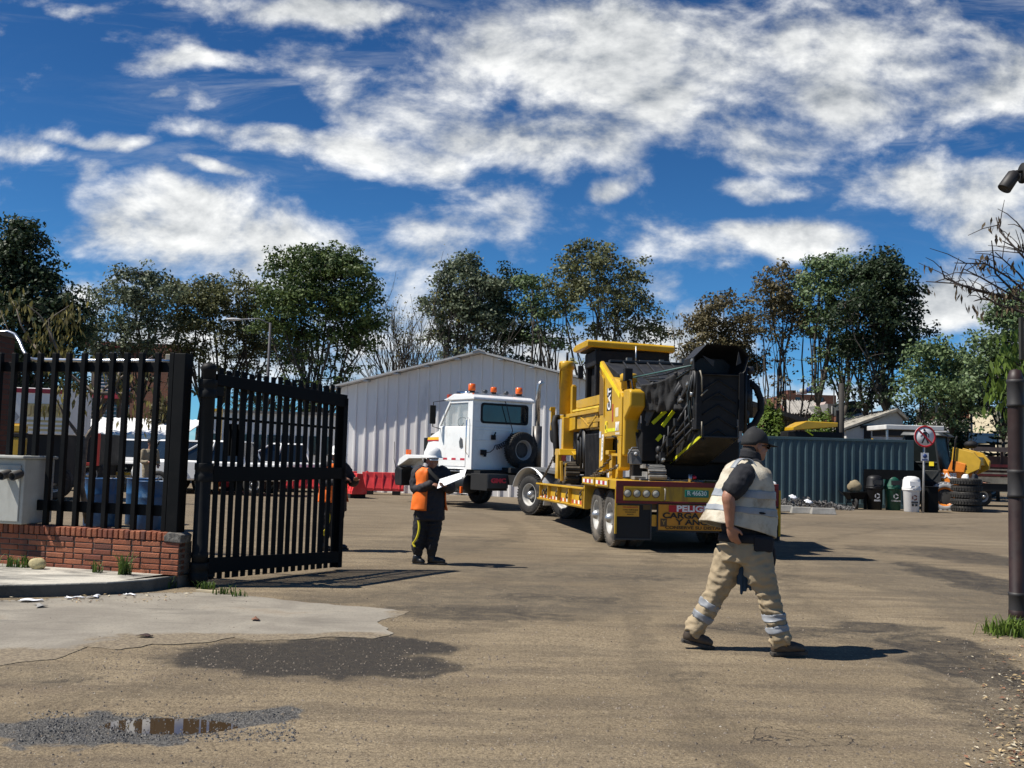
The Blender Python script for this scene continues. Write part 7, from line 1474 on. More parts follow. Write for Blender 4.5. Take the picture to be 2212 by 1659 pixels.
m=MB(); m.prism([(1.75,-1.0,1.30),(2.75,-1.0,1.30),(2.95,-1.0,1.9),(2.6,-1.0,2.1),(1.5,-1.0,2.45),(1.30,-1.0,2.2)],(0,2.0,0)) if False else m.prism([(1.3,-.6,1.5),(1.3,-.6,2.2),(1.95,-.6,2.0),(2.0,-.6,1.7)],(0,1.2,0)); m.build('bucket',BK,YLP,bevel=.01)
m=MB(); m.tube([(1.2,-.85,1.5),(1.3,-.85,2.6),(1.35,-.85,2.75)],.035,6); m.ell((1.75,-.5,2.45),(.25,.2,.15)); m.build('hydraulic_pipe',BK,DK)
wheel(BK,(.95,-.98,.50),.55,.34,-1,rimr=.62,lug=20,rub=mat('pale_grey_tyre',(.36,.37,.38),.7,var=.2,dirt=(.08,.075,.07),da=.3),deep=.05,hub=False,rimm=ORP,rz=R(18),lugd=.06)  # tyre coloured paler grey than the other front tyre
wheel(BK,(.95,.98,.50),.55,.34,1,rimr=.62,lug=20,deep=.05,hub=False,rimm=ORP,lugd=.06)
for y in (-1,1): wheel(BK,(-.85,y*.95,.72),.72,.42,y,rimr=.55,lug=24,deep=.05,rimm=ORP,lugd=.05)
m=MB(); m.tube([(-.9,0,.9),(-1.6,0,2.0),(-2.1,.0,2.6)],[.16,.13,.1],6); m.tube([(-2.1,0,2.6),(-2.5,0,1.2)],[.1,.08],6); m.build('digger_arm',BK,YLP)
# old stake truck at the right
p=up_(2150,1075,42); OT=thing('stake_truck',p,R(3),'old brown wooden stake bed truck at the right edge behind the tyres','truck'); WDK=mat('old_wood_dark',(.045,.022,.018),.85,var=.4,dirt=(.02,.016,.015),da=.5); RDW=mat('red_rail_worn',(.16,.02,.022),.7,var=.3); PLK=mat('pale_rail',(.38,.33,.24),.8,var=.3)
zz=lambda v:at(2150,v,42).z
m=MB(); m.box((-.95,0,zz(1045)),(2.8,2.3,zz(1031))); m.build('bed',OT,PLK); 
m=MB(); m.box((-.9,.02,zz(1075)+.25),(2.7,2.2,zz(1045)-.004)); m.build('chassis',OT,BLACKM)
for v0,v1,mt in ((966,976,mat('grey_brown_rail',(.15,.11,.09),.8,var=.3)),(1003,1009,RDW),(1013,1016,PLK),(1021,1024,PLK),(1024.5,1028,RDW)):
    m=MB(); m.box((-.92,.01,zz(v1)),(2.75,.06,zz(v0))); m.build('side_rail',OT,mt)
for x in (-.9,.35,1.5,2.7): m=MB(); m.box((x-.05,.062,zz(1031)),(x+.05,.12,zz(966))); m.build('stake',OT,WDK)
m=MB(); m.box((-.9,.3,zz(1031)),(2.7,2.2,zz(1012))); m.box((-.7,.5,zz(1012)),(1.9,1.6,zz(985))); m.build('dark_load',OT,WDK)
for x in (-.45,1.6): wheel(OT,(x,.25,.42),.42,.25,-1,lug=0,deep=.05)
# ---------------------------------------------------------------- houses on the right
def xz(u,v,d,o): p=at(u,v,d); return p.x-o.x,p.z
def slab(o,u0,u1,v0,v1,d,mt,name,dep=5,y=0,toground=False,bev=0):
    x0,z1=xz(u0,v0,d,o.location); x1,z0=xz(u1,v1,d,o.location)
    if toground: z0=0
    m=MB(); m.box((x0,y,z0),(x1,y+dep,z1)); return m.build(name,o,mt,bevel=bev)
PLW=mat('white_plaster',(.62,.61,.58),.85,var=.08,dirt=(.3,.28,.25),da=.35,ds=1,streak=True); PLG=mat('grey_plaster',(.20,.19,.18),.85,var=.15,dirt=(.1,.09,.08),da=.4,ds=1,streak=True); CRM=mat('cream_plaster',(.66,.58,.40),.85,var=.06); WIN=mat('house_window',(.02,.025,.03),.1,spec=.7); DRK=mat('dark_sheet_roof',(.016,.015,.015),.7,var=.3)
def house(u,d,label,cat='house'): 
    p=up_(u,980,d); return thing('brick_house',p,0,label,cat,'houses beyond the yard')
h=house(1745,74,'brick house with a raised roof block carrying the blue water tank'); slab(h,1697,1806,851,960,74,BRKF,'wall',8,0,True); slab(h,1704,1722,842,852,74,BRKF,'roof_block',3,.3); slab(h,1722,1730,846,852,74,PLW,'white_wall',2,.1)
for u in (1718,1768): 
    w_=slab(h,u,u+10,858,868,74,WIN,'window',.1,-.04)
p=at(1749,848,75); t0=MB(); t0.lathe([(0,0),(.20,0),(.235,.1),(.24,.40),(.20,.46),(.1,.50),(0,.50)],18); o=t0.build('water_tank',None,mat('blue_tank',(.01,.05,.26),.4),loc=(p.x,p.y,at(1749,849,75).z)); tag(o,'blue plastic water tank on the brick house roof','water tank')
p=at(1735,850,75); t0=MB(); t0.lathe([(0,0),(.28,0),(.26,.38),(0,.40)],14); o=t0.build('water_tank',None,mat('old_tank_grey',(.40,.38,.33),.7),loc=(p.x,p.y,at(1735,851,75).z)); tag(o,'pale grey tank left of the blue tank on the brick house roof','water tank')
h=house(1745,66,'house with a grey corrugated roof and pinkish gable end'); slab(h,1702,1772,890,960,66,PLG,'wall',6,0,True)
x0,z0=xz(1696,893,66,h.location); x1,_=xz(1775,893,66,h.location); z1=at(1740,866,66).z; m=MB(); n=44; vs=[]; 
for i in range(n+1):
    x=x0+(x1-x0)*i/n; w_=.05*math.sin(i*1.9); vs+=[(x,-.4,z0+w_),(x+.5,3.5,z1+.25+w_)]
m.add(vs,[(2*i,2*i+2,2*i+3,2*i+1) for i in range(n)],False); o=m.build('corrugated_roof',h,mat('old_roof_sheet',(.28,.265,.24),.8,var=.2)); o.modifiers.new('t','SOLIDIFY').thickness=.04
m=MB(); xa,za=xz(1768,893,66,h.location); xb,zb=xz(1782,868,66,h.location); xc,zc=xz(1795,915,66,h.location); m.prism([(xa,-.2,0),(xc,-.2,0),(xc,-.2,zc),(xb,-.2,zb),(xa,-.2,za)],(0,5,0)); m.build('gable_wall',h,mat('pink_gable',(.45,.35,.31),.85,var=.15))
h=house(1805,63,'grey upstairs house with bright window above a red brick base'); slab(h,1788,1823,872,897,63,PLG,'upper_wall',6,0); slab(h,1786,1825,897,960,63,BRKF,'brick_base',6.1,-.05,True); w_=slab(h,1796,1815,878,893,63,mat('bright_pane',(.35,.37,.38),.2),'window',.1,-.05)
for u in (1796,1802,1808.5,1814): slab(h,u,u+1.2,877,894,63,PLW,'window_bar',.05,-.10)
h=house(1842,61,'brick house topped by a dark glazed box room'); slab(h,1824,1860,897,960,61,BRKF,'brick_base',6,0,True); slab(h,1823,1862,873,897,61,mat('grey_glass_wall',(.06,.065,.065),.25,var=.3,vs=1),'glazed_room',5,.1); x0,z0=xz(1821,873,61,h.location); x1,z1=xz(1864,873,61,h.location); m=MB(); m.prism([(x0,-.1,z0),(x1,-.1,z1),(x1,-.1,z1+.06),((x0+x1)/2,-.1,z0+.22),(x0,-.1,z0+.06)],(0,5.4,0)); m.build('roof',h,DRK)
for u in (1823,1836,1849,1860): slab(h,u,u+1.5,873,897,61,DRK,'mullion',.08,.0)
# dark sheet roof falling to the right
p=up_(1700,980,58); RS=thing('open_shed',p,0,'open shed with a black sheet roof sloping down to the right','shed'); m=MB(); a=xz(1600,858,58,p); b=xz(1762,910,58,p); m.prism([(a[0],0,a[1]),(b[0],0,b[1]),(b[0],0,b[1]-.25),(a[0],0,a[1]-.30)],(0,6,0)); m.build('sloping_roof',RS,DRK)
for u in (1610,1750): x,_=xz(u,900,58,p); m=MB(); m.box((x-.06,.2,0),(x+.06,.3,a[1]-(x-a[0])*(a[1]-b[1])/(b[0]-a[0])-.25)); m.build('post',RS,DRK)
# canopy of a second machine behind the container
p=up_(1766,980,44); PV=thing('road_paver',p,0,'second yellow machine whose canopy shows above the container','road machine'); 
a=xz(1713,926,44,p); b=xz(1810,918,44,p); m=MB(); m.prism([(a[0],0,a[1]-.07),(b[0],0,b[1]-.09),(b[0]+.02,0,b[1]+.10),(a[0]+.6,0,b[1]+.14),(a[0],0,a[1]+.07)],(0,1.8,0)); m.build('canopy_roof',PV,YEL,bevel=.03); m=MB(); m.box((a[0]-.2,.1,a[1]-.55),(b[0]+.25,1.7,a[1]-.10)); m.box((a[0]+.2,.3,0),(b[0]-.3,1.6,a[1]-.55)); m.build('dark_body',PV,DK,bevel=.03); m=MB(); x,z=xz(1750,938,44,p); m.beam((x-.12,.08,z+.12),(x+.15,.08,z-.05),.05,.05); m.build('lime_mark',PV,HIVY); m=MB(); x,z=xz(1818,900,44,p); m.box((x-.06,.5,0),(x+.06,.6,z+.3)); m.build('exhaust_stack',PV,DK)
# leaning white gable
p=up_(1890,980,54); h=thing('white_house',p,0,'small white gabled house with weathered roof edge left of the no walking sign','house','houses beyond the yard'); pts=[xz(u,v,54,p) for u,v in ((1828,930),(1880,912),(1935,889),(1950,905),(1955,960))]; m=MB(); m.prism([(pts[0][0],0,0)]+[(x,0,z) for x,z in pts[:4]]+[(pts[3][0],0,0)],(0,6,0)); m.build('wall',h,PLW); m=MB(); m.prism([(pts[0][0]-.2,-.2,pts[0][1]),(pts[2][0],-.2,pts[2][1]),(pts[2][0]+.05,-.2,pts[2][1]+.16),(pts[0][0]-.2,-.2,pts[0][1]+.12)],(0,6.4,0)); m.prism([(pts[2][0],-.2,pts[2][1]),(pts[3][0]+.25,-.2,pts[3][1]-.1),(pts[3][0]+.25,-.2,pts[3][1]+.06),(pts[2][0]+.05,-.2,pts[2][1]+.16)],(0,6.4,0)); m.build('roof',h,mat('weathered_edge',(.30,.28,.24),.9,var=.4,vs=4)); m=MB(); x,z=xz(1866,925,54,p); m.box((x,-.1,0),(x+.35,-.003,z)); m.box((x-.2,-.15,z),(x+.5,-.003,z+.15)); m.build('dark_door',h,DRK)
# white van roof behind sign
p=up_(1975,980,46); h=thing('white_awning',p,0,'long flat white awning roof just left of the no walking sign disc','awning'); a=xz(1914,917,46,p); b=xz(2040,922,46,p); m=MB(); m.box((a[0],0,a[1]-.22),(b[0],2.5,a[1])); m.build('awning_roof',h,PLW,bevel=.03); m=MB(); m.box((a[0]+.2,.2,a[1]-.5),(b[0]-.1,2.3,a[1]-.22)); m.build('dark_underside',h,DRK)
for x in (a[0]+.1,b[0]-.1):
    m=MB(); m.box((x-.04,.1,0),(x+.04,.18,a[1]-.22)); m.build('post',h,STEEL)
# far right houses
h=house(2110,72,'white house with brick upper storey and red awning at the far right'); slab(h,2066,2156,884,905,72,BRKF,'brick_storey',7,0); slab(h,2060,2158,903,962,72,PLW,'wall',7.2,-.1,True); slab(h,2116,2146,906,915,72,mat('red_awning',(.33,.05,.045),.6),'awning',.9,-1.0); slab(h,2108,2138,917,931,72,WIN,'window',.1,-.14); slab(h,2094,2106,909,922,72,WIN,'window',.1,-.14); slab(h,2068,2150,874,885,72,PLG,'roof_parapet',7,.3)
h=house(2180,68,'cream walled house behind the small dark fir'); slab(h,2152,2225,884,962,68,CRM,'wall',8,0,True); slab(h,2150,2227,880,885,68,PLG,'roof_edge',8.2,-.1); slab(h,2166,2174,905,920,68,WIN,'window',.1,-.05)
p=up_(2115,980,56); t0=thing('light_blue_truck',p,0,'pale blue truck box between the backhoe and the cream house','truck'); slab(t0,2072,2158,934,958,56,mat('pale_blue_paint',(.22,.38,.50),.5,var=.1),'cargo_box',2.4,0); slab(t0,2071,2159,938,941,56,mat('blue_band',(.12,.24,.36),.5),'band',.05,-.055); slab(t0,2076,2154,958,966,56,BLACKM,'chassis',2,.2)
for x in (-.8,.8): wheel(t0,(x,.3,.45),.45,.25,-1,lug=0)
# poles
def pole(u,vt,d,r_,label,mt,name='utility_pole'):
    p=up_(u,980,d); m=MB(); m.cyl((0,0,0),(0,0,at(u,vt,d).z),r_,r_*.8,n=10); o=m.build(name,None,mt,loc=p); tag(o,label,'pole'); return o
PLD=mat('dark_pole',(.03,.026,.022),.8); PLL=mat('pale_pole',(.42,.40,.37),.8)
pole(1817,828,50,.16,'thick dark pole rising behind the container beside the glazed room',PLD); pole(1801,832,64,.05,'thin green grey mast behind the brick house with the tank',PLD); pole(2099,890,55,.07,'pale grey post before the white house with the awning',PLL); pole(2023,860,50,.06,'pale post below the medium green tree',PLL)
p=at(1888,835,56); t0=thing('horn_loudspeaker',p,0,'white horn loudspeaker on a post among the dark tree trunks','loudspeaker'); m=MB(); m.lathe([(.04,-.15),(.06,0),(.13,.2),(.24,.32),(.26,.33),(.22,.30),(.03,.0)],16,(0,0,0),(.9,-.3,.25)); m.build('horn',t0,PLW); m=MB(); m.cyl((-.12,0,.0),(-.12,0,-p.z),.05,n=8); m.build('post',t0,PLD)
# ---------------------------------------------------------------- gravel and kerb stones by the container
r=np.random.default_rng(77); m=MB(); 
for k in range(1500):
    u=r.uniform(1640,1845); d=34.6+r.uniform(0,1.5); p=at(u,1090,d); hh=max(0,(.34*math.exp(-((u-1745)/75)**2)+.12*math.exp(-((u-1690)/40)**2))*(1-abs(d-35.4)/.9)); s=r.uniform(.03,.085); c=Vector((p.x,p.y,hh*r.uniform(.6,1)+.01)); w=[Vector(r.normal(size=3))*s*.55 for _ in range(4)]
    m.add([c+q for q in w],[(0,1,2),(0,2,3),(0,3,1),(1,3,2)],False)
o=m.build('gravel',None,mat('grey_gravel',(.12,.115,.11),.9,var=.4,vs=2)); tag(o,'grey gravel heap along the foot of the container',None,None,'stuff')
KS=None
for (ua,ub,v,l) in ((1681,1709,1105,'leftmost concrete kerb block before the gravel, beside the trailer shadow'),(1713,1748,1109,'middle of the three concrete kerb blocks before the gravel'),(1757,1798,1111,'rightmost concrete kerb block before the gravel, nearest the wheelbarrow')):
    a=G(ua,v); b=G(ub,v); L=(b-a).length; m=MB(); m.hexa([(-L/2,-.13,0),(L/2,-.13,0),(L/2,.13,0),(-L/2,.13,0)],[(-L/2+.04,-.08,.2),(L/2-.04,-.08,.2),(L/2-.04,.08,.2),(-L/2+.04,.08,.2)]); o=m.build('kerb_block',None,CONC,bevel=.015,loc=(a+b)/2); tag(o,l,'kerb block','concrete blocks before the gravel')
for (u,v,l) in ((1713,1073,'scrap of white litter on the gravel near the walking man'),(1746,1083,'scrap of white litter lower on the gravel heap, left of the wheelbarrow')):
    p=at(u,v,34.95); m=MB(); m.grid(lambda i,j:((i-.5)*.26,(j-.5)*.15,.04*math.sin(i*7+j*5)),5,4); o=m.build('paper_scrap',None,mat('white_paper',(.82,.83,.86),.6),loc=(p.x,p.y-.02,max(.08,p.z))); o.rotation_euler=(R(50),0,.2); tag(o,l,'litter'); o.modifiers.new('t','SOLIDIFY').thickness=.004
# ---------------------------------------------------------------- pickups and other vehicles on the left
def pickup(loc,rz,label,first=None):
    if first: return dup(first,loc,rz,label)
    t0=thing('pickup_truck',loc,rz,label,'pickup','white pickups parked in the yard')
    m=MB(); 
    pf=[(2.55,.45),(2.62,.70),(2.55,.98),(1.20,1.14),(.25,1.78),(-.95,1.80),(-1.20,1.10),(-2.55,1.08),(-2.60,.55),(-2.3,.42)]
    m.prism([(x,-.88,z) for x,z in [(2.55,.42),(2.62,.70),(2.52,.98),(1.20,1.12),(-2.55,1.08),(-2.60,.50)]],(0,1.76,0)); m.build('body',t0,WHITE,bevel=.07,seg=3)
    m=MB(); m.hexa([(-1.2,-.84,1.08),(1.25,-.84,1.08),(1.25,.84,1.08),(-1.2,.84,1.08)],[(-.98,-.66,1.74),(.22,-.66,1.74),(.22,.66,1.74),(-.98,.66,1.74)]); m.build('cab_glass',t0,GLASS)
    m=MB(); m.hexa([(-1.0,-.68,1.74),(.26,-.68,1.74),(.26,.68,1.74),(-1.0,.68,1.74)],[(-.9,-.62,1.80),(.14,-.62,1.80),(.14,.62,1.80),(-.9,.62,1.80)])
    for s in (-1,1): m.beam((1.27,s*.85,1.08),(.22,s*.68,1.76),.07,.06); m.beam((-1.22,s*.85,1.08),(-.98,s*.68,1.76),.10,.06); m.beam((.0,s*.85,1.08),(-.15,s*.68,1.76),.07,.05)
    m.build('cab_roof',t0,WHITE,bevel=.02)
    m=MB(); m.box((2.56,-.45,.62),(2.64,.45,.90)); m.build('grille',t0,BLACKM,bevel=.02); m=MB()
    for a in (90,210,330): m.add([(2.65,.0+.06*math.cos(R(a)+q),.77+.06*math.sin(R(a)+q)) if False else (2.65,math.cos(R(a))*r1+math.cos(R(a)+q)*r2*0,0.77+math.sin(R(a))*r1) for r1,r2,q in ((.0,0,0),)]+[(2.65,math.cos(R(a-30))*.07,.77+math.sin(R(a-30))*.07),(2.65,math.cos(R(a))*.12,.77+math.sin(R(a))*.12),(2.65,math.cos(R(a+30))*.07,.77+math.sin(R(a+30))*.07)],[(0,1,2,3)],False)
    m.build('grille_emblem',t0,CHROME); m=MB(); m.box((2.66,-.24,.50),(2.68,.24,.60)); m.build('number_plate',t0,mat('plate_yellow',(.70,.42,.03),.5))
    for s in (-1,1): m=MB(); m.ell((2.50,s*.66,.82),(.14,.20,.10)); m.build('headlight',t0,mat('lamp_glass',(.55,.55,.55),.1)); m=MB(); m.ell((1.05,s*1.0,1.15),(.06,.12,.09)); m.build('mirror',t0,WHITE)
    for x in (1.65,-1.6):
        for s in (-1,1): wheel(t0,(x,s*.80,.38),.38,.25,s,lug=0,deep=.04)
    return t0
p=up_(282,1000,38); P1=pickup((p.x,p.y,0),R(-74),'white pickup facing the camera with yellow plate, behind the blue drums')
p=up_(205,1000,42); pickup((p.x,p.y,0),R(-60),'white pickup partly hidden by the red tipper body',P1); p=up_(375,1000,36); pickup((p.x+.6,p.y,0),R(-35),'white pickup seen from its flank behind the fence corner post',P1)
p=up_(470,1000,34); pickup((p.x,p.y,0),R(175),'white pickup side on behind the hinge side of the gate',P1); p=up_(600,1000,38); pickup((p.x,p.y,0),R(190),'white pickup behind the middle of the gate pickets',P1)
p=up_(1532,1000,33); pickup((p.x,p.y,0),R(-70),'white pickup hidden behind the trailer and the walking man',P1)
# box truck
p=up_(78,1000,27); t0=thing('box_truck',p,R(8),'white box truck with red top trim and gold lettered panel behind the left fence','truck'); W_=at(133,900,27).x-at(10,900,27).x; zt=at(78,838,27).z; zb=at(78,938,27).z
m=MB(); m.box((-W_/2,0,zb),(W_/2,2.2,zt)); bx_=m.build('cargo_box',t0,WHITED,bevel=.03); m=MB(); m.box((-W_/2-.01,-.02,zt-.14),(W_/2+.01,.0-.003,zt-.02)); m.build('red_trim',bx_,mat('red_trim',(.30,.015,.03),.5)); m=MB(); m.box((-W_/2+.38,-.012,zt-.78),(W_/2-.03,-.003,zt-.42)); gp=m.build('gold_panel',bx_,mat('gold_panel',(.52,.42,.20),.6))
m=MB(); m.prism([(-W_/2+.02,-.008,zt-1.1),(-W_/2+.28,-.008,zt-.8),(-W_/2+.02,-.008,zt-.5)],(0,.004,0)); m.build('grey_triangle',bx_,mat('grey_panel',(.35,.35,.35),.6))
text('panel_letters','JF BER',.30,frame((.15,-.016,zt-.60),(1,0,0),(0,-1,0)),mat('letter_pale_gold',(.30,.23,.10),.6),gp,.002,.006)
m=MB(); 
for k in range(3): m.box((-W_/2+.42+k*.05,-.008,zt-.92-k*.12),(W_/2-.1,-.004,zt-.86-k*.12))
m.build('small_print',bx_,mat('gold_panel',(.52,.42,.20),.6)); m=MB(); m.box((-W_/2+.05,.1,.45),(W_/2-.05,2.1,zb)); m.build('chassis',t0,BLACKM)
for x in (-.35,.35): wheel(t0,(x*1.2,.3,.48),.48,.28,-1,lug=0)
p=up_(160,1000,33); t0=thing('tipper_truck',p,R(5),'red and black tipper body with big wheels behind the young tree','truck'); W_=at(210,900,33).x-at(104,900,33).x; zt=at(160,936,33).z; zb=at(160,1005,33).z
m=MB(); m.box((-W_/2,0,zb),(W_/2,2.4,zt)); m.build('tipper_body',t0,DK); m=MB(); RDT=mat('tipper_red',(.45,.035,.02),.5,dirt=(.2,.08,.05),da=.4)
for (a,b) in (((-W_/2,zt-.10),(W_/2,zt+.02)),((-W_/2,zb),(W_/2,zb+.10)),((W_/2-.10,zb+.10),(W_/2,zt-.10)),((-W_/2,zb+.10),(-W_/2+.1,zt-.10))): m.box((a[0],-.06,a[1]),(b[0],-.004,b[1]))
m.build('red_frame',t0,RDT,bevel=.01); m=MB(); m.box((-W_/2+.1,.2,.5),(W_/2-.1,2.2,zb-.004)); m.build('chassis',t0,BLACKM)
for x in (-.35,.40): wheel(t0,(x*W_/1.5,.25,.54),.54,.3,-1,lug=0,rub=RUB)
# white sheet roof of a carport
p=up_(265,1000,46); t0=thing('carport',p,R(-4),'low carport with shiny white sheet roof over the parked pickups','carport'); x0=at(140,900,46).x-p.x; x1=at(400,900,46).x-p.x; z0=at(265,938,46).z; z1=at(265,900,46).z
m=MB(); n=36; vs=[]
for i in range(n+1): x=x0+(x1-x0)*i/n; w_=.04*(i%2); vs+=[(x,0,z0+w_),(x,2.6,z1+w_)]
m.add(vs,[(2*i,2*i+2,2*i+3,2*i+1) for i in range(n)],False); o=m.build('sheet_roof',t0,mat('white_sheet',(.82,.82,.80),.5,0)); o.modifiers.new('t','SOLIDIFY').thickness=.05
m=MB(); m.box((x0,-.05,z0-.35),(x1,-.004,z0-.02)); m.build('fascia',t0,WHITE)
for k in range(4): x=x0+.2+(x1-x0-.4)*k/3; m=MB(); m.cyl((x,.1,0),(x,.1,z0-.03),.06,n=8); m.build('post',t0,STEEL)
p=up_(560,1000,48); t0=thing('office_cabin',p,R(3),'long white site cabin with a row of small windows behind the gate','cabin'); x0=at(445,900,48).x-p.x; x1=at(735,900,48).x-p.x; zt=at(560,893,48).z
m=MB(); m.box((x0,0,0),(x1,3,zt)); m.build('cabin_wall',t0,WHITED); m=MB(); m.box((x0-.15,-.2,zt),(x1+.15,3.2,zt+.12)); m.build('roof',t0,PLG)
for k in range(9): x=x0+.35+k*(x1-x0-.5)/9; f=MB(); f.box((x,-.05,1.35),(x+.42,.02,2.25)); f.build('window',t0,WIN)
p=up_(458,1000,36); t0=thing('yellow_frame',p,0,'upright yellow steel frame seen between the hinge post and the first gate pickets','frame'); z=at(458,882,36).z; w_=.22
for x in (-w_,w_): m=MB(); m.box((x-.05,0,0),(x+.05,.1,z-.1)); m.build('post',t0,YEL)
m=MB(); m.box((-w_-.05,0,z-.1),(w_+.05,.1,z)); m.box((-w_+.05,.02,1.2),(w_-.05,.08,1.3)); m.build('cross_bar',t0,YEL)
# blue drums
BLU=mat('blue_drum',(.008,.06,.16),.45,var=.3,vs=4,dirt=(.16,.26,.34),da=.40,ds=3)
def drum(loc,label,first=None):
    if first: return dup(first,loc,random.random()*6,label)
    t0=thing('oil_drum',loc,0,label,'drum','blue drums behind the fence'); m=MB(); m.lathe([(0,0),(.28,0),(.29,.01),(.29,.28),(.298,.30),(.29,.32),(.29,.58),(.298,.60),(.29,.62),(.29,.87),(.30,.88),(.30,.895),(.275,.895),(.275,.87),(0,.87)],28); m.build('drum_body',t0,BLU); m=MB(); m.lathe([(0,.872),(.035,.872),(.035,.895),(0,.895)],10,(.15,.1,0)); m.build('bung_cap',t0,mat('bung_black',(.02,.02,.02),.5)); return t0
p=up_(222,1000,19.0); D0=drum((p.x,p.y,0),'pale worn blue drum, leftmost of the three behind the fence'); p=up_(279,1000,18.9); drum((p.x,p.y+.75,0),'dark blue drum between and behind the two other drums',D0); p=up_(332,1000,18.3); drum((p.x,p.y,0),'blue drum nearest the fence corner post',D0)
# ---------------------------------------------------------------- small plants, litter, stones
def tuft(loc,label,n,h_,m,seed,spread=.08,name='grass_tuft'):
    r=np.random.default_rng(seed); V=[];F=[];tn=[]
    for k in range(n):
        a=r.random()*6.28; b=Vector((r.normal()*spread,r.normal()*spread*.6,0)); L=h_*r.uniform(.5,1.1); le=Vector((math.cos(a),math.sin(a),0))*L*r.uniform(.15,.8); s=Vector((-math.sin(a),math.cos(a),0))*(.004+.006*r.random()); o=len(V)
        V+=[b-s,b+s,b+le*.4+Vector((0,0,L*.6))+s*.8,b+le*.4+Vector((0,0,L*.6))-s*.8,b+le+Vector((0,0,L*.85))]; F+=[(o,o+1,o+2,o+3),(o+3,o+2,o+4)]; tn+=[r.random()]*5
    me=bpy.data.meshes.new(name); me.from_pydata([tuple(v) for v in V],[],F); A=me.attributes.new('tone','FLOAT','POINT'); A.data.foreach_set('value',tn); me.materials.append(m); o=bpy.data.objects.new(name,me); col.objects.link(o); o.location=loc; tag(o,label,'weed','weeds at the edges'); return o
L_gr=leaf_mat('grass_green',(.03,.06,.012),(.12,.19,.04),.3)
def onwall(u,v): p=G(u,v,KH); p.z=KH; return p
tuft(onwall(272,1240)+Vector((0,-.05,0)),'largest green tuft growing at the foot of the brick wall',60,.28,L_gr,1,.04); tuft(onwall(212,1236)+Vector((0,-.04,0)),'small tuft left of the largest tuft at the brick wall',24,.16,L_gr,2,.03); tuft(onwall(64,1226),'tuft beside the yellowish stone at the brick wall',40,.16,L_gr,3,.05); tuft(onwall(20,1224),'tuft at the left edge under the meter cabinet',36,.16,L_gr,4,.08)
for i,(u,v,h_,n,l) in enumerate(((283,1272,.14,26,'weed sprouting under the dark kerb'),(362,1270,.16,30,'weed sprouting at the kerb end beside the gate post'),(445,1272,.10,50,'low green weeds at the foot of the hinge post'),(490,1285,.12,26,'weed on the apron edge under the gate'),(520,1289,.09,16,'tiny weed right of the one under the gate'))): tuft(G(u,v),l,n,h_,L_gr,10+i,.05)
for i,(u,v,h_,n,sp,l) in enumerate(((2190,1372,.20,200,.13,'bright grass clump at the foot of the red brown post'),(2150,1364,.09,50,.08,'small grass clump left of the bright one'))): tuft(G(u,v),l,n,h_,L_lime,20+i,sp)
p=onwall(84,1228); m=MB(); m.ell((0,0,.055),(.10,.07,.065),14,10); o=m.build('stone',None,mat('yellowish_stone',(.45,.38,.20),.9,var=.3,vs=8,bump=.5),loc=(p.x,p.y-.05,KH)); fold(o.data,.012,9,2); tag(o,'yellowish stone at the foot of the brick wall','stone')
# loose stones and grit on the dirt (too many to count)
def scatter(name,n,regs,smin,smax,mt,seed,label,flat=1.):
    r=np.random.default_rng(seed); V=np.zeros((n,5,3)); k=0
    tot=sum(q[4] for q in regs); out=[]
    for (u0,u1,v0,v1,wt) in regs:
        for _ in range(int(n*wt/tot)):
            p=G(r.uniform(u0,u1),r.uniform(v0,v1)); out.append(p)
    m=MB()
    for p in out:
        s=smin+(smax-smin)*r.random()**3; z=hgt(p.x,p.y); c=Vector((p.x,p.y,z+s*.15*flat)); a=r.random()*6.28; e=[Vector((math.cos(a+q*1.57)*s*r.uniform(.6,1.1),math.sin(a+q*1.57)*s*r.uniform(.5,1),-s*.2*flat)) for q in range(4)]; t=Vector((r.normal()*s*.2,r.normal()*s*.2,s*r.uniform(.35,.7)*flat))
        m.add([c+q for q in e]+[c+t],[(0,1,4),(1,2,4),(2,3,4),(3,0,4)],False)
    o=m.build(name,None,mt); tag(o,label,None,None,'stuff'); return o
DST=mat('dirt_stone',(.16,.13,.10),.95,var=.5,vs=.9); PST=mat('pale_stone',(.36,.32,.26),.95,var=.3,vs=3); GRV=mat('wet_gravel',(.055,.053,.052),.6,var=.5,vs=4)
scatter('loose_stones',7000,[(-40,2260,1240,1660,5),(600,2150,1120,1300,1),(200,1100,1370,1480,1.2)],.003,.016,DST,91,'small loose stones scattered over the dirt yard')
scatter('pale_grit',1800,[(-40,2260,1280,1660,5),(2080,2230,1380,1660,2)],.002,.008,PST,92,'pale grit scattered over the dirt yard')
scatter('puddle_gravel',3600,[(60,640,1535,1600,5),(40,300,1555,1605,2)],.003,.015,GRV,93,'dark gravel lying round the puddle')
LIT=mat('dead_leaf_litter',(.34,.25,.13),.85,var=.5,vs=5)
r=np.random.default_rng(94); m=MB()
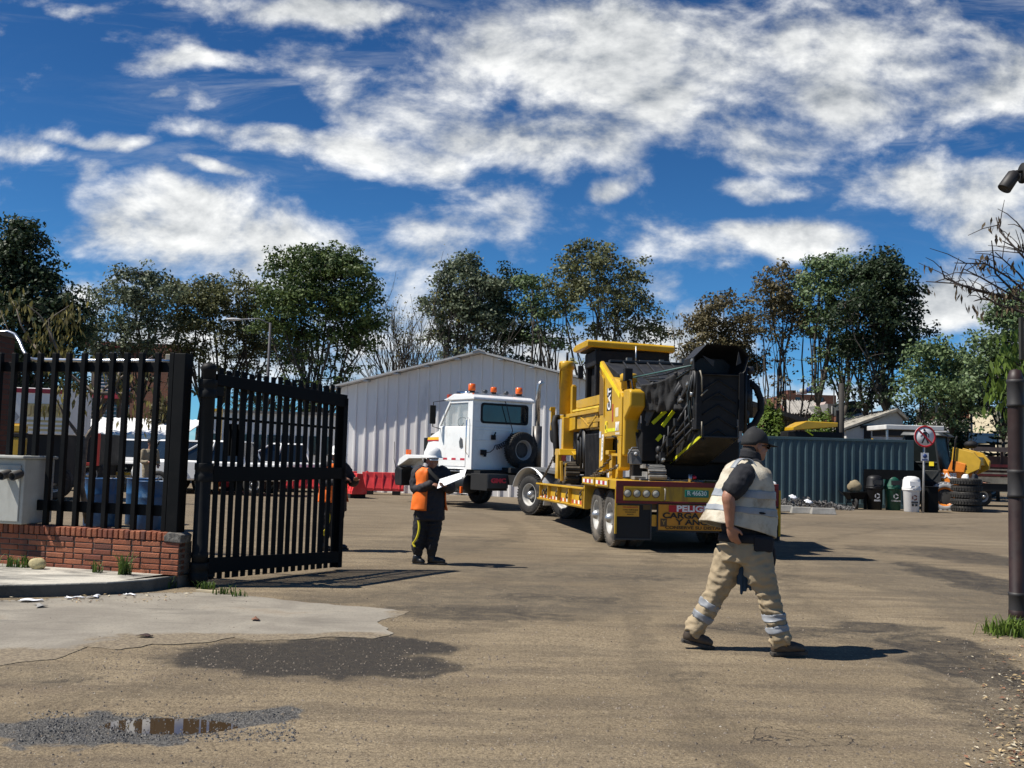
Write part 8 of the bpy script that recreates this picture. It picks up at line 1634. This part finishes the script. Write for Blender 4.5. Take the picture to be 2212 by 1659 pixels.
for k in range(420):
    if k<300: u=2212-abs(r.normal())*55; v=r.uniform(1380,1660)
    else: u=r.uniform(0,420); v=1290+r.uniform(-6,14)-.012*abs(u-200)
    p=G(min(u,2260),v); a=r.random()*6.28; s=r.uniform(.008,.024); d=Vector((math.cos(a),math.sin(a),r.normal()*.2))*s; e=Vector((-math.sin(a),math.cos(a),0))*s*.4; z=Vector((0,0,.012)); m.mat([LIT,mat('pale_leaf_litter',(.55,.48,.34),.8,var=.3,vs=6),mat('rust_leaf_litter',(.20,.09,.05),.8,var=.3,vs=6)][r.choice(3,p=[.55,.15,.3])]).add([p+z-d,p+z+e+Vector((0,0,s*.3)),p+z+d,p+z-e],[(0,1,2,3)],False)
o=m.build('leaf_litter',None); tag(o,'dry leaves and litter at the right edge and along the kerb',None,None,'stuff')
for (u,v,l,s,mt) in ((65,1301,'crumpled white wrapper at the left under the kerb',.10,'white_paper'),(205,1292,'white paper scrap in the middle of the kerb gutter',.09,'white_paper'),(160,1295,'pale flattened cup under the kerb',.08,'white_paper'),(85,1311,'cream paper piece lying out on the apron',.10,'bracket_pale'),(280,1288,'small white scrap near the gate end of the kerb',.06,'white_paper'),(552,1341,'reddish dry leaf lying on the concrete apron',.06,'rust_leaf_litter'),(312,1378,'dark twig piece on the apron edge',.06,'old_wood_dark')):
    p=G(u,v); m=MB(); ph=u*.1; m.grid(lambda i,j:((i-.5)*s*2+s*.15*math.sin(j*3+ph),(j-.5)*s*(.8+.4*math.sin(i*4+ph)),.010+.014*abs(math.sin(i*4+ph)*math.cos(j*3+ph))),6,5); o=m.build('paper_scrap' if 'paper' in mt or 'bracket' in mt else 'dry_leaf',None,_mc[mt],loc=(p.x,p.y,.008),rz=ph); tag(o,l,'litter'); o.modifiers.new('t','SOLIDIFY').thickness=.003
a=G(425,1279); b=G(472,1283); m=MB(); m.beam(a+Vector((0,0,.02)),b+Vector((0,0,.02)),.035,.02); o=m.build('wooden_strip',None,mat('pale_wood_strip',(.50,.42,.28),.8)); tag(o,'pale wooden strip lying before the hinge post','strip')
bpy.context.view_layer.update()
